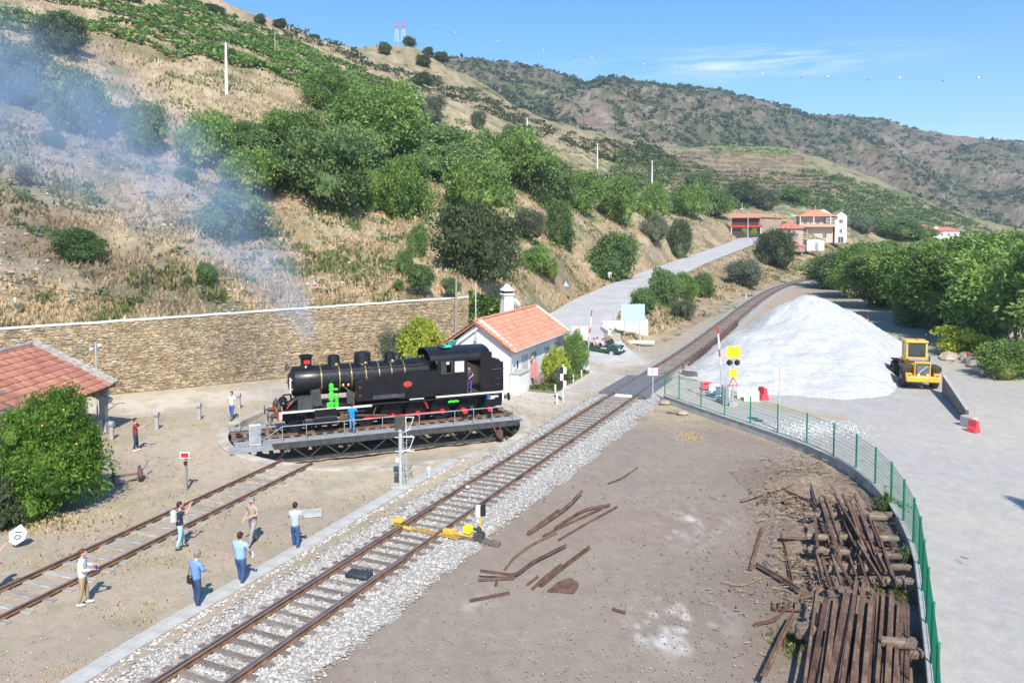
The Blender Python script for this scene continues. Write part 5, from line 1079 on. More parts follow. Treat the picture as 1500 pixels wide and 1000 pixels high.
# ivy block at the end of the wall
iv = thing('ivy_bank', 'green ivy hanging over the bank between the stone wall end and the chimney', 'ivy', (-3.3, 72.6, 0)); rg = np.random.default_rng(5); n_ = 7500; X_ = rg.uniform(-.6, 4.0, n_); Z_ = rg.random(n_) ** .8; Z_ = Z_ * (6.1 - X_ * .3) ; Y_ = .2 - .5 + Z_ * .12 + X_ * .25 + rg.normal(0, .18, n_)
V, Fq = leafcloud(np.stack([X_, Y_, Z_], -1), np.tile([(.2, -1, .4)], (n_, 1)), .34, rg, .7, .2); link('foliage', mesh_np('foliage', V, Fq, crowns('pale') and Lgreen), iv)
m = MB(); m.add([(-.5, 1.2, 0), (4.2, 2.2, 0), (4.2, 2.2, 4.6), (-.5, 1.2, 5.8), (-.5, .2, 0), (4.2, 1.2, 0), (4.2, 1.6, 4.4), (-.5, .5, 5.6)], [(4, 5, 6, 7), (0, 3, 2, 1), (4, 7, 3, 0), (5, 1, 2, 6), (7, 6, 2, 3)]); m.build('bank_face', mortar, iv)

# ================================================================ goods shed (left)
SX0, SY0, EZ, RZ = -23.4, 46.6, 2.75, 5.1
gh = thing('goods_shed', 'old open shed with a mossy red tiled roof at the left edge', 'shed', (SX0, SY0, 0), PI / 2)
# local x = world +Y, local y = world -X ; eave along x from 0 back to -19
old_tile = mat('old_red_tile', (.46, .19, .13), (.2, .14, .12), scale=2.2, rough=.9, bump=.4, c3=(.44, .19, .13), objrand=.22)
old_tile_v = mat('old_tile_mixed', (.72, .72, .72), (1.08, 1.08, 1.08), scale=5, rough=.9, bump=.4, attr=True)
def cf2(r, c_):
    g = fbm(np.array([r * .5]), np.array([c_ * .13]), 3)[0] + random.uniform(-.22, .22)
    return np.array((.17, .13, .12)) * random.uniform(.8, 1.4) if g > .46 else np.array((.42, .18, .12)) * random.uniform(.75, 1.15)
m = MB(); m.add([(-19, 0, EZ), (0, 0, EZ), (0, 4.6, RZ), (-19, 4.6, RZ), (-19, 0, EZ - .12), (0, 0, EZ - .12), (0, 4.6, RZ - .12), (-19, 4.6, RZ - .12)], [(0, 1, 2, 3), (7, 6, 5, 4), (0, 4, 5, 1), (3, 2, 6, 7), (1, 5, 6, 2), (0, 3, 7, 4)])
m.add([(-19, 9.2, EZ), (0, 9.2, EZ), (0, 4.6, RZ), (-19, 4.6, RZ)], [(3, 2, 1, 0)])
rf = m.build('roof', mat('roof_boards', (.1, .07, .055), (.16, .11, .085), scale=3, rough=.9), gh)
tiles(rf, -18.9, -.3, -.02, EZ + .03, 4.6, RZ + .03, .24, .5, old_tile, old_tile_v, cf2, 300, key=lambda q: (76 - q[1]) * .24 + abs(q[0] - 5) * .2, rad=.075)
gt = mat('lichen_grey_tile', (.24, .22, .2), (.42, .4, .37), scale=3, rough=.95, bump=.4)
for y0 in (-.25,):
    m = MB(); 
    for r in range(12):
        for k, x in enumerate((-.42, -.14, .1)):
            s_ = r * .44; m.cyl((x, s_ * .89 - .1, EZ + .09 + s_ * .455 + .02), (x, (s_ + .47) * .89 - .1, EZ + .09 + (s_ + .47) * .455), .13, .115, n=8)
    tag(m.build('verge_tiles', gt, rf), kind='stuff')
m = MB(); [m.cyl((-18.8 + k * .45, 4.6, RZ + .1), (-18.36 + k * .45, 4.6, RZ + .12), .13, .15, n=8) for k in range(42)]; tag(m.build('ridge_tiles', gt, rf), kind='stuff')
shade = mat('shed_wall_plaster', (.42, .36, .24), (.55, .48, .34), scale=2, rough=.95, bump=.3)
m = MB(); m.box((-9.5, 1.3, 1.3), (16, .25, 2.6)); m.build('wall', shade, gh); m = MB(); m.box((-1.0, 3.0, 1.25), (.3, 3.4, 2.5)); m.build('end_wall', shade, gh)
for x in (-.55, -4.6, -8.8, -13): m = MB(); m.box((x, .45, .35), (.75, .6, .7), taper=.75); m.box((x, .45, 1.3), (.34, .34, 1.3)); m.box((x, .45, 2.05), (.5, .9, .28), rx=.5); m.box((x, .25, 2.45), (.22, .22, .5)); m.build('corbelled_pillar', concrete, gh)
m = MB(); [m.box((x, 1.2, EZ - .15 + .5), (.12, 2.7, .14), rx=.47) for x in np.arange(-17, -.2, 1.05)]; tag(m.build('rafters', timber, gh), kind='stuff')
m = MB(); m.bbox((-6, 1.1, .45), (10, 1.6, .9), .03); m.build('loading_platform', concrete, gh)
# ================================================================ people
def skinmesh(name, nodes, edges, m, parent, root=0, sub=1):
    """nodes: list of (co, radius) ; one continuous skinned surface"""
    me = bpy.data.meshes.new(name); bm = bmesh.new(); sl_ = bm.verts.layers.skin.verify(); vs = []
    for i, (c_, r_) in enumerate(nodes):
        v = bm.verts.new(c_); v[sl_].radius = r_ if isinstance(r_, tuple) else (r_, r_); v[sl_].use_root = (i == root); vs.append(v)
    for a, b in edges: bm.edges.new((vs[a], vs[b]))
    bm.to_mesh(me); bm.free(); me.materials.append(m); o = link(name, me, parent)
    sm = o.modifiers.new('skin', 'SKIN'); sm.use_smooth_shade = True; sm.branch_smoothing = .4
    ss = o.modifiers.new('sub', 'SUBSURF'); ss.levels = sub; ss.render_levels = sub
    return o
def cloth(n, c): return mat('cloth_' + n, c, tuple(x * 1.3 + .01 for x in c), scale=7, rough=.9, bump=.35, bscale=14)
skin2 = plain('skin_light', (.55, .31, .23), .6); hairc = {'dark': plain('hair_dark', (.02, .016, .014), .6), 'grey': plain('hair_grey', (.2, .19, .18), .6), 'brown': plain('hair_brown', (.06, .035, .022), .6)}
shoe = plain('shoe_dark', (.04, .04, .045), .7); shoew = plain('shoe_white', (.6, .58, .55), .7)
def person(label, pos, az, shirt, pants, hair, h=1.74, arms=None, sleeves='short', step=.12, girth=1.0, shoes=None, seated=False, head=0.0, group=None, mask=None):
    t = thing('person', label, 'person', pos, -math.radians(az), group); k = h / 1.74; s_ = k; girth *= 1.1
    P = lambda x, y, z: Vector((x * s_, y * s_, z * s_)); g = girth
    arms = arms or [((-.27, -.02, 1.16), (-.27, .1, .93)), ((.27, -.02, 1.16), (.27, .1, .93))]
    if seated: kn = [(-.12, .42, .95), (.12, .42, .95)]; an = [(-.12, .45, .52), (.12, .45, .52)]
    else: kn = [(-.11, step * .6 + .02, .5), (.11, -step * .3 + .03, .5)]; an = [(-.11, step, .09), (.12, -step, .09)]
    hy = head * .09; hz = -abs(head) * .02
    N = [(P(0, 0, .95), .08 * g), (P(0, -.01, 1.15), .08 * g), (P(0, -.01, 1.34), .09 * g), (P(0, 0, 1.46), .06), (P(0, .01 + hy * .4, 1.53 + hz), .052), (P(0, .02 + hy, 1.6 + hz), .085), (P(0, .02 + hy, 1.67 + hz), .07)]
    E = [(0, 1), (1, 2), (2, 3), (3, 4), (4, 5), (5, 6)]
    ch = []
    for i, sx in enumerate((-1, 1)):
        b = len(N); el, wr_ = arms[i]; wv = Vector(wr_); ev = Vector(el); hd = wv + (wv - ev).normalized() * .05
        N += [(P(sx * .17 * g, 0, 1.41), .055), (P(*el), .042), (P(*wr_), .028), (P(*hd), .032)]; E += [(2, b), (b, b + 1), (b + 1, b + 2), (b + 2, b + 3)]
    for i, sx in enumerate((-1, 1)):
        b = len(N); N += [(P(sx * .095, 0, .88), .085), (P(*kn[i]), .058), (P(*an[i]), .04), (P(an[i][0], an[i][1] + .12, .04 if not seated else .46), .035)]; E += [(0, b), (b, b + 1), (b + 1, b + 2), (b + 2, b + 3)]
    skinmesh('body', N, E, skin2, t)
    # hands: palm and five fingers
    for i, sx in enumerate((-1, 1)):
        el, wr_ = Vector(arms[i][0]), Vector(arms[i][1]); d = (wr_ - el).normalized(); sd_ = d.cross(Vector((0, 0, 1))); sd_ = sd_.normalized() if sd_.length > .1 else Vector((1, 0, 0)); up = sd_.cross(d); m = MB(); b0_ = wr_ + d * .03
        m.tube([b0_ * s_, (b0_ + d * .08) * s_], [.03 * s_, .036 * s_], 6)
        for f, (o, l) in enumerate(((-.03, .065), (-.01, .08), (.01, .085), (.03, .07))): q = b0_ + d * .085 + sd_ * o; m.tube([q * s_, (q + d * l * .55 + up * -.005) * s_, (q + d * l - up * .022) * s_], [.0105 * s_, .0095 * s_, .007 * s_], 5)
        q = b0_ + d * .03 + sd_ * .035 * -sx; m.tube([q * s_, (q + d * .035 - sd_ * .03 * sx) * s_, (q + d * .065 - sd_ * .035 * sx) * s_], [.013 * s_, .011 * s_, .008 * s_], 5)
        m.build('hand', skin2, t, True)
    # shirt and trousers follow the body
    SN = [(P(0, 0, .84 if not seated else .93), (.165 * g, .135 * g)), (P(0, 0, .95), (.165 * g, .135 * g)), (P(0, -.01, 1.15), (.165 * g, .14 * g)), (P(0, -.01, 1.33), (.175 * g, .14 * g)), (P(0, 0, 1.46), (.09, .085))]; SE = [(0, 1), (1, 2), (2, 3), (3, 4)]
    for i, sx in enumerate((-1, 1)):
        el, wr_ = Vector(arms[i][0]), Vector(arms[i][1]); sh = Vector((sx * .175 * g, 0, 1.405)); b = len(SN); e_ = sh.lerp(el, .75 if sleeves == 'short' else 1)
        SN += [(P(*sh), .075 * g), (P(*e_), .062)]; SE += [(3, b), (b, b + 1)]
        if sleeves == 'long': SN.append((P(*el.lerp(wr_, .9)), .042)); SE.append((b + 1, b + 2))
    skinmesh('shirt', SN, SE, shirt, t)
    TN = [(P(0, 0, 1.02), (.14 * g, .115 * g)), (P(0, 0, .9), (.145 * g, .12 * g))]; TE = [(0, 1)]
    for i, sx in enumerate((-1, 1)):
        b = len(TN); TN += [(P(sx * .1, .0, .8 if not seated else .93), .098 * g), (P(*kn[i]), .075), (P(an[i][0], an[i][1], an[i][2] + .01), .062)]; TE += [(1, b), (b, b + 1), (b + 1, b + 2)]
    skinmesh('trousers', TN, TE, pants, t)
    for i in (0, 1): m = MB(); m.ell(P(an[i][0], an[i][1] + .06, .045 if not seated else .47), (.05 * s_, .14 * s_, .05 * s_), 10, 6); m.build('shoe', shoes or shoe, t, True)
    hc = P(0, .02 + hy, 1.655 + hz); m = MB(); m.ell(hc + Vector((0, -.018, .03)), (.094 * s_, .108 * s_, .095 * s_), 14, 9); m.ell(hc + Vector((0, -.05, -.02)), (.085 * s_, .07 * s_, .09 * s_), 12, 7); m.build('hair', hairc[hair], t, True)
    m = MB(); m.ell(hc + Vector((0, .02, -.025)), (.075 * s_, .098 * s_, .105 * s_), 14, 9); m.ell(hc + Vector((0, .115, -.03)), (.014, .022, .028), 6, 5); [m.ell(hc + Vector((sx * .083, .0, -.03)), (.014, .024, .034), 6, 5) for sx in (-1, 1)]; fc_ = m.build('face', skin2, t, True)
    m = MB(); [m.ell(hc + Vector((sx * .032, .103, -.005)), (.013, .008, .008), 6, 4) for sx in (-1, 1)]; m.build('eyes', plain('eye_dark', (.02, .015, .01), .3), fc_); m = MB(); m.ell(hc + Vector((0, .105, -.072)), (.024, .01, .007), 6, 4); m.build('mouth', plain('lip', (.4, .14, .11), .5), fc_)
    if mask: m = MB(); m.ell(hc + Vector((0, .085, -.055)), (.062, .045, .05), 10, 6); m.build('face_mask', mask, t, True)
    return t
cam_m = plain('camera_black', (.02, .02, .022), .4)
W_ = lambda *p: G(*p)
navy, jeans, ljeans = cloth('navy', (.02, .035, .09)), cloth('blue_jeans', (.03, .075, .2)), cloth('light_jeans', (.3, .48, .52))
t = person('man in white shirt and khaki trousers beside the siding holding a camera', W_(122, 885), 75, cloth('white', (.66, .68, .74)), cloth('khaki', (.3, .22, .12)), 'brown', 1.76, arms=[((-.26, .06, 1.17), (-.12, .3, 1.2)), ((.26, .06, 1.17), (.1, .3, 1.12))], sleeves='long', shoes=shoew, step=.1)
m = MB(); m.bbox((0, .38, 1.14), (.14, .09, .1), .01); m.cyl((0, .42, 1.14), (0, .5, 1.14), .035); m.build('camera', plain('camera_blue', (.02, .03, .2), .4), t)
t = person('man in a navy shirt and pale jeans with a light backpack, photographing the locomotive', W_(264, 803), 55, cloth('navy_tee', (.018, .028, .06)), ljeans, 'dark', 1.74, arms=[((-.26, .2, 1.36), (-.07, .36, 1.56)), ((.26, .2, 1.36), (.08, .36, 1.56))], step=.14)
m = MB(); m.bbox((0, -.21, 1.24), (.32, .2, .46), .06); bp_ = m.build('backpack', plain('backpack_grey', (.5, .48, .47), .8), t); m = MB(); m.bbox((0, -.325, 1.15), (.22, .05, .2), .02); m.build('pocket', plain('backpack_pocket', (.42, .4, .4), .8), bp_); m = MB(); [m.tube([(sx * .12, -.14, 1.42), (sx * .12, .03, 1.48), (sx * .13, .14, 1.3), (sx * .14, -.08, 1.08)], .016, 5) for sx in (-1, 1)]; m.build('strap', MATS['backpack_grey'], bp_)
m = MB(); m.bbox((0, .44, 1.58), (.14, .08, .1), .01); m.cyl((0, .48, 1.58), (0, .58, 1.58), .035); m.build('camera', cam_m, t)
t = person('grey haired man in a blue shirt looking down, black shoulder bag behind', W_(288, 889), 28, cloth('mid_blue', (.14, .26, .55)), cloth('dark_jeans', (.025, .05, .12)), 'grey', 1.78, arms=[((-.27, .04, 1.17), (-.12, .26, 1.1)), ((.27, .04, 1.17), (.1, .26, 1.08))], sleeves='long', head=.7, step=.08)
m = MB(); m.bbox((-.05, -.2, .95), (.2, .1, .26), .03); bg_ = m.build('shoulder_bag', cam_m, t); m = MB(); m.tube([(-.1, -.2, 1.05), (-.12, -.15, 1.3), (-.12, .0, 1.49), (-.05, .15, 1.3)], .012, 5); m.build('strap', cam_m, bg_)
t = person('heavily built man in a loose pale blue shirt and jeans seen from behind', W_(353, 856), 22, cloth('pale_blue', (.27, .4, .62)), jeans, 'dark', 1.76, arms=[((-.31, .03, 1.18), (-.26, .2, 1.02)), ((.31, .03, 1.18), (.24, .22, 1.0))], girth=1.22, shoes=shoew, step=.1)
m = MB(); m.lathe([(.03, 0), (.035, .02), (.035, .16), (.015, .2), (.015, .23)], 8, c=(.25, .3, .84)); m.build('water_bottle', plain('clear_plastic', (.5, .6, .65), .2), t, True)
person('man in a taupe polo and grey trousers with a blue mask, striding forward', W_(371, 796), 205, cloth('taupe', (.32, .26, .2)), cloth('grey_trousers', (.26, .25, .26)), 'grey', 1.76, arms=[((-.28, .06, 1.16), (-.1, .26, 1.12)), ((.28, -.06, 1.16), (.3, .1, .98))], step=.3, mask=plain('mask_blue', (.04, .1, .6), .7))
person('young man in a light grey t-shirt seen from behind beside the duct', W_(433, 804), 8, cloth('light_grey', (.4, .44, .48)), jeans, 'dark', 1.74, arms=[((-.28, .05, 1.17), (-.16, .22, 1.22)), ((.28, .05, 1.17), (.2, .25, 1.14))], shoes=plain('shoe_tan', (.3, .22, .14), .7), step=.12)
t = person('man in a dark red shirt raising a phone beside the short concrete posts', W_(199, 660), 78, cloth('maroon', (.2, .045, .055)), navy, 'dark', 1.76, arms=[((-.24, .24, 1.2), (-.08, .5, 1.36)), ((.24, .24, 1.2), (.06, .52, 1.38))], step=.06, shoes=shoew)
m = MB(); m.box((0, .6, 1.44), (.08, .015, .15)); m.build('phone', cam_m, t)
person('man in a pale yellow t-shirt with a green mask at the turntable rim', W_(340, 614), 192, cloth('cream', (.62, .64, .5)), cloth('bright_jeans', (.03, .11, .32)), 'dark', 1.74, arms=[((-.3, .0, 1.17), (-.32, .08, .93)), ((.3, 0, 1.17), (.32, .08, .93))], step=.2, mask=plain('mask_green', (.25, .6, .5), .7))
p = Vector((BC.x, BC.y, .13)) + Matrix.Rotation(BA, 3, 'Z') @ Vector((-1.95, -1.75, 0))
person('person in a bright blue jacket and jeans standing on the turntable walkway', p, 12, cloth('bright_blue', (.01, .22, .68)), cloth('mid_jeans', (.08, .22, .38)), 'dark', 1.72, arms=[((-.27, .1, 1.2), (-.1, .3, 1.3)), ((.3, .08, 1.24), (.12, .3, 1.38))], sleeves='long', girth=1.06, step=.05)
p = Vector((BC.x, BC.y, 1.8)) + Matrix.Rotation(BA, 3, 'Z') @ Vector((5.42, -1.18, 0))
person('driver in dark overalls leaning out of the locomotive cab doorway', p, 180, cloth('overall_dark', (.03, .035, .06)), cloth('overall_blue', (.06, .05, .2)), 'brown', 1.6, arms=[((-.26, .1, 1.2), (-.12, .3, 1.1)), ((.3, .05, 1.3), (.3, .1, 1.5))], head=.5, step=.04)
person('person at the left picture edge with one bare arm raised', W_(-14, 872), 62, cloth('plum', (.12, .05, .07)), jeans, 'dark', 1.78, arms=[((-.28, .02, 1.18), (-.26, .2, 1.0)), ((.26, .22, 1.34), (.24, .42, 1.58))])

# ================================================================ open vehicle with passengers
p = G(884, 521); cz_ = thing('open_car', 'open green utility car carrying passengers beside the level crossing', 'car', (p.x, p.y + .6, 0), math.radians(-31) )
gpaint = mat('dark_green_paint', (.02, .06, .045), (.035, .085, .065), scale=3, rough=.35, coat=.3)
# local x forward
m = MB(); m.bbox((0, -.74, .72), (3.7, .1, .5), .03); m.bbox((0, .74, .72), (3.7, .1, .5), .03); m.bbox((-1.9, 0, .75), (.12, 1.55, .6), .03); m.bbox((0, 0, .42), (3.7, 1.5, .12), .03); m.box((.75, -.77, .95), (1.2, .05, .08)); m.build('body', gpaint, cz_)
m = MB(); m.prism([(.72, .5), (.72, 1.02), (1.0, 1.03), (1.85, .82), (1.95, .55), (1.9, .42)], 1.5); hd_ = m.build('bonnet', gpaint, cz_); m = MB(); m.prism([(1.1, 1.0), (1.1, 1.12), (1.6, .98), (1.7, .86)], .8); m.build('bonnet_lid', gpaint, hd_)
m = MB(); m.lathe([(.12, -.03), (.14, 0), (.12, .04)], 12, M=Matrix.Translation((1.93, .55, .68)) @ Matrix.Rotation(PI / 2, 4, 'Y')); o_ = m.build('headlight', white_paint, cz_); m = MB(); m.lathe([(.12, -.03), (.14, 0), (.12, .04)], 12, M=Matrix.Translation((1.93, -.55, .68)) @ Matrix.Rotation(PI / 2, 4, 'Y')); m.build('headlight', white_paint, cz_)
m = MB(); m.box((1.97, 0, .6), (.02, .48, .12)); m.build('number_plate', white_paint, cz_); m = MB(); m.box((1.98, 0, .42), (.1, 1.5, .1)); m.build('bumper', dark_steel, cz_)
m = MB(); m.box((.78, 0, 1.28), (.03, 1.36, .42), ry=-.35); m.build('windscreen', glass, cz_); m = MB(); [m.box((.78, y, 1.28), (.05, .05, .5), ry=-.35) for y in (-.7, 0, .7)]; m.box((.7, 0, 1.5), (.05, 1.45, .05)); m.build('windscreen_frame', gpaint, cz_)
m = MB(); [m.box((.2, -.8, .78), (.07, .01, .1)) if k == 0 else m.box((.2 + k * .1, -.8, .78), (.06, .01, .1)) for k in range(6)]; m.build('side_lettering', white_paint, cz_)
for x in (1.25, -1.2):
    for y in (-.72, .72):
        M_ = Matrix.Translation((x, y, .33)) @ Matrix.Rotation(PI / 2, 4, 'X'); m = MB(); m.lathe([(.2, -.1), (.31, -.1), (.33, -.05), (.33, .05), (.31, .1), (.2, .1)], 18, M=M_); w_ = m.build('wheel', rubber, cz_, True); m = MB(); m.lathe([(.2, -.105), (.2, .105)], 12, M=M_); m.build('hubcap', galv, w_)
        m = MB(); m.box((x, y, .72), (.85, .22, .06)); m.build('mudguard', gpaint, cz_)
m = MB(); [m.bbox((x, 0, .72), (.5, 1.3, .16), .03) for x in (.2, -.7, -1.4)]; [m.bbox((x - .28, 0, .98), (.1, 1.3, .42), .03) for x in (.2, -.7, -1.4)]; m.build('seats', dark_steel, cz_)
m = MB(); m.cyl((-1.9, 0, 1.0), (-2.0, 0, 1.15), .3, n=12); m.build('folded_hood', dark_steel, cz_)
ca, sa = math.cos(cz_.rotation_euler.z), math.sin(cz_.rotation_euler.z)
for (x, y), sc_, hr_, lb in (((.15, -.35), cloth('pax_white', (.6, .55, .52)), 'brown', 'passenger in a white top in the front seat of the open green car'), ((.15, .35), cloth('pax_navy', (.04, .05, .2)), 'dark', 'driver in navy at the windscreen of the open green car'), ((-.75, -.35), cloth('pax_pink', (.55, .3, .28)), 'brown', 'passenger in pink in the middle seat of the open green car'), ((-.75, .35), MATS['cloth_pax_white'], 'dark', 'passenger in white in the middle seat of the green car, far side'), ((-1.4, -.2), cloth('pax_grey', (.4, .38, .38)), 'dark', 'passenger in grey in the back seat of the open green car')):
    q = Vector((cz_.location.x + x * ca - y * sa, cz_.location.y + x * sa + y * ca, -.1)); person(lb, q, 90 - math.degrees(cz_.rotation_euler.z), sc_, jeans, hr_, 1.7, seated=True, arms=[((-.26, .1, 1.15), (-.2, .3, 1.05)), ((.26, .1, 1.15), (.2, .3, 1.05))], group='passengers of the open green car')

# ================================================================ wheel loader
p = G(1352, 566); wlz = thing('wheel_loader', 'yellow wheel loader parked beside the white gravel heap', 'wheel loader', (p.x - .1, p.y + 1.0, 0), -math.radians(14))
# local +Y forward
m = MB(); m.bbox((0, -.9, 1.35), (1.15, 2.5, .9), .08); m.box((0, -2.0, 1.45), (1.1, .3, 1.15), rx=.12); bd = m.build('engine_hood', yellow, wlz)
m = MB(); m.box((0, -2.2, 1.52), (.92, .08, .82), rx=.1); gr2 = m.build('grille', dark_steel, bd); m = MB(); [m.box((0, -2.27, 1.2 + k * .085), (.86, .02, .02), rx=.1) for k in range(8)]; m.box((0, -2.285, 1.5), (.06, .02, .8), ry=.85); m.build('grille_bars', galv, gr2)
m = MB(); [m.cyl((x, -2.25, 1.1), (x, -2.31, 1.1), .09, n=10) for x in (-.3, .3)]; m.build('rear_lamp', white_paint, bd)
m = MB(); m.bbox((0, -2.25, .78), (2.3, .5, .42), .06); m.box((-.95, -2.15, 1.05), (.4, .5, .3)); m.box((.95, -2.15, 1.05), (.4, .5, .3)); cw = m.build('counterweight', yellow, wlz); m = MB(); [m.box((x, -2.42, 1.06), (.16, .05, .1)) for x in (-.95, .95)]; m.build('tail_light', red_p, cw)
m = MB(); m.box((0, .8, .95), (.9, 3.2, .5)); m.box((0, 1.7, 1.4), (.8, .9, .7)); m.build('chassis', yellow, wlz)
cb = MB(); [cb.box((x, y, 2.55), (.12, .12, 1.35)) for x in (-.68, .68) for y in (-.25, 1.05)]; cb.bbox((0, .4, 3.3), (1.62, 1.6, .16), .05); cb.box((0, .4, 1.85), (1.45, 1.4, .15)); cb.box((-.7, .4, 2.0), (.06, 1.3, .35)); cb.box((.7, .4, 2.0), (.06, 1.3, .35)); cb.box((0, -.27, 2.02), (1.3, .05, .25)); cab2 = cb.build('cab', yellow, wlz)
m = MB(); m.box((0, -.29, 2.66), (1.24, .015, 1.05)); m.box((-.7, .4, 2.66), (.015, 1.18, 1.05)); m.box((.7, .4, 2.66), (.015, 1.18, 1.05)); m.box((0, 1.08, 2.66), (1.24, .015, 1.05)); m.build('cab_window', glass, cab2)
m = MB(); m.cyl((.1, .3, 3.38), (.1, .3, 3.52), .07, n=8); m.build('beacon', red_p, cab2)
m = MB(); m.box((0, -.75, 2.0), (1.4, .8, .06)); m.build('rear_deck', grey_steel, wlz)
for x in (-1.02, 1.02):
    for y in (-1.15, 1.95):
        M_ = Matrix.Translation((x, y, .74)) @ Matrix.Rotation(PI / 2, 4, 'Y'); m = MB(); m.lathe([(.36, -.24), (.62, -.26), (.73, -.2), (.74, .2), (.62, .26), (.36, .24)], 26, M=M_)
        for k in range(20):
            a = 2 * PI * k / 20
            for q in (-.12, .12): m.box((x + q, y + math.cos(a + q) * .745, .74 + math.sin(a + q) * .745), (.2, .07, .05), rx=a + q + PI / 2, rz=0)
        w_ = m.build('wheel', rubber, wlz, True); m = MB(); m.lathe([(.36, -.2), (.36, .2)], 16, M=M_); m.lathe([(.16, -.27), (.16, .27)], 10, M=M_); m.build('rim', yellow, w_)
    for y in (-1.15, ): m = MB(); m.box((x, y, 1.62), (.62, 1.5, .07)); m.box((x, y - .8, 1.45), (.62, .08, .35), rx=.4); m.build('mudguard', dark_steel, wlz)
    m = MB(); m.box((x, 1.75, 1.62), (.55, 1.2, .07)); m.build('mudguard', dark_steel, wlz)
m = MB(); [m.box((x, 3.0, 1.25), (.18, 2.6, .32), rx=-.35) for x in (-.5, .5)]; m.cyl((-.5, 3.0, 1.2), (.5, 3.0, 1.2), .12); m.cyl((0, 2.0, 1.9), (0, 3.6, 1.1), .08); m.build('lift_arm', yellow, wlz)
m = MB(); T_ = Matrix.Translation((0, 4.3, .55)) @ Matrix.Rotation(PI / 2, 4, 'Z'); m.prism([(-.5, -.45), (.85, -.5), (.85, -.44), (-.3, -.38), (-.45, 0), (-.25, .6), (-.33, .65), (-.6, 0)], 2.9, T_); m.box((-1.45, 4.5, .5), (.05, 1.0, .8)); m.box((1.45, 4.5, .5), (.05, 1.0, .8)); m.build('bucket', mat('worn_bucket_steel', (.28, .27, .25), (.45, .43, .4), scale=3, rough=.6), wlz)
m = MB(); m.tube([(.62, -1.4, 1.75), (.62, -1.4, 2.3), (.62, -1.5, 2.4)], .06, 7); m.build('exhaust', dark_steel, wlz)

# ================================================================ gravel heap
apx = D(1165, 420, 80); HB = [(16.3, 70), tuple(G(1003, 553))[:2], tuple(G(1098, 576))[:2], tuple(G(1200, 589))[:2], tuple(G(1285, 587))[:2], tuple(G(1328, 560))[:2], (37.5, 71.5), (40, 80), (38.5, 88), (33, 91), (27, 90), (20.8, 81.5)]
hx, hy = np.meshgrid(np.arange(10, 43, .16), np.arange(50, 94, .16), indexing='ij'); ins = inpoly(hx, hy, HB); db, _, _, _ = seg_dist(hx, hy, HB + HB[:1]); sdb = np.where(ins, db, -db)
nn = fbm(hx * .35, hy * .35, 4); n4 = fbm(hx * 2.2, hy * 2.2, 3); ra = np.hypot(hx - apx.x, hy - apx.y)
h1 = (sdb + (nn - .5) * 1.4) * .66; h2 = apx.z - .1 - .19 * np.sqrt(ra * ra + .8) + (nn - .5) * .9 - .0 * ra; cone = apx.z + .15 - .68 * np.sqrt(ra * ra + .5)
hh = -np.log(np.exp(-2.2 * np.clip(h1, -3, 9)) + np.exp(-2.2 * np.clip(h2 - 1.3 * np.clip(ra / 8, 0, 1), -3, 9))) / 2.2; hh = np.maximum(hh, np.minimum(cone, h1)); hh = hh + (n4 - .5) * .13 * np.clip(hh, 0, 1) + (RNG.random(hh.shape) - .5) * .035
hz_ = np.where(sdb > -.9, np.maximum(hh, -.12 + sdb * .02), -.3); fq = grid_faces(*hx.shape); kp = (hz_.ravel()[fq].max(1) > -.08)
cp_ = np.ones(hx.shape + (3,)) * np.array([.5, .505, .495]) * (.94 + .12 * nn)[..., None]; bl_ = (sstep(.52, .66, n4 * .5 + nn * .5) * .3)[..., None]; cp_ = cp_ * (1 - bl_) + np.array([.41, .45, .46]) * bl_
gh_m = mat('white_crushed_stone', (.94, .94, .94), (1.02, 1.02, 1.02), scale=14, rough=.95, bump=.5, bscale=22, attr=True, dist=.05, detail=6)
o_ = link('gravel_heap', mesh_np('gravel_heap', np.stack([hx, hy, hz_], -1).reshape(-1, 3), fq[kp][:, ::-1], gh_m, True, cp_.reshape(-1, 3))); tag(o_, 'huge heap of white crushed stone beside the railway', 'gravel heap', kind='stuff')
pp = []
while len(pp) < 9000:
    i, j = RNG.integers(0, hx.shape[0]), RNG.integers(0, hx.shape[1])
    if -1.6 < sdb[i, j] and (sdb[i, j] > 0 or RNG.random() < .25): pp.append((hx[i, j] + RNG.uniform(-.1, .1), hy[i, j] + RNG.uniform(-.1, .1), max(hz_[i, j], 0)))
scatter('heap_stones', pp, (.02, .07), attr_m, None, 21, cols=[(.54, .55, .54), (.44, .47, .48), (.37, .4, .42)])
q_ = G(1190, 628); scatter('spilled_gravel', [(q_.x + RNG.normal(0, 1.5), q_.y + RNG.normal(0, 1.1), 0) for _ in range(1800)], (.02, .07), attr_m, None, 22, cols=[(.75, .76, .75), (.6, .6, .58)])
# boards holding the heap off the track
rw = thing('retaining_boards', 'rusty low barrier of plates between the railway and the gravel heap', 'barrier'); N = normals2(TRK)
ks = [i for i, q in enumerate(TRK) if 69 < q.y < 101]
for a, b in zip(ks[::2], ks[2::2]):
    p0, p1 = TRK[a] + N[a] * 1.55, TRK[b] + N[b] * 1.55; c_ = (p0 + p1) / 2; an = math.atan2((p1 - p0).y, (p1 - p0).x); m = MB(); m.box((c_.x, c_.y, .3), ((p1 - p0).length * .99, .08, .6 + random.uniform(-.1, .15)), rz=an, rx=random.uniform(-.05, .2)); m.cyl((p0.x, p0.y, 0), (p0.x - .02, p0.y, .85), .06, n=6); m.build('plate', rust, rw)
q = G(1001, 549); m = MB(); m.box((0, 0, .55), (.16, .16, 1.1)); o_ = m.build('old_post', rust); o_.location = q; tag(o_, 'rusty upright post at the near corner of the gravel heap', 'post')
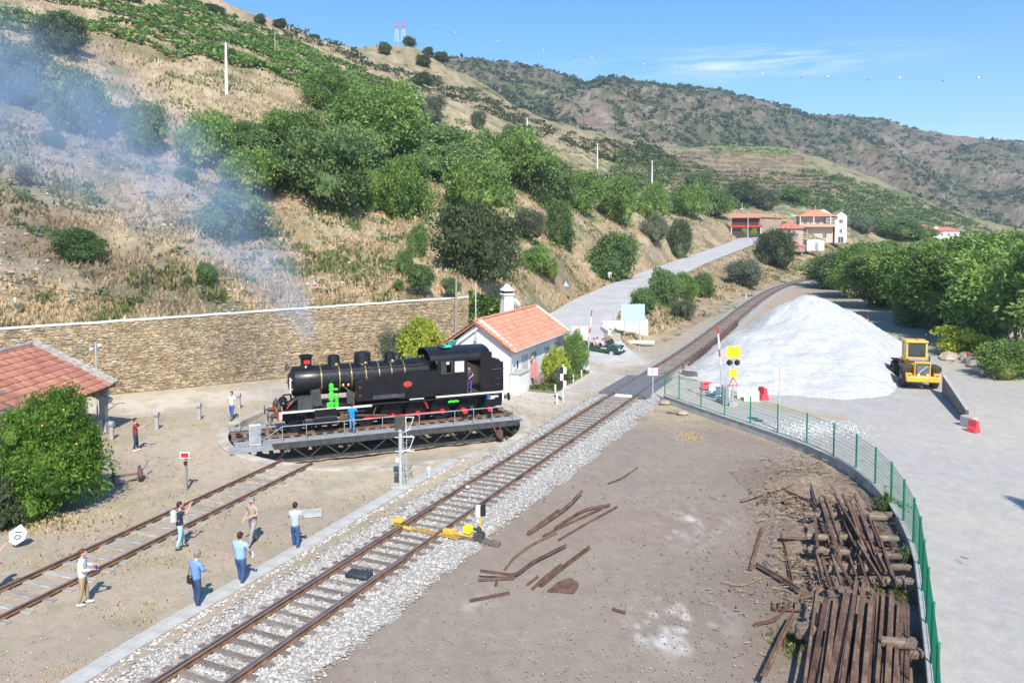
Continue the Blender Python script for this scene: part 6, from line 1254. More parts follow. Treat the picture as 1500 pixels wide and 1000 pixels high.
q = G(1012, 553); m = MB(); m.bbox((0, 0, .3), (1.3, .12, .75), .02, rx=.5, rz=-.7); o_ = m.build('concrete_slab', concrete); o_.location = q; tag(o_, 'grey concrete slab leaning at the near corner of the gravel heap', 'slab')
q = G(1004, 556); m = MB(); m.bbox((0, 0, .12), (2.3, .35, .25), .02, rz=-.75); o_ = m.build('concrete_kerb_block', concrete_light); o_.location = q; tag(o_, 'pale concrete block lying below the leaning grey slab', 'block')

# ================================================================ fence on its low wall
fl = thing('boundary_fence', 'green wire mesh fence curving along the low concrete wall', 'fence'); lw = thing('low_wall', 'long curved low concrete wall carrying the green fence', 'wall')
FS = spline([Vector((p.x, p.y, 0)) for p in FW], .5); sweep(MB(), FS, [(-.13, -.1), (.13, -.1), (.11, .44), (-.11, .44)]).build('wall_base', concrete, lw)
posts = [Vector((p.x, p.y, .5)) for p in FW]
for i in range(len(posts) - 1):
    a, b = posts[i], posts[i + 1]; d = b - a; u = d.normalized(); an = math.atan2(u.y, u.x); c_ = (a + b) / 2; m = MB(); m.bbox((c_.x, c_.y, .47), (d.length - .03, .3, .08), .01, rz=an); m.build('coping_stone', concrete_light, lw)
    m = MB(); nv = int(d.length / .1); 
    for k in range(nv): q = a + u * (k + .5) * d.length / nv; m.cyl((q.x, q.y, .56), (q.x, q.y, 2.08), .005, n=3, caps=False)
    for k in range(9): z = .58 + k * .187; m.cyl((a.x, a.y, z), (b.x, b.y, z), .011 if k in (0, 4, 8) else .007, n=3, caps=False)
    m.build('mesh_panel', fencegreen, fl)
for p_ in posts:
    m = MB(); m.bbox((p_.x, p_.y, 1.3), (.07, .07, 1.64), .008); m.box((p_.x, p_.y, 2.13), (.075, .075, .03)); m.build('post', fencegreen, fl)

# ================================================================ scrap rails
rust2 = mat('scrap_rust', (.085, .046, .03), (.2, .118, .08), scale=2.5, rough=.8, bump=.4, bscale=30, c3=(.135, .08, .055), objrand=.22)
def loose_rail(name, label, cat, a, b, group=None, w_=.13, h_=.13, mt_=None, flip=False):
    a, b = Vector(a), Vector(b); d = b - a; Ln = d.length; s_ = w_ / .13; g_ = h_ / .13
    sec = [(-.065 * s_, 0), (.065 * s_, 0), (.065 * s_, .015), (.012, .03), (.012, .095 * g_), (.035, .1 * g_), (.035, .13 * g_), (-.035, .13 * g_), (-.035, .1 * g_), (-.012, .095 * g_), (-.012, .03), (-.065 * s_, .015)]
    if flip: sec = [(x, .13 * g_ - z) for x, z in sec][::-1]
    m = MB(); sweep(m, [Vector((0, 0, 0)), Vector((Ln * .5, 0, random.uniform(-.01, .0))), Vector((Ln, 0, 0))], sec); o_ = m.build(name, mt_ or rust2)
    o_.location = a; o_.rotation_euler = (random.uniform(-.25, .25), -math.asin(max(-1, min(1, d.z / Ln))), math.atan2(d.y, d.x)); tag(o_, label, cat, group); return o_
def cr8(x, y): return 1130 + x / 4.543, 780 + y / 4.543
G1 = 'old rails in the near stack'
near = [((300, 390), (215, 1000)), ((370, 460), (275, 1000)), ((400, 480), (320, 1000)), ((432, 440), (360, 1000)), ((495, 400), (385, 1000)), ((515, 430), (400, 1000)), ((572, 320), (480, 1000)), ((588, 570), (565, 1000)), ((640, 470), (595, 1000)), ((662, 480), (620, 1000)), ((690, 440), (655, 1000)), ((716, 420), (690, 1000)), ((750, 410), (708, 1000)), ((780, 450), (762, 1000)), ((825, 480), (800, 1000)), ((848, 490), (822, 1000)), ((888, 490), (868, 1000)), ((903, 500), (900, 1000)), ((335, 500), (250, 1000)), ((455, 500), (420, 1000)), ((540, 450), (505, 1000)), ((610, 600), (560, 1000))]
for i, (a, b) in enumerate(near):
    z = (.55 if i % 3 else .7) if i < 18 else .38; p0 = G(*cr8(*a), z); p1 = G(*cr8(*b), z); p1 = p0 + (p1 - p0) * 1.55
    loose_rail('old_rail', 'rusty rail laid lengthwise in the near stack of long rails, lower right corner', 'rail', p0, p1, G1, .125, .15, flip=(i % 4 == 1))
    if i in (4, 6, 12): loose_rail('old_rail', 'rusty rail laid lengthwise in the near stack of long rails, lower right corner', 'rail', p0 + Vector((.09, -.3, .1)), p1 + Vector((.09, -.3, .1)), G1, .15, .15)
G2 = 'old rails in the second stack'
def cr5(x, y): return 1060 + x / 5, 660 + y / 5
sec_ = [((700, 350), (775, 690)), ((742, 350), (860, 690)), ((715, 380), (835, 760)), ((822, 400), (955, 710)), ((842, 370), (1000, 650)), ((872, 335), (1030, 665)), ((920, 370), (1055, 665)), ((962, 330), (1092, 662)), ((1040, 360), (1085, 455)), ((960, 680), (1060, 990)), ((985, 680), (1175, 990)), ((1040, 680), (1160, 910)), ((1092, 520), (1265, 1000)), ((800, 780), (862, 990)), ((822, 780), (945, 1010)), ((722, 800), (785, 1000)), ((678, 760), (722, 940)), ((810, 320), (850, 400)), ((920, 780), (975, 930)), ((1110, 740), (1185, 900)), ((900, 370), (1065, 860)), ((1060, 480), (1150, 720)), ((980, 400), (1120, 780)), ((760, 520), (850, 800)), ((1150, 660), (1230, 930)), ((670, 480), (690, 720)), ((940, 400), (1010, 600)), ((1000, 560), (1130, 900))]
for i, (a, b) in enumerate(sec_):
    z = (.5, .75, .62)[i % 3]; p0 = G(*cr5(*a), z); p1 = G(*cr5(*b), z - .05); loose_rail('old_rail', 'short rusty rail lying aslant in the second stack beside the green fence', 'rail', p0, p1, G2, .1, .12, flip=(i % 3 == 2))
def log(px, py, z, L_, az_, r, label, group, end=False):
    p = G(px, py, z); m = MB(); m.bbox((0, 0, 0), (L_, r * 1.7, r * 1.5), r * .35); o_ = m.build('timber_sleeper', mat('old_pine_log', (.14, .1, .075), (.3, .225, .17), scale=3, rough=.9, bump=.5, stretch=(1, 6, 6), objrand=.2)); o_.location = p; o_.rotation_euler = (random.uniform(-.1, .1), random.uniform(-.04, .04), az_); tag(o_, label, 'sleeper', group)
for x, y, L_, z_, lb in ((560, 700, 3.3, .36, 'long timber bearer showing between the rails of the near stack'), (840, 732, .9, .86, 'short log lying on top of the near stack at its right side'), (560, 1120, 3.4, .3, 'timber bearer under the near end of the near stack')): log(*cr8(x, y), z_, L_, -.08, .15, lb, 'bearers of the near stack')
log(*cr8(228, 640), .55, .55, -.1, .2, 'short squared block at the left side of the near stack', 'bearers of the near stack block'); log(*cr8(920, 800), .45, .7, -.1, .17, 'short log end at the right side of the near stack', None)
for x, y, L_, z in ((650, 470, .7, .45), (800, 470, .5, .4), (1075, 462, .7, .5), (1130, 487, .75, .62), (683, 630, .8, .55), (860, 632, .6, .4), (680, 725, .65, .5), (885, 845, .6, .35), (1222, 770, .9, .4), (1180, 640, 1.0, .4), (1260, 850, .8, .35), (1290, 955, .9, .35), (720, 640, 3.0, .3), (960, 640, 3.0, .3), (900, 745, 3.0, .3), (1000, 465, 2.6, .3), (1060, 860, 3.0, .28), (860, 740, .5, .4)):
    log(*cr5(x, y), z, L_, random.uniform(-.12, .05), .13, 'weathered timber bearer under the second stack of rails', 'bearers of the second stack')
# loose scrap on the ground
def bent(name, label, cat, pts, r=.05, mt_=None, group=None, flat=.5):
    P_ = [G(x, y, z) for x, y, z in pts]; o0 = P_[0].copy(); Q = spline([q - o0 for q in P_], .15); m = MB(); sweep(m, Q, [(-r * 1.2, 0), (r * 1.2, 0), (r * 1.2, r * flat), (r * .3, r * flat * 1.5), (r * .3, r * 2), (-r * .3, r * 2), (-r * .3, r * flat * 1.5), (-r * 1.2, r * flat)]); o_ = m.build(name, mt_ or rust2); o_.location = o0; tag(o_, label, cat, group)
c7 = lambda x, y: (660 + x / 2.779, 640 + y / 2.779)
S_ = [('long twisted rail at the upper edge of the scrap in the yard centre', [(315, 395, .05), (400, 340, .08), (480, 280, .12), (535, 220, .2)], .09),
      ('second rail lying beside the twisted one in the yard centre', [(325, 385, .02), (410, 322, .03), (440, 300, .03)], .07),
      ('straight rusty bar lying right of the twisted rails', [(425, 372, .05), (545, 300, .05), (650, 278, .05)], .07),
      ('thin steel bar lying parallel on the far right of the centre scrap', [(440, 420, .02), (560, 350, .02), (680, 283, .02)], .05),
      ('narrow bar between the two straight bars of the centre scrap', [(375, 405, .02), (500, 345, .02), (620, 285, .1)], .05),
      ('long rail curving in an S towards the switch lever', [(220, 540, .02), (262, 490, .02), (330, 440, .02), (430, 392, .02)], .05),
      ('bent rail with a kink, nearest the ballast in the centre scrap', [(120, 548, .25), (190, 556, .18), (260, 562, .1), (330, 515, .08), (400, 478, .08), (470, 442, .08)], .07),
      ('dark flat bar below the kinked rail', [(112, 583, .02), (180, 580, .02), (260, 575, .02)], .06),
      ('flat rusty strip lying alone nearest the camera', [(78, 668, .0), (160, 652, .0), (240, 636, .0)], .06),
      ('short stub of steel pointing at the ballast', [(183, 606, .0), (192, 575, .03)], .06), ('short rusty bar right of the kinked rail', [(312, 602, .0), (356, 568, .0)], .05),
      ('long reddish strip lying right of the kinked rail', [(365, 608, .0), (460, 530, .0), (565, 452, .0)], .09), ('pale rusty strip beside the reddish one', [(332, 620, .0), (380, 575, .0), (450, 520, .0)], .06),
      ('lone thin bar on the bare ground far from the others', [(640, 190, .0), (700, 165, .0), (762, 124, .0)], .035), ('dark short bar on open ground right of centre', [(660, 700, .0), (712, 716, .0)], .05)]
for lb, pts, r in S_: bent('scrap_bar', lb, 'scrap metal', [(*c7(x, y), z) for x, y, z in pts], r * .62)
q = G(*c7(455, 620)); m = MB(); m.add([(-.5, -.15, .0), (.35, -.3, .0), (.55, .1, .12), (.3, .6, .1), (-.1, .5, .0), (-.5, -.15, -.05), (.35, -.3, -.05), (.55, .1, .04), (.3, .6, .04), (-.1, .5, -.05)], [(0, 1, 2, 3, 4), (9, 8, 7, 6, 5), (0, 5, 6, 1), (1, 6, 7, 2), (2, 7, 8, 3), (3, 8, 9, 4), (4, 9, 5, 0)]); o_ = m.build('scrap_plate', rust2); o_.location = q + Vector((0, 0, .05)); tag(o_, 'crumpled rusty plate at the near side of the centre scrap', 'scrap metal')
S2 = [('pale plank laid across the debris above the second stack', [(130, 370, .05), (300, 310, .15), (440, 270, .25)], .07, 1), ('dark bar under the pale plank above the second stack', [(250, 385, .02), (330, 330, .1), (420, 300, .15), (515, 258, .25)], .07, 0), ('broken rail running down into the second stack from the upper left', [(425, 285, .2), (540, 340, .2), (690, 405, .3)], .07, 0), ('plank standing at the head of the second stack', [(620, 195, .2), (650, 280, .3), (690, 410, .4)], .08, 1),
      ('curved strip right of the plank at the head of the second stack', [(530, 190, .1), (620, 250, .1), (700, 320, .15), (830, 400, .1)], .05, 1), ('bar lying left below the debris heap', [(380, 350, .05), (470, 390, .05), (640, 445, .1)], .06, 0), ('heavy bar lying alone left of the second stack', [(282, 570, .02), (240, 710, .02), (195, 870, .02)], .08, 0), ('long bar slanting down beside the second stack', [(430, 640, .05), (460, 760, .05), (505, 960, .05)], .08, 0),
      ('dark plank reaching from the left to the gap between the stacks', [(240, 840, .05), (400, 930, .08), (560, 1030, .1)], .08, 0), ('pale branch on the bare ground left of the near stack', [(-20, 960, .0), (140, 985, .0), (290, 925, .0)], .035, 1), ('curved rusty strap in front of the scrap grate', [(220, 1280, .0), (380, 1230, .05), (480, 1120, .1)], .05, 0), ('short bar by the coping stones at the top of the debris', [(720, 20, .3), (790, 45, .4), (850, 70, .45)], .05, 0),
      ('long bar slanting away left of the near stack', [(510, 1205, .3), (430, 1350, .3), (290, 1650, .3)], .09, 0), ('twisted offcut between the two stacks', [(560, 1080, .05), (640, 1060, .15), (720, 1010, .25)], .09, 0)]
for lb, pts, r, wd in S2: bent('scrap_piece', lb, 'scrap', [(*cr5(x, y), z) for x, y, z in pts], r * .75, mat('broken_wood', (.13, .1, .07), (.34, .26, .18), scale=4, rough=.9) if wd else None)
gr3 = thing('scrap_grate', 'small rusty grate of parallel bars on the ground left of the near stack', 'grate', G(*cr8(90, 490)), -.1)
for k in range(5): m = MB(); m.box((-.35 + k * .17, 0, .05), (.05, .62, .06), rz=-.25); m.build('bar', rust2, gr3)
m = MB(); m.box((0, -.3, .04), (.85, .05, .05)); m.build('cross_bar', rust2, gr3)
# woody debris too small to count
dp = []; cols_ = []
V = []; Fq = []
rgd = np.random.default_rng(90)
def debris(name, n, cx, cy, sx, sy, l0, l1, m_, zr=.12):
    V = []
    for i in range(n):
        x, y = cr5(rgd.normal(cx, sx), rgd.normal(cy, sy)); p = G(x, y, rgd.random() * zr); a = rgd.uniform(0, 2 * PI); L_ = rgd.uniform(l0, l1); w2 = rgd.uniform(.012, .035); d = np.array([math.cos(a), math.sin(a), rgd.normal(0, .12)]) * L_ / 2; s_ = np.array([-math.sin(a), math.cos(a), 0]) * w2; pc = np.array(p); up = np.array([0, 0, w2 * 1.2])
        V += [pc - d - s_, pc - d + s_, pc + d + s_ * .7, pc + d - s_ * .7, pc - d + up, pc + d + up]
    V = np.array(V); f = np.array([(0, 3, 5, 4), (1, 4, 5, 2)]); Fq = (np.arange(n)[:, None, None] * 6 + f[None]).reshape(-1, 4); o_ = link(name, mesh_np(name, V, Fq, m_)); tag(o_, kind='stuff')
bw = MATS['broken_wood']
debris('bark_debris', 900, 560, 280, 170, 130, .08, .5, bw, .25); debris('bark_debris', 500, 560, 620, 110, 260, .08, .45, bw, .1); debris('rust_debris', 500, 900, 700, 220, 220, .08, .4, rust2, .3); debris('wood_splinters', 260, 200, 700, 240, 330, .04, .22, bw, .02); debris('wood_splinters', 110, -500, 350, 420, 260, .04, .16, bw, .02)
hpx, hpy = np.meshgrid(np.linspace(-1, 1, 40), np.linspace(-1, 1, 40), indexing='ij')
for (px, py), rx_, ry_, h_ in ((cr5(570, 270), 2.6, 2.6, .5), (cr5(560, 660), 1.3, 3.0, .25)):
    c_ = G(px, py); nn = fbm(hpx * 3 + c_.x, hpy * 3 + c_.y, 4); z_ = h_ * np.clip(1 - np.hypot(hpx, hpy), 0, 1) * (.4 + 1.2 * nn) - .03
    o_ = link('debris_mound', mesh_np('debris_mound', np.stack([c_.x + hpx * rx_, c_.y + hpy * ry_, z_], -1).reshape(-1, 3), grid_faces(40, 40)[:, ::-1], mat('debris_soil', (.15, .11, .08), (.33, .25, .18), scale=7, rough=.95, bump=.9, bscale=20, dist=.06), True)); tag(o_, kind='stuff')
for lb, px, py, n_ in (('x', 1300, 735, 0), ('x', 1312, 870, 0), ('x', 1010, 640, 0), ('x', 1160, 940, 0)):
    c_ = G(px, py); tufts('fence_weeds', [(c_.x + RNG.normal(0, .3), c_.y + RNG.normal(0, .5), 0) for _ in range(350)], .03, .13, Lweed if px > 1100 else Lstraw, int(px), .3)
pts_ = [G(*((RNG.uniform(1180, 1215)), RNG.uniform(690, 740))) for _ in range(10)]
for (px, py), w2, h2, lb in (((1296, 752), .8, .8, 'leafy weed against the low wall at the head of the second stack'), ((1325, 825), .6, .6, 'leafy weed against the low wall beside the second stack')):
    p = G(px, py); t = thing('wall_weed', lb, 'weed', p); cr = link('foliage', crowns('small')[0], t); cr.location = (0, 0, h2 / 2); cr.scale = (w2 / 2, w2 / 2, h2 / 2); m = MB(); m.cyl((0, 0, 0), (0, 0, h2 * .6), .02, n=5); m.build('stem', bark, t)
# ================================================================ level crossing
ci = min(range(len(TRK)), key=lambda k: abs(TRK[k].y - 59.6)); cpx = TRK[ci]; cn = normals2(TRK)[ci]; ca_ = math.atan2(cn.y, cn.x)
xg = thing('level_crossing_deck', 'dark grey rubber panels of the level crossing between the rails', 'level crossing', (cpx.x, cpx.y, 0), ca_); xg['kind'] = 'structure'
rub = mat('crossing_rubber', (.1, .105, .115), (.17, .175, .185), scale=3, rough=.8, bump=.3)
for k in range(6):
    y = -3.1 + k * 1.24
    for x0, w2 in ((0, 1.58), (-1.42, .9), (1.42, .9)):
        m = MB(); m.bbox((x0, y, .15 if x0 == 0 else .13), (w2, 1.22, .17), .012, ry=0 if x0 == 0 else (.06 if x0 > 0 else -.06)); m.build('panel', rub, xg)
for s_ in (-1, 1): m = MB(); m.prism([(s_ * 1.9, .2), (s_ * 4.6, .0), (s_ * 4.6, -.1), (s_ * 1.9, -.1)][::s_], 7.4); m.build('ramp', mat('sandy_concrete', (.36, .33, .28), (.48, .44, .38), scale=2, rough=.9), xg)
m = MB(); m.box((0, -3.85, .1), (1.2, .25, .12)); m.build('end_stone', white_paint, xg)
# ================================================================ signs and posts
def post(name, label, cat, p, h, r=.04, m_=None, group=None): t = thing(name, label, cat, p, 0, group); m = MB(); m.cyl((0, 0, -.1), (0, 0, h), r, n=8); m.build('pole', m_ or galv, t); return t
def text_mesh(txt, size, m_, parent, loc, rot, name='lettering'):
    cu = bpy.data.curves.new(name, 'FONT'); cu.body = txt; cu.size = size; cu.align_x = 'CENTER'; cu.align_y = 'CENTER'; cu.extrude = .004
    o = bpy.data.objects.new('t', cu); COL.objects.link(o); dg = bpy.context.evaluated_depsgraph_get(); me = bpy.data.meshes.new_from_object(o.evaluated_get(dg)); bpy.data.objects.remove(o)
    me.materials.clear(); me.materials.append(m_); q = link(name, me, parent); q.location = loc; q.rotation_euler = rot; return q
RX = (PI / 2, 0, 0)
q = G(1073, 593); t = post('crossing_signal', 'yellow PARE board with twin lamps on a post at the level crossing', 'sign', q, 4.2, .05); dk = plain('dark_brown_letters', (.25, .1, .02), .6)
m = MB(); m.box((0, -.08, 3.62), (.95, .03, .8)); b_ = m.build('stop_board', signyellow, t); text_mesh('PARE', .24, dk, b_, (0, -.1, 3.75), RX); text_mesh('AO SINAL VERMELHO', .075, dk, b_, (0, -.1, 3.4), RX)
for x in (-.26, .26): m = MB(); m.cyl((x, -.3, 2.9), (x, .05, 2.9), .11, .14, n=12); m.lathe([(.2, 0), (.2, .02)], 14, M=Matrix.Translation((x, -.02, 2.9)) @ Matrix.Rotation(PI / 2, 4, 'X')); m.build('signal_lamp', black_dull, t)
m = MB(); m.box((0, -.08, 2.18), (.5, .03, .55)); b_ = m.build('notice_board', signyellow, t); m = MB(); [m.box((0, -.1, 2.36 - k * .07), (.36, .01, .025)) for k in range(6)]; m.build('printed_lines', plain('orange_print', (.75, .4, .05), .6), b_)
m = MB(); tri = [(-.33, 1.35), (.33, 1.35), (0, 1.92)]; m.prism(tri, .03, Matrix.Translation((0, -.08, 0))); b_ = m.build('warning_triangle', red_p, t); m = MB(); m.prism([(-.22, 1.41), (.22, 1.41), (0, 1.79)], .01, Matrix.Translation((0, -.105, 0))); m.build('triangle_face', white_paint, b_); m = MB(); m.box((0, -.115, 1.5), (.16, .01, .07)); m.build('pictogram', dark_steel, b_)
m = MB(); m.bbox((0, 0, .1), (.6, .6, .3), .02); m.build('footing', concrete, t)
def barrier(px, py, toward, label, armz, cab_c):
    q = G(px, py); t = thing('crossing_barrier', label, 'crossing barrier', q); m = MB(); m.bbox((0, 0, .6), (.42, .5, 1.2), .03); m.bbox((0, 0, 1.28), (.5, .56, .12), .02); m.build('machine_box', cab_c, t)
    m = MB(); m.box((toward * -.1, 0, .65), (.12, .12, .9), ry=toward * .1); m.build('counterweight', dark_steel, t)
    L_ = armz; a = -toward * .09
    for k in range(8): z0 = 1.15 + k * L_ / 8; z1 = z0 + L_ / 8; m = MB(); m.cyl((-toward * .1 + (z0) * a, 0, z0), (-toward * .1 + z1 * a, 0, z1), .06, n=8); m.build('arm_red_band' if k in (4, 5, 7) and k != 5 else 'arm_white_band', red_p if k in (4, 7) else galv if k < 3 else white_paint, t)
barrier(1062, 592, 1, 'raised red and white barrier arm beside the yellow PARE board', 4.2, grey_steel); barrier(857, 541, -1, 'raised barrier arm with pale box across the track near the green car', 3.9, plain('pale_box', (.55, .62, .62), .6))
q = G(849, 541); t = post('crossing_signal', 'back of a square white sign with lamps on a post left of the green car', 'sign', (q.x, q.y, 0), 4.0, .05); m = MB(); m.box((0, .06, 3.1), (1.35, .03, 1.2)); m.build('sign_back', white_paint, t)
for x in (-.55, .35): m = MB(); m.cyl((x, -.05, 2.2), (x, .3, 2.2), .12, n=12); m.build('signal_lamp', black_dull, t)
q = G(956, 594); t = post('small_sign', 'white rectangular sign seen from behind beside the crossing panels', 'sign', q, 2.55, .035); m = MB(); m.bbox((0, .05, 2.3), (.68, .03, .5), .004); m.build('sign_plate', white_paint, t)
q = G(1141, 632, 0); t = post('round_signs', 'two round white signs one above the other on a tall post by the fence', 'sign', (q.x + .1, q.y + .35, 0), 3.75, .04); [MB().lathe([(.33, 0), (.33, .03)], 22, M=Matrix.Translation((0, .05, z)) @ Matrix.Rotation(PI / 2, 4, 'X')).build('sign_disc', white_paint, t) for z in (3.4, 2.68)]
q = G(825, 588); t = post('chequer_board', 'black and white chequered railway board on a post before the white house', 'railway sign', q, 2.6, .05, white_paint)
for r in range(3):
    for c_ in range(2): m = MB(); m.box((-.105 + c_ * .21, -.06, 1.0 + r * .47 + .24), (.208, .03, .468)); m.build('chequer', white_paint if (r + c_) % 2 else black_dull, t)
q = G(816, 591); m = MB(); m.bbox((0, 0, .3), (.14, .12, .75), .02); o_ = m.build('marker_post', white_paint); o_.location = q; tag(o_, 'short white marker post left of the chequered railway board', 'marker post')
q = G(1022, 0 + 462) if False else D(1102, 436, 138); m = MB(); m.bbox((0, 0, .3), (.16, .16, .8), .02); o_ = m.build('kilometre_post', white_paint); o_.location = (TRK[ci + 88].x - 2.6, TRK[ci + 88].y, 0); tag(o_, 'tiny white kilometre post left of the railway beyond the bushes', 'marker post')
# direction board, its footing, the tapered white wall
bp = D(928, 484, 82); zb = zt(bp.x, bp.y); t = thing('direction_board', 'large pale blue slatted back of a direction board on two posts above the green car', 'sign', (bp.x, bp.y, zb)); lb_ = plain('pale_blue_aluminium', (.42, .62, .68), .5, bump=0)
for x in (-.95, .62): m = MB(); m.cyl((x, 0, -.3), (x, 0, 4.1), .05, n=8); m.build('post', galv, t)
for k in range(9): m = MB(); m.box((-.1, -.08, 2.2 + k * .215), (2.45, .05, .2)); m.build('slat', lb_, t)
m = MB(); m.bbox((.4, -.5, .15), (3.3, .5, .3), .03, rz=-.08); o_ = m.build('white_kerb_beam', white_paint); o_.location = (bp.x, bp.y, zb); tag(o_, 'long white beam lying at the foot of the direction board', 'beam')
ww = thing('tapered_white_wall', 'white tapered parapet wall beside the green car, below the direction board', 'wall'); a, b, c_ = G(893, 507), G(888, 497), D(930, 470, 88)
m = MB(); a.z = 0; b = Vector((a.x - .3, a.y + 4.0, 0)); c_ = Vector((b.x + 5.2, b.y + 2.2, 0)); sweep(m, [a, a.lerp(b, .5), b], [(-.16, -.2), (.16, -.2), (.16, 1.6), (-.16, 1.6)]); sweep(m, [b, b.lerp(c_, .5), c_], [(-.16, -.2), (.16, -.2), (.16, 2.0), (-.16, 2.1)]); m.build('wall_leaf', white_paint, ww)
q = D(937, 524, 74); t = post('thin_post', 'thin pale post standing in the weeds right of the green car', 'post', (q.x, q.y, 0), 2.3, .035)
q = HIT(893, 414); t = post('road_sign', 'small white road sign on the far bank of the climbing road', 'sign', q, 1.3, .05); m = MB(); m.box((0, -.06, 1.3), (.62, .03, .95)); m.build('sign_plate', white_paint, t)
q = HIT(829, 424); t = post('warning_sign', 'small triangular sign seen edge on against the road bank', 'sign', q, .5, .04); m = MB(); m.prism([(-.45, .3), (.45, .3), (0, 1.1)], .03); m.build('sign_plate', plain('pale_blue_sign', (.4, .48, .6), .5), t)
q = D(1095, 375, 236); t = thing('street_lamp', 'pale street lamp at the top of the climbing road before the red balcony house', 'street lamp', (q.x, q.y, zt(q.x, q.y))); m = MB(); m.cyl((0, 0, -.5), (0, 0, 9.2), .2, .12, n=8); m.build('pole', concrete_light, t); m = MB(); m.tube([(0, 0, 9.1), (-1.6, 0, 9.6)], .07, 5); m.build('arm', galv, t); m = MB(); m.bbox((-2.0, 0, 9.6), (.9, .3, .16), .03); m.build('lamp_head', white_paint, t)
# ================================================================ poles on the hill
for px, base, top, lb, m_, r in ((332, 139, 65, 'tall white concrete pole on the straw slope below the vineyard', white_paint, .3), (601, 176, 128, 'white concrete pole right of the thicket, second from left', white_paint, .3), (772, 221, 176, 'white concrete pole above the middle of the slope, third from left', white_paint, .27), (875, 256, 211, 'white concrete pole above the upper road, fourth from left', white_paint, .25), (955, 270, 236, 'white concrete pole farthest right on the hillside', white_paint, .3)):
    q = HIT(px, base); h = (base - top) / F * q.y; t = thing('power_pole', lb, 'power pole', q, 0, 'white power poles on the hillside'); m = MB(); m.cyl((0, 0, -.3), (0, 0, h), r, r * .5, n=6); m.build('shaft', m_, t); m = MB(); m.box((0, 0, h - .3), (1.2, .12, .12)); [m.cyl((x, 0, h - .25), (x, 0, h + .05), .05, n=5) for x in (-.55, .55)]; m.build('cross_arm', concrete, t)
for px, base, top, lb in ((403, 83, 48, 'thin grey wooden pole in the upper vineyard'), (86, 17, -10, 'thin grey wooden pole at the top left of the vineyard'), (652, 160, 124, 'thin wooden pole above the olive trees'), (681, 168, 152, 'short wooden pole among the scrub right of the olives')):
    q = HIT(px, base); h = (base - top) / F * q.y; o_ = MB().cyl((0, 0, -.3), (0, 0, h), .14, .09, n=6).build('wooden_pole', timber_old); o_.location = q; tag(o_, lb, 'pole')
q = Vector((WALL[-1].x - 1.9, WALL[-1].y - 1.7, 0)); h = CH + (340 - 408) / F * q.y + .0; t = thing('wooden_pole', 'weathered wooden pole in front of the right end of the stone wall', 'pole', (D(667, 480, q.y).x, q.y, 0)); m = MB(); m.cyl((0, 0, 0), (.1, 0, h), .12, .08, n=8); m.build('shaft', timber_old, t); m = MB(); m.box((.1, 0, h - .2), (.1, .1, .3)); m.build('bracket', dark_steel, t)
# station lamp by the shed, telephone wire over the wall
q = D(141, 540, 50); t = thing('yard_lamp', 'grey steel lamp post with two small round lamps rising behind the shed roof corner', 'lamp post', (q.x, 50, 0)); m = MB(); m.cyl((0, 0, 0), (0, 0, 4.75), .055, n=8); m.build('pole', galv, t)
for x, z in ((-.28, 4.35), (.28, 4.6)): m = MB(); m.cyl((0, 0, z), (x, 0, z), .025, n=5); o_ = m.build('arm', galv, t); m = MB(); m.ell((x, -.02, z - .04), (.13, .13, .13), 10, 6); m.build('lamp_globe', white_paint, o_, True)
m = MB(); cat_ = lambda a, b, s_, n=14: [a.lerp(b, i / n) - Vector((0, 0, 4 * s_ * (i / n) * (1 - i / n))) for i in range(n + 1)]
m.tube(cat_(D(-60, 398, 58), D(667, 410, q.y + 21.5), 2.2, 30), .03, 4); o_ = m.build('overhead_wire', dark_steel); tag(o_, 'dark telephone wire sagging across the hillside above the stone wall', 'wire')
# pylons and the marker balls
q = HIT(586, 62); t = thing('pylon', 'twin lattice pylon painted red and white on the ridge skyline', 'pylon', q); hp = 31 / F * q.y
for sx in (-1, 1):
    for k in range(5):
        m = MB(); z0, z1 = hp * k / 5, hp * (k + 1) / 5; w0, w1 = .95 * (1 - k / 6.5), .95 * (1 - (k + 1) / 6.5); cx_ = sx * 1.7
        for a_, b_2 in ((-1, -1), (1, -1), (1, 1), (-1, 1)): m.cyl((cx_ + a_ * w0, b_2 * w0, z0), (cx_ + a_ * w1, b_2 * w1, z1), .07, n=4)
        m.cyl((cx_ - w0, -w0, z0), (cx_ + w1, -w1, z1), .05, n=4); m.cyl((cx_ + w0, -w0, z0), (cx_ - w1, -w1, z1), .05, n=4); m.build('lattice_red' if k % 2 else 'lattice_white', red_p if k in (3, 4) else white_paint, t)
m = MB(); m.box((0, 0, hp * .7), (5.8, .15, .15)); m.box((0, 0, hp * .66), (5.0, .1, .1)); m.build('cross_beam', red_p, t)
def balls(px_list, d0, d1, m_, lab, grp, r_):
    P_ = [D(x, y, d0 + (d1 - d0) * (x - px_list[0][0]) / (px_list[-1][0] - px_list[0][0])) for x, y in px_list]
    for i, p in enumerate(P_): o_ = MB().ell((0, 0, 0), (r_, r_, r_), 8, 5).build('marker_ball', m_, None, True); o_.location = p; tag(o_, lab, 'marker ball', grp)
    m = MB(); m.tube([D(590, 34, d0 + 10)] + P_, .02, 3); o_ = m.build('power_line', galv); tag(o_, 'thin overhead power line carrying the %s balls' % ('white' if m_ is white_paint else 'dark orange'), 'power line')
balls([(667, 48), (729, 61), (796, 74), (867, 85), (943, 94.5), (1026, 102), (1117, 108.5), (1213, 112.5), (1318, 114.6), (1433, 114)], 330, 190, white_paint, 'white marker ball hanging on the power line in the sky', 'white marker balls', .3)
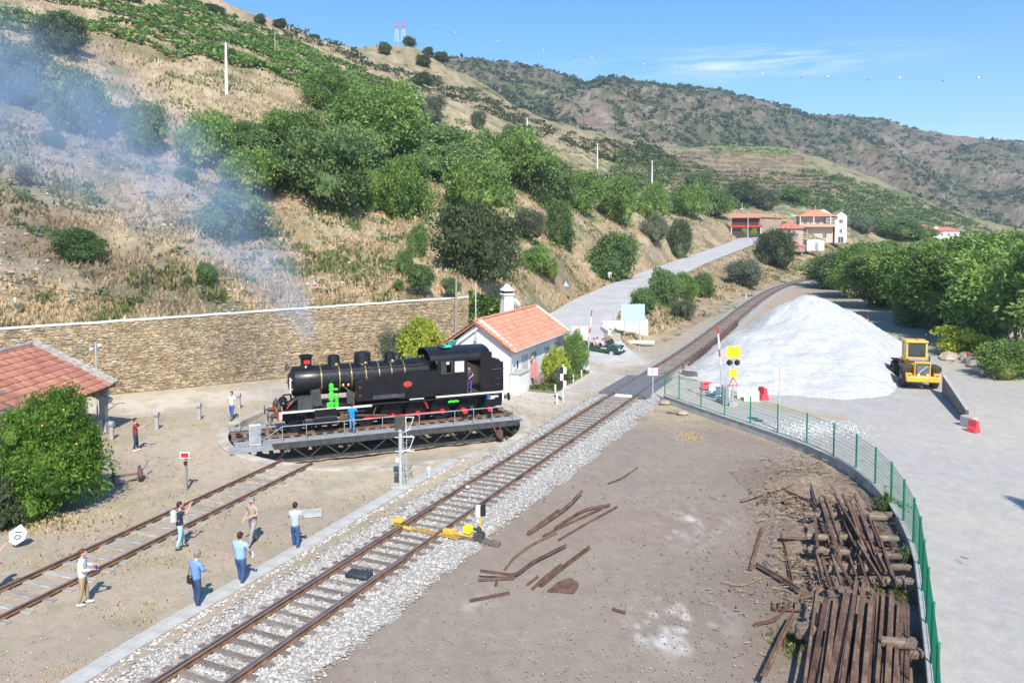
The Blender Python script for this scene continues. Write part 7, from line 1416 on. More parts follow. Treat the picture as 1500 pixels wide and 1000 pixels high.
balls([(649, 45), (709, 59), (773, 71), (842, 83), (915, 93), (995, 101), (1080, 108.6), (1173, 113.7), (1273, 117), (1381, 118)], 330, 190, plain('ball_orange', (.35, .1, .06), .6), 'small dark orange marker ball hanging on the power line in the sky', 'orange marker balls', .2)
# ================================================================ yard signal mast
q = G(587, 713); t = thing('signal_mast', 'pale grey signal mast with a black lamp head and white safety cage seen from behind', 'signal', q); H_ = 2.6
m = MB(); m.cyl((0, 0, 0), (0, 0, H_), .085, n=12); m.build('mast', galv, t, True); m = MB(); m.bbox((0, 0, .04), (.8, .7, .1), .02); m.build('footing', concrete_light, t); m = MB(); m.bbox((-.02, 0, H_ + .38), (.46, .2, .68), .03); o_ = m.build('lamp_head', dark_steel, t); m = MB(); m.cyl((0, .1, H_ + .5), (0, .26, H_ + .5), .1, n=10); m.cyl((0, .1, H_ + .25), (0, .26, H_ + .25), .1, n=10); m.build('hood', black_dull, o_)
m = MB(); m.cyl((0, 0, H_ - .02), (0, 0, H_ + .1), .13, n=10); m.build('cap', galv, t)
m = MB(); [m.cyl((x, .16, .15), (x, .16, H_ - .1), .018, n=5) for x in (.1, .26)]; [m.cyl((.1, .16, .35 + k * .28), (.26, .16, .35 + k * .28), .013, n=4) for k in range(8)]; m.build('ladder', galv, t)
m = MB()
for z in (H_ + .62, H_ - .3, H_ - .95):
    if z > H_: m.tube([(.1, .1, z), (.62, .0, z + .03), (.58, .5, z - .1), (.2, .55, z - .1), (.22, .1, z - .2)], .02, 5)
    else: m.tube([(.05, .1, z), (.62, .05, z), (.5, .5, z - .05), (-.2, .45, z - .1), (-.25, .05, z), (.05, 0, z)], .02, 5)
m.tube([(.62, 0, H_ + .65), (.4, .1, H_ + .05), (.05, 0, H_ - .1)], .02, 5); m.tube([(.62, .05, H_ - .3), (.4, .1, H_ - .85), (.05, .0, H_ - .98)], .02, 5); m.tube([(.24, .15, H_ - .1), (.24, .15, H_ + .45)], .02, 5); m.build('safety_cage', white_paint, t)
m = MB(); m.bbox((-.14, 0, 1.25), (.16, .12, .2), .02); m.build('junction_box', white_paint, t); m = MB(); m.bbox((-.18, .5, .25), (.35, .25, .4), .02); m.build('base_box', dark_steel, t)
q = G(628, 700); t = thing('cable_marker', 'small pale blue marker stake beside the cable duct', 'marker', q); m = MB(); m.box((0, 0, .25), (.08, .05, .5)); m.build('stake', lb_, t); m = MB(); m.box((.0, 0, .48), (.18, .06, .12)); m.build('plate', lb_, t)
# ================================================================ switch gear
q = G(690, 792); sg = thing('switch_stand', 'yellow hand switch stand with weighted lever and indicator beside the main line', 'railway switch', (q.x, q.y, .05), PI / 2 - math.radians(24) - PI / 2)
m = MB(); m.bbox((0, 0, .02), (2.4, .28, .14), .02); m.build('long_sleeper', timber, sg); m = MB(); m.bbox((.35, 0, .2), (.35, .35, .28), .03); m.cyl((.35, 0, .3), (.35, .0, .55), .08, n=8); m.build('stand', dark_steel, sg)
m = MB(); m.cyl((-.12, -.07, .4), (-.12, .07, .4), .18, n=20); m.build('weight_disc', signyellow, sg, True); m = MB(); m.tube([(-.12, 0, .4), (.3, 0, .3)], .03, 6); m.box((-.4, 0, .14), (.9, .09, .06)); m.box((-.95, .05, .16), (.5, .2, .14)); m.build('throw_rod', yellow, sg)
m = MB(); m.cyl((.4, 0, .5), (.4, 0, .95), .03, n=6); m.build('indicator_stem', yellow, sg); m = MB(); m.box((.32, 0, 1.15), (.16, .16, .42)); m.build('white_indicator', white_paint, sg); m = MB(); m.box((.5, .02, 1.2), (.14, .14, .42)); m.build('black_indicator', black_dull, sg)
q = G(584, 776); t = thing('switch_lock_box', 'small yellow topped switch box left of the main line', 'railway switch', (q.x, q.y, .02), -.4); m = MB(); m.bbox((0, 0, .38), (.42, .34, .12), .02); m.build('lid', yellow, t); m = MB(); m.bbox((0, 0, .17), (.3, .26, .28), .02); m.build('case', mat('dirty_yellow', (.3, .18, .04), (.6, .36, .06), scale=6, rough=.6), t); m = MB(); m.cyl((.15, 0, .14), (.62, -.1, .14), .07, n=8); m.build('rod_cover', yellow, t)
a, b = G(603, 772, .14), G(676, 789, .14); t = thing('switch_rods', 'yellow stretcher rods running across between the two rails', 'railway switch', a, math.atan2((b - a).y, (b - a).x)); L_ = (b - a).length
for y in (-.09, .07): m = MB(); m.box((L_ / 2, y, 0), (L_ * .9, .045, .045)); m.build('rod', mat('ochre_paint', (.4, .24, .04), (.62, .4, .08), scale=6, rough=.7), t)
q = G(526, 843, .1); m = MB(); m.bbox((0, 0, .06), (.85, .5, .14), .04, rz=-.35); [m.box((k * .16 - .3, -.02, .14), (.06, .46, .03), rz=-.35) for k in range(5)]; o_ = m.build('track_device', plain('dark_rubber_cover', (.04, .045, .055), .6)); o_.location = q; tag(o_, 'dark ribbed cover lying between the rails of the main line', 'track device')
q = G(685, 715, .15); m = MB(); m.bbox((0, 0, .08), (.16, .1, .1), .01); o_ = m.build('rail_box', white_paint); o_.location = q; tag(o_, 'tiny white box clipped to the left rail of the main line', 'box')
# short concrete posts by the sand lane
for k, (px, base) in enumerate(((164, 643), (230, 628), (292, 614), (350, 598))):
    q = G(px, base); t = thing('concrete_post', ('short concrete post with a drum head nearest the shed', 'short concrete post just right of the man in dark red', 'short concrete post midway along the sand lane', 'short concrete post behind the man in the pale yellow t-shirt')[k], 'post', q, 0, 'short concrete posts along the sand lane'); m = MB(); m.bbox((0, 0, .38), (.2, .2, .8), .02); m.build('shaft', concrete_light, t); m = MB(); m.cyl((-.12, 0, .86), (.12, 0, .86), .17, n=12); m.build('drum_head', concrete, t)
q = G(273, 717); t = thing('stop_board', 'small red signal board with white border on a short post beside the siding', 'railway sign', q); m = MB(); m.box((0, 0, .7), (.1, .1, 1.45)); m.build('post', timber_old, t); m = MB(); m.box((0, -.08, 1.62), (.44, .03, .3)); b_ = m.build('board_border', white_paint, t); m = MB(); m.box((0, -.105, 1.62), (.34, .02, .2)); m.build('red_field', red_p, b_); m = MB(); m.box((0, -.06, 1.25), (.12, .1, .14)); m.build('lock', black_dull, t)
# speed board 10 leaning in the shade, wheelset
q = G(27, 800); t = thing('speed_board', 'tilted white six sided board reading 10 leaning by the orange tree', 'railway sign', (q.x, q.y, .45), .1); M_ = Matrix.Rotation(-.35, 4, 'X') @ Matrix.Rotation(.35, 4, 'Y'); pts6 = [(-.42, -.05), (-.2, -.4), (.12, -.46), (.4, -.1), (.34, .25), (-.1, .46)]; pts6 = [(x * .8, z * .8) for x, z in pts6]
m = MB(); m.prism(pts6, .04, M_); b_ = m.build('board', plain('weathered_white_board', (.55, .58, .6), .7), t); e_ = M_.to_euler(); text_mesh('10', .36, black_dull, b_, M_ @ Vector((0, -.03, 0)), (M_ @ Matrix.Rotation(PI / 2, 4, 'X') @ Matrix.Rotation(-1.2, 4, 'Z')).to_euler())
m = MB(); m.cyl((0, .25, -.4), (0, .05, .1), .03, n=6); m.build('prop', dark_steel, t)
q = G(8, 775); t = thing('dark_board', 'dark board with a white square leaning left of the board reading 10', 'board', (q.x, q.y, .4)); m = MB(); m.box((0, 0, 0), (.5, .05, .7), rx=-.3); b_ = m.build('board', black_dull, t); m = MB(); m.box((.02, -.06, .12), (.16, .01, .12), rx=-.3); m.build('white_square', white_paint, b_)
q = G(186, 706); t = thing('rail_wheelset', 'rusty spoked wheelset and axle lying beside the orange tree', 'wheelset', (q.x, q.y, .35), .5)
for x in (-.55, .55):
    M_ = Matrix.Translation((x, 0, 0)) @ Matrix.Rotation(PI / 2, 4, 'Y'); m = MB(); m.lathe([(.29, -.06), (.36, -.06), (.38, .06), (.29, .06)], 20, M=M_); m.lathe([(.09, -.08), (.09, .08)], 8, M=M_); [m.box((x, math.cos(a) * .2, math.sin(a) * .2), (.05, .05, .3), rx=a + PI / 2) for a in np.arange(0, 6.2, 1.05)]; m.build('wheel', rust, t)
m = MB(); m.cyl((-.7, 0, 0), (.7, 0, 0), .06, n=8); m.build('axle', rust, t); m = MB(); m.tube([(-.6, -.3, -.25), (.9, .3, -.2)], .05, 5); m.tube([(.6, .2, .0), (1.0, .9, .35)], .05, 5); m.build('drawbar', timber_old, t)
# ================================================================ orange tree by the shed
OT = G(66, 748); OT.z = 0; t = thing('orange_tree', 'dense bright green orange tree with a few fruits in front of the tiled shed', 'tree', OT); 
oc = [crown_mesh('crown', Lorange, 24000, .05, 901, lobes=18, lob_r=(.3, .42), flat=1, clump=.07, core=.55, aspect=.5), crown_mesh('crown', Lorange, 14000, .06, 902, lobes=12, lob_r=(.3, .45), flat=1, clump=.08, core=.55, aspect=.5)]
for (x, y, z), (sx, sy, sz), k in (((0, 0, 1.75), (2.0, 1.8, 1.7), 0), ((.05, .2, 3.7), (1.45, 1.4, 1.35), 1), ((-.8, -.3, 1.5), (1.3, 1.3, 1.3), 1), ((.75, .3, 2.5), (1.25, 1.2, 1.3), 1)): cr = link('crown', oc[k], t); cr.location = (x, y, z); cr.scale = (sx, sy, sz)
trunk_mesh(2.4, .12, 8).build('trunk', bark, t)
of_ = plain('orange_fruit', (.85, .35, .02), .5); m = MB()
for px, py, d_ in ((93, 600, -1.25), (62, 623, -1.35), (112, 650, -1.4)): q = D(px, py, OT.y + d_) - OT; m = MB(); m.ell(q, (.045, .045, .045), 8, 6); m.build('fruit', of_, t, True)
tufts('shade_grass', [(OT.x + RNG.normal(.5, 1.8), OT.y + RNG.normal(-1.6, .7), 0) for _ in range(700)], .03, .12, Lstraw, 99, .4); tufts('shade_weeds', [(OT.x + RNG.normal(.2, 1.3), OT.y + RNG.normal(-1.3, .5), 0) for _ in range(350)], .04, .12, Lweed, 98, .4)
p = G(-60, 800); t = thing('dark_bush', 'dark bush at the left picture edge behind the leaning boards', 'bush', (p.x + .4, p.y + 1.2, 0)); cr = link('crown', crowns('dark')[0], t); cr.location = (-.5, .5, .9); cr.scale = (1.2, 1.1, .95); trunk_mesh(1.4, .06, 3).build('stem', bark, t)
# ================================================================ barriers near the loader and heap
a, b = G(1381, 575), G(1416, 618); d_ = b - a; an = math.atan2(d_.y, d_.x); t = thing('steel_barrier', 'long dark barrier plate running from the loader towards the camera', 'barrier', a, an); L_ = d_.length
m = MB(); m.add([(0, -.06, 0), (L_, -.06, 0), (L_, -.06, .75), (0, -.06, 1.3), (0, .1, 0), (L_, .1, 0), (L_, .1, .75), (0, .1, 1.3)], [(0, 3, 2, 1), (4, 5, 6, 7), (0, 1, 5, 4), (3, 7, 6, 2), (0, 4, 7, 3), (1, 2, 6, 5)]); m.build('plate', mat('dark_worn_concrete', (.12, .11, .105), (.22, .2, .19), scale=2, rough=.8), t)
m = MB(); m.box((L_ / 2, .02, 1.05), (L_, .2, .05), ry=math.atan2(.55, L_)); m.build('top_edge', concrete_light, t); m = MB(); [m.box((x, -.08, .6), (.3, .02, .12)) for x in (3.2, 7.5)]; m.build('ochre_mark', MATS['ochre_paint'], t)
q = G(1419, 624); m = MB(); m.bbox((0, 0, .3), (.5, .9, .62), .05, rz=.35); o_ = m.build('concrete_block', concrete_light); o_.location = q; tag(o_, 'pale concrete block closing the near end of the dark barrier plate', 'block')
def plasticb(px, py, m_, lb, L_=1.0, rz=0, sc_=1.0, tilt=0):
    q = G(px, py); t = thing('road_barrier', lb, 'road barrier', q, rz); m = MB(); m.prism([(-.25, 0), (.25, 0), (.2, .2), (.12, .35), (.1, .7), (-.1, .7), (-.12, .35), (-.2, .2)], L_, Matrix.Rotation(tilt, 4, 'Y')); m.build('body', m_, t); m = MB(); m.box((0, 0, .72), (.1, L_ * .5, .06), ry=tilt); m.build('lifting_grip', m_, t); t.scale = (sc_,) * 3
redpl = plain('red_plastic', (.7, .06, .08), .5); wpl = plain('white_plastic', (.7, .69, .67), .6)
plasticb(1426, 632, redpl, 'red plastic barrier at the near end of the dark barrier plate', .6, .3, .95); plasticb(1117, 584, redpl, 'red plastic barrier at the right end of the white ones by the heap', .7, .2, 1.15); plasticb(1036, 571, redpl, 'red plastic barrier lying at the left end of the row by the heap', 1.2, 1.2, .8, .5)
for px, py, lb in ((1049, 577, 'white plastic barrier leftmost in the row below the PARE board'), (1059, 580, 'white plastic barrier just left of the PARE board post'), (1091, 583, 'white plastic barrier right of the PARE board post'), (1101, 587, 'white plastic barrier next to the upright red one')): plasticb(px, py, wpl, lb, 1.0, 1.25, 1.0)
for px, py, lb in ((1417, 532, 'red and white marker post on the stones under the tallest riverside tree'), (1271, 474, 'red and white marker post behind the right shoulder of the gravel heap')):
    q = G(px, py); t = thing('marker_post', lb, 'marker post', (q.x, q.y, .2)); m = MB(); m.cyl((0, 0, 0), (0, 0, .45), .11, n=8); m.build('white_part', white_paint, t); m = MB(); m.cyl((0, 0, .45), (0, 0, .85), .11, n=8); m.build('red_part', red_p, t)
bk_ = [];
for k in range(26):
    px = RNG.uniform(1385, 1475); q = G(px, 524 + (px - 1385) * .25 + RNG.normal(0, 5)); r_ = RNG.uniform(.25, .75); m = MB(); m.ell((0, 0, r_ * .25), (r_ * 1.3, r_, r_ * .7), 7, 5); vs = [(x * (1 + RNG.uniform(-.15, .15)), y * (1 + RNG.uniform(-.15, .15)), z) for x, y, z in m.v]; m.v = vs; o_ = m.build('boulder', mat('tan_boulder', (.3, .25, .18), (.48, .42, .33), scale=2, rough=.95, bump=.6, objrand=.15)); o_.location = q; o_.rotation_euler = (0, 0, RNG.uniform(0, 6)); tag(o_, 'tan boulder in the bank of stones below the riverside trees', 'boulder', 'boulders below the riverside trees')
# planks and stones at the wall head
for px, py, L_, rz, lb in ((968, 577, .9, -.6, 'dark plank lying just before the end of the low wall'), (985, 604, .8, -.5, 'dark broken board on the straw near the crossing'), (945, 584, .9, -.35, 'dark board at the edge of the ballast by the crossing')):
    q = G(px, py, .03); m = MB(); m.bbox((0, 0, 0), (L_, .16, .06), .01); o_ = m.build('loose_plank', timber); o_.location = q; o_.rotation_euler = (0, .03, rz); tag(o_, lb, 'plank')
for px, py, s_, lb in ((974, 592, .35, 'tan rock at the end of the low wall'), (1000, 607, .3, 'pale slab of rubble below the low wall, nearest the crossing'), (982, 590, .25, 'smaller tan rock right beside the wall end')):
    q = G(px, py); m = MB(); m.ell((0, 0, s_ * .3), (s_ * 1.3, s_, s_ * .6), 7, 5); o_ = m.build('rubble', MATS['tan_boulder']); o_.location = q; tag(o_, lb, 'rock')
q = G(452, 752, .01); m = MB(); m.bbox((0, 0, .02), (1.1, .9, .06), .01, rz=.2); o_ = m.build('concrete_cover', concrete); o_.location = q; tag(o_, 'flat concrete cover slab in the ground behind the young man in grey', 'cover slab')

# ================================================================ village houses
stw = mat('granite_rubble', (.3, .23, .16), (.46, .38, .29), scale=1.6, rough=.9, bump=.5); pinkw = mat('salmon_render', (.6, .48, .38), (.68, .56, .46), scale=1, rough=.9); rooft = mat('village_roof_tile', (.5, .2, .12), (.62, .3, .18), scale=2.5, rough=.9, bump=.3, stretch=(6, 1, 1)); redt = mat('red_village_roof', (.55, .14, .1), (.62, .2, .15), scale=2.5, rough=.9, bump=.3)
def village(px, base, d, rz): p = D(px, base, d); return (p.x, p.y, p.z)
def win(h, x, y, z, w_, hh, side='y', glassm=None):
    m = MB(); sz = (w_, .08, hh) if side == 'y' else (.08, w_, hh); m.box((x, y, z), sz); o_ = m.build('window', glassm or glass, h); m = MB(); off = -.06 if side == 'y' else (-.06 if x < 0 else .06)
    for q in (-.5, 0, .5): m.box((x + (q * w_ if side == 'y' else off), y + (off if side == 'y' else q * w_), z), (.08, .06, hh + .1) if side == 'y' else (.06, .08, hh + .1))
    for q in (-.5, .5): m.box((x + (0 if side == 'y' else off), y + (off if side == 'y' else 0), z + q * hh), (w_ + .1, .06, .08) if side == 'y' else (.06, w_ + .1, .08))
    m.build('frame', white_paint, o_)
def hip(m, x0, x1, y0, y1, z0, z1, ov=.6, inset=None):
    x0 -= ov; x1 += ov; y0 -= ov; y1 += ov; i = inset if inset is not None else min(x1 - x0, y1 - y0) / 2; cy_ = (y0 + y1) / 2; m.add([(x0, y0, z0), (x1, y0, z0), (x1, y1, z0), (x0, y1, z0), (x0 + i, cy_, z1), (x1 - i, cy_, z1)], [(0, 1, 5, 4), (1, 2, 5), (2, 3, 4, 5), (3, 0, 4), (3, 2, 1, 0)])
# red balcony house: 1075-1142, rows 312-345
p = village(1096, 345, 250, 0); h = thing('balcony_house', 'brown stone house with a long red balcony beside the top of the road', 'house', (p[0], p[1] + 3, p[2] - .6), -.25)
m = MB(); m.box((0, 0, 3.2), (8.4, 6, 6.4)); m.build('wall', stw, h); m = MB(); m.box((7.2, 1.0, 3.3), (6.4, 8, 6.6)); m.build('side_wing', stw, h); m = MB(); m.box((-.1, -3.1, 4.7), (7.9, .3, 2.3)); m.build('glazed_gallery', plain('dark_red_wood', (.07, .025, .022), .6), h); m = MB(); m.box((-.1, -3.15, 1.4), (7.9, .25, 2.4)); m.build('dark_ground_floor', dark_steel, h)
for k in range(7): m = MB(); m.box((-3.9 + k * 1.27, -3.3, 4.7), (.1, .12, 2.3)); m.build('gallery_post', rust, h)
m = MB(); m.box((0, -3.7, 3.35), (9.6, 1.3, .25)); m.box((0, -4.3, 3.6), (9.6, .08, .35)); m.build('balcony', red_p, h); m = MB(); m.add([(-5, -4.4, 6.3), (4.4, -4.4, 6.3), (4.4, 3, 7.6), (-5, 3, 7.6), (-5, -4.4, 6.1), (4.4, -4.4, 6.1), (4.4, 3, 7.4), (-5, 3, 7.4)], [(0, 1, 2, 3), (7, 6, 5, 4), (0, 4, 5, 1), (3, 2, 6, 7), (1, 5, 6, 2), (0, 3, 7, 4)]); m.add([(4.3, -3.4, 6.5), (10.8, -3.4, 6.2), (10.8, 5, 6.7), (4.3, 5, 7.7), (4.3, -3.4, 6.3), (10.8, -3.4, 6.0), (10.8, 5, 6.5), (4.3, 5, 7.5)], [(0, 1, 2, 3), (7, 6, 5, 4), (0, 4, 5, 1), (3, 2, 6, 7), (1, 5, 6, 2), (0, 3, 7, 4)]); r_ = m.build('roof', rooft, h); m = MB(); m.box((9.6, 3.5, 7.4), (1.0, 1.0, 1.5)); m.build('chimney', stw, r_)
m = MB(); [m.cyl((x, -4.1, 0), (x, -4.1, 3.2), .15, n=8) for x in (-4.4, 4.4)]; m.build('balcony_column', white_paint, h)
tree('potted_bush', 'round light green bush under the left half of the red balcony', 'bush', 1091, 343, 8, 335, 'yellow', 'bushes under the red balcony', pos=D(1091, 343, 246), trunkh=0); tree('potted_bush', 'round light green bush under the right half of the red balcony', 'bush', 1104, 343, 8, 335, 'yellow', 'bushes under the red balcony', pos=D(1104, 343, 246), trunkh=0)
# stone house with red hip roof 1145-1188, rows 328-370
p = village(1162, 366, 232, 0); h = thing('stone_house', 'small square stone house with a bright red hipped roof', 'house', (p[0], p[1] + 3, p[2] - .5), -.3)
m = MB(); m.box((0, 0, 3.4), (7.0, 6.5, 6.8)); m.build('wall', mat('pale_granite', (.42, .34, .26), (.58, .5, .41), scale=1.6, rough=.9, bump=.4), h); m = MB(); hip(m, -3.5, 3.5, -3.25, 3.25, 6.7, 8.8, .5); m.build('roof', redt, h)
for x in (-1.8, 1.2): win(h, x, -3.28, 5.3, .9, 1.2)
win(h, -2.2, -3.28, 1.7, .8, 1.6); win(h, 3.53, -.8, 5.0, 1.3, 1.6, 'x', plain('dark_opening', (.06, .03, .03), .7)); win(h, 3.53, -.8, 2.4, 1.3, 1.8, 'x', MATS['dark_opening'])
m = MB(); m.box((4.4, -.5, 3.7), (1.6, 4, .15)); m.box((5.2, -.5, 4.2), (.08, 4, .8)); m.build('balcony', pinkw, h); m = MB(); m.add([(-.6, -5.0, 2.0), (4.2, -5.0, 1.4), (4.2, -3.2, 1.9), (-.6, -3.2, 2.5)], [(0, 1, 2, 3)]); m.build('lean_to_roof', redt, h); m = MB(); m.box((1.8, -4.1, .7), (4.4, 1.5, 1.4)); m.build('lean_to', stw, h)
p = village(1194, 365, 236, 0); h = thing('white_shed', 'small white shed with a sagging tarpaulin roof beside the square stone house', 'shed', (p[0], p[1] + 1, p[2] - .4), -.1); m = MB(); m.box((0, 0, 1.6), (5.0, 3.5, 3.2)); m.build('wall', white_paint, h); m = MB(); m.add([(-2.7, -1.9, 5.0), (2.7, -1.9, 3.1), (2.7, 1.9, 3.2), (-2.7, 1.9, 5.4), (-2.7, -1.9, 4.8), (2.7, -1.9, 2.95), (2.7, 1.9, 3.05), (-2.7, 1.9, 5.2)], [(0, 1, 2, 3), (7, 6, 5, 4), (0, 4, 5, 1), (3, 2, 6, 7), (1, 5, 6, 2), (0, 3, 7, 4)]); m.build('tarpaulin_roof', grey_steel, h); m = MB(); m.box((.3, -1.78, 1.2), (.9, .05, 2.2)); m.build('door', grey_steel, h)
# white balcony house 1172-1240
p = village(1206, 352, 262, 0); h = thing('villa', 'large white and salmon two storey house with balconies and an orange hipped roof', 'house', (p[0], p[1] + 4, p[2] - .8), -.2)
m = MB(); m.box((-1.5, 0, 4.3), (10.4, 8, 8.6)); m.build('wall', pinkw, h); m = MB(); m.box((6.0, -.5, 4.4), (3.6, 8.6, 8.8)); m.prism([(4.2, 8.8), (7.8, 8.8), (6.0, 10.1)], 8.6, Matrix.Translation((0, -.5, 0))); m.build('white_wing', white_paint, h)
m = MB(); hip(m, -7.2, 4.6, -5.2, 4.0, 8.6, 10.6, .5); m.build('roof', rooft, h); m = MB(); m.add([(4.0, -4.9, 8.9), (6.0, -4.9, 10.35), (6.0, 4.1, 10.35), (4.0, 4.1, 8.9)], [(0, 1, 2, 3)]); m.add([(8.0, -4.9, 8.9), (6.0, -4.9, 10.35), (6.0, 4.1, 10.35), (8.0, 4.1, 8.9)], [(3, 2, 1, 0)]); m.build('wing_roof', rooft, h)
m = MB(); m.box((-1.5, -4.9, 5.3), (11.4, 2.0, .25)); m.box((-1.5, -5.85, 5.75), (11.4, .08, .8)); m.build('balcony', plain('salmon_parapet', (.62, .36, .28), .8), h)
for x in (-6.8, -2.6, 2.6): m = MB(); m.cyl((x, -5.6, 5.4), (x, -5.6, 8.5), .17, n=8); m.build('column', white_paint, h)
for x, z in ((-5.0, 6.9), (-1.0, 6.7), (-3.2, 2.4), (1.2, 2.4)): win(h, x, -4.04, z, 1.1, 1.7)
m = MB(); m.box((2.6, -5.2, 6.9), (2.8, .2, 2.4)); o_ = m.build('glazed_veranda', glass, h); m = MB(); [m.box((1.3 + k * .52, -5.35, 6.9), (.1, .08, 2.4)) for k in range(6)]; [m.box((2.6, -5.35, z), (2.8, .08, .12)) for z in (5.8, 6.9, 8.0)]; m.build('frame', white_paint, o_)
for z, w_ in ((7.0, 1.1), (3.9, .8), (1.0, 1.7)): win(h, 6.0, -4.85, z, w_, 1.2 if z > 2 else 2.0)
m = MB(); m.box((-4.5, -4.5, 2.3), (.25, 1.0, 5)); m.build('stair_wall', pinkw, h)
p = village(1207, 318, 285, 0); h = thing('white_gabled_house', 'white gabled house roof rising behind the large salmon house', 'house', (p[0] - 1, p[1] + 4, p[2] - 4), .35); m = MB(); m.box((0, 0, 2.2), (9, 7, 4.6)); T_ = Matrix.Rotation(0, 4, 'Z'); m.prism([(-4.6, 4.5), (4.6, 4.5), (0, 6.8)], 7.2); m.build('wall', white_paint, h); m = MB(); m.add([(-4.3, -3.2, 4.75), (0, -3.2, 6.9), (0, 3.2, 6.9), (-4.3, 3.2, 4.75)], [(0, 1, 2, 3)]); m.add([(4.3, -3.2, 4.75), (0, -3.2, 6.9), (0, 3.2, 6.9), (4.3, 3.2, 4.75)], [(3, 2, 1, 0)]); m.build('roof', rooft, h)
p = village(1177, 320, 290, 0); h = thing('flat_roofed_house', 'low white flat roofed building left behind the large salmon house', 'house', (p[0], p[1] + 2, p[2] - 3.6), 0); m = MB(); m.box((0, 0, 2.1), (7, 5, 4.2)); m.build('wall', concrete, h); m = MB(); m.box((0, 0, 4.4), (8, 5.6, .5)); m.build('roof_slab', white_paint, h); m = MB(); m.cyl((-3.8, 0, 3.0), (-3.8, 0, 4.9), .8, n=10); m.build('water_tank', white_paint, h)
# farmhouse far right
p = village(1378, 348, 345, 0); h = thing('farmhouse', 'long low white farmhouse with an orange roof above the riverside trees', 'house', (p[0], p[1], p[2] - 1), .1); m = MB(); m.box((0, 0, 2.0), (13, 6, 4.0)); m.build('wall', white_paint, h); m = MB(); hip(m, -6.5, 6.5, -3, 3, 3.9, 5.6, .5, 3); r_ = m.build('roof', redt, h); m = MB(); m.box((-3.5, -1.5, 5.2), (1.8, 1.0, .9)); m.build('dormer', white_paint, r_)
[win(h, x, -3.04, 2.4, .9, 1.1) for x in (-4.5, -1.5, 1.5, 4.5)]
p = village(1348, 344, 352, 0); h = thing('farm_outbuilding', 'white outbuilding with a small orange roof left of the long farmhouse', 'building', (p[0], p[1] + 2, p[2] - 1), .3); m = MB(); m.box((0, 0, 2.4), (5, 5, 4.8)); m.build('wall', white_paint, h); m = MB(); hip(m, -2.5, 2.5, -2.5, 2.5, 4.8, 6.4, .4); m.build('roof', redt, h)
# poles round the village
for px, base, top, lb in ((1087, 312, 298, 'short pale pole behind the roof of the red balcony house'), (1143, 290, 276, 'pale pole among the trees above the village'), (1234, 318, 302, 'pale pole right of the gabled white house'), (1194, 312, 300, 'thin pale pole left of the gabled white house')): q = HIT(px, base); o_ = MB().cyl((0, 0, -.5), (0, 0, (base - top) / F * q.y), .2, .12, n=6).build('village_pole', concrete_light); o_.location = q; tag(o_, lb, 'pole')

# ================================================================ smoke drifting off the engine
def volmat(name, dens, color, scale, thr, aniso=0.2):
    m = bpy.data.materials.new(name); m.use_nodes = True; n = m.node_tree; n.nodes.clear(); K = n.links.new; o = n.nodes.new('ShaderNodeOutputMaterial'); v = n.nodes.new('ShaderNodeVolumePrincipled')
    v.inputs['Color'].default_value = (*color, 1); v.inputs['Anisotropy'].default_value = aniso
    if scale:
        tc = n.nodes.new('ShaderNodeTexCoord'); nz = n.nodes.new('ShaderNodeTexNoise'); nz.inputs['Scale'].default_value = scale; nz.inputs['Detail'].default_value = 3; K(tc.outputs['Object'], nz.inputs['Vector'])
        mr = n.nodes.new('ShaderNodeMapRange'); mr.inputs[1].default_value = thr; mr.inputs[2].default_value = thr + .3; mr.inputs[4].default_value = dens; K(nz.outputs[0], mr.inputs[0]); K(mr.outputs[0], v.inputs['Density'])
    else: v.inputs['Density'].default_value = dens
    K(v.outputs[0], o.inputs['Volume']); return m
SP = [(D(449, 514, 46), .3), (D(443, 470, 46.4), .8), (D(428, 418, 47.5), 1.9), (D(385, 362, 49.5), 3.0), (D(310, 308, 52), 3.9), (D(215, 250, 55), 4.8), (D(100, 188, 58), 5.6), (D(-10, 130, 61), 6.3), (D(-120, 80, 64), 7.5)]
A_ = SP[0][0]; xh = (SP[-1][0] - A_).normalized(); yh = Vector((-xh.y, xh.x, 0)).normalized(); zh = xh.cross(yh); FR = Matrix((xh, yh, zh)).transposed().to_4x4(); FR.translation = A_; FI = FR.inverted()
loc_ = [FI @ p for p, r in SP]; us = [p.x for p in loc_]; cy_ = np.polyfit(us, [p.y for p in loc_], 3); cz3 = np.polyfit(us, [p.z for p in loc_], 3); cr_ = np.polyfit(us, [r * 1.25 for p, r in SP], 2)
m_ = bpy.data.materials.new('smoke_volume'); m_.use_nodes = True; n = m_.node_tree; n.nodes.clear(); K = n.links.new; o = n.nodes.new('ShaderNodeOutputMaterial'); v = n.nodes.new('ShaderNodeVolumePrincipled'); v.inputs['Color'].default_value = (.46, .66, 1.0, 1); v.inputs['Anisotropy'].default_value = -.2
def mm(op, a, b=None, c=None):
    q = n.nodes.new('ShaderNodeMath'); q.operation = op
    for i, x in enumerate((a, b, c)):
        if x is None: continue
        if isinstance(x, (int, float, np.floating)): q.inputs[i].default_value = float(x)
        else: K(x, q.inputs[i])
    return q.outputs[0]
tc = n.nodes.new('ShaderNodeTexCoord'); sp_ = n.nodes.new('ShaderNodeSeparateXYZ'); K(tc.outputs['Object'], sp_.inputs[0]); U = sp_.outputs[0]
def poly_(c):
    r = float(c[0])
    for k in c[1:]: r = mm('ADD', mm('MULTIPLY', U, r), float(k))
    return r

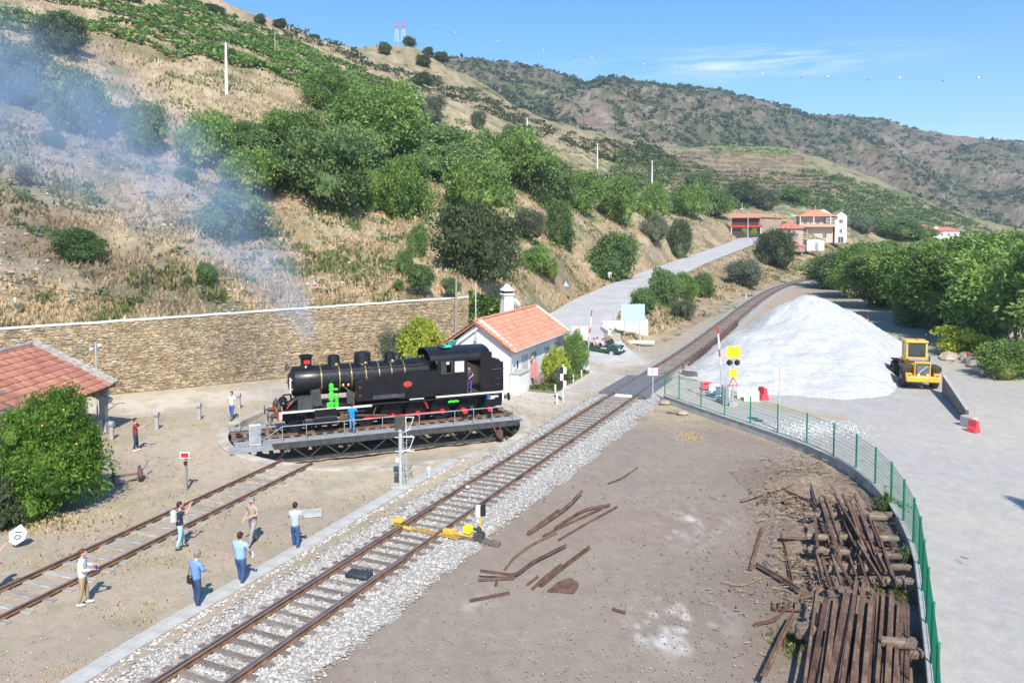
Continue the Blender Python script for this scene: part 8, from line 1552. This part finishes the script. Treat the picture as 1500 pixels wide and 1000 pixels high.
dy_ = mm('SUBTRACT', sp_.outputs[1], poly_(cy_)); dz_ = mm('SUBTRACT', sp_.outputs[2], poly_(cz3)); R_ = mm('MAXIMUM', poly_(cr_), .3)
q2 = mm('DIVIDE', mm('ADD', mm('MULTIPLY', dy_, dy_), mm('MULTIPLY', dz_, dz_)), mm('MULTIPLY', R_, R_)); fall = mm('MAXIMUM', mm('SUBTRACT', 1.0, q2), 0.0); fall = mm('MULTIPLY', fall, fall)
nz = n.nodes.new('ShaderNodeTexNoise'); nz.inputs['Scale'].default_value = .36; nz.inputs['Detail'].default_value = 4; K(tc.outputs['Object'], nz.inputs['Vector'])
nn_ = mm('MULTIPLY', mm('MAXIMUM', mm('SUBTRACT', nz.outputs[0], .33), 0.0), 3.2); thin = mm('ADD', .07, mm('DIVIDE', .30, mm('ADD', R_, .3)))
K(mm('MULTIPLY', mm('MULTIPLY', fall, nn_), mm('MULTIPLY', thin, 1.2)), v.inputs['Density']); K(v.outputs[0], o.inputs['Volume'])
c_ = [(u, float(np.polyval(cy_, u)), float(np.polyval(cz3, u)), max(.3, float(np.polyval(cr_, u)))) for u in np.linspace(0, us[-1], 30)]; V = [(u, y + r * math.cos(2 * PI * j / 18), z + r * math.sin(2 * PI * j / 18)) for u, y, z, r in c_ for j in range(18)]
m = MB(); m.add(V, [(i * 18 + j, i * 18 + (j + 1) % 18, (i + 1) * 18 + (j + 1) % 18, (i + 1) * 18 + j) for i in range(29) for j in range(18)] + [tuple(range(17, -1, -1)), tuple(range(29 * 18, 30 * 18))]); o_ = m.build('smoke', m_); o_.matrix_world = FR
tag(o_, 'thin bluish smoke drifting from the locomotive up across the hillside', 'smoke', kind='stuff')
# ---- air
xs = [-430, 2200]; m = MB(); m.box((500, 800, 118), (2600, 1700, 244)); o_ = m.build('haze', volmat('air', .00030, (.72, .84, 1.0), 0, 0, .3)); tag(o_, kind='stuff')
# ---------------------------------------------------------------- labels that tell the members of a row apart
ORD = ['first', 'second', 'third', 'fourth', 'fifth', 'sixth', 'seventh', 'eighth', 'ninth', 'tenth', 'eleventh', 'twelfth', 'thirteenth', 'fourteenth', 'fifteenth', 'sixteenth', 'seventeenth', 'eighteenth', 'nineteenth', 'twentieth', 'twenty-first', 'twenty-second', 'twenty-third', 'twenty-fourth', 'twenty-fifth', 'twenty-sixth', 'twenty-seventh', 'twenty-eighth', 'twenty-ninth', 'thirtieth']
bpy.context.view_layer.update()
def relabel(group, text, key=lambda o: o.location.x / o.location.y):
    os_ = sorted([o for o in COL.objects if o.get('group') == group], key=key)
    for i, o in enumerate(os_): o['label'] = text % ORD[i]
def midx(o):
    c_ = sum((o.matrix_world @ Vector(b) for b in o.bound_box), Vector()) / 8; return c_.x / c_.y
relabel('old rails in the near stack', '%s rail from the left in the near stack of long rusty rails')
relabel('old rails in the second stack', '%s rail from the left in the second stack beside the green fence', midx)
relabel('bearers of the second stack', '%s timber bearer from the left under the second stack of rails')
relabel('boulders below the riverside trees', '%s tan boulder from the left in the bank below the riverside trees')
relabel('white marker balls', '%s white marker ball from the left on the power line in the sky')
relabel('orange marker balls', '%s small dark orange marker ball from the left in the sky')
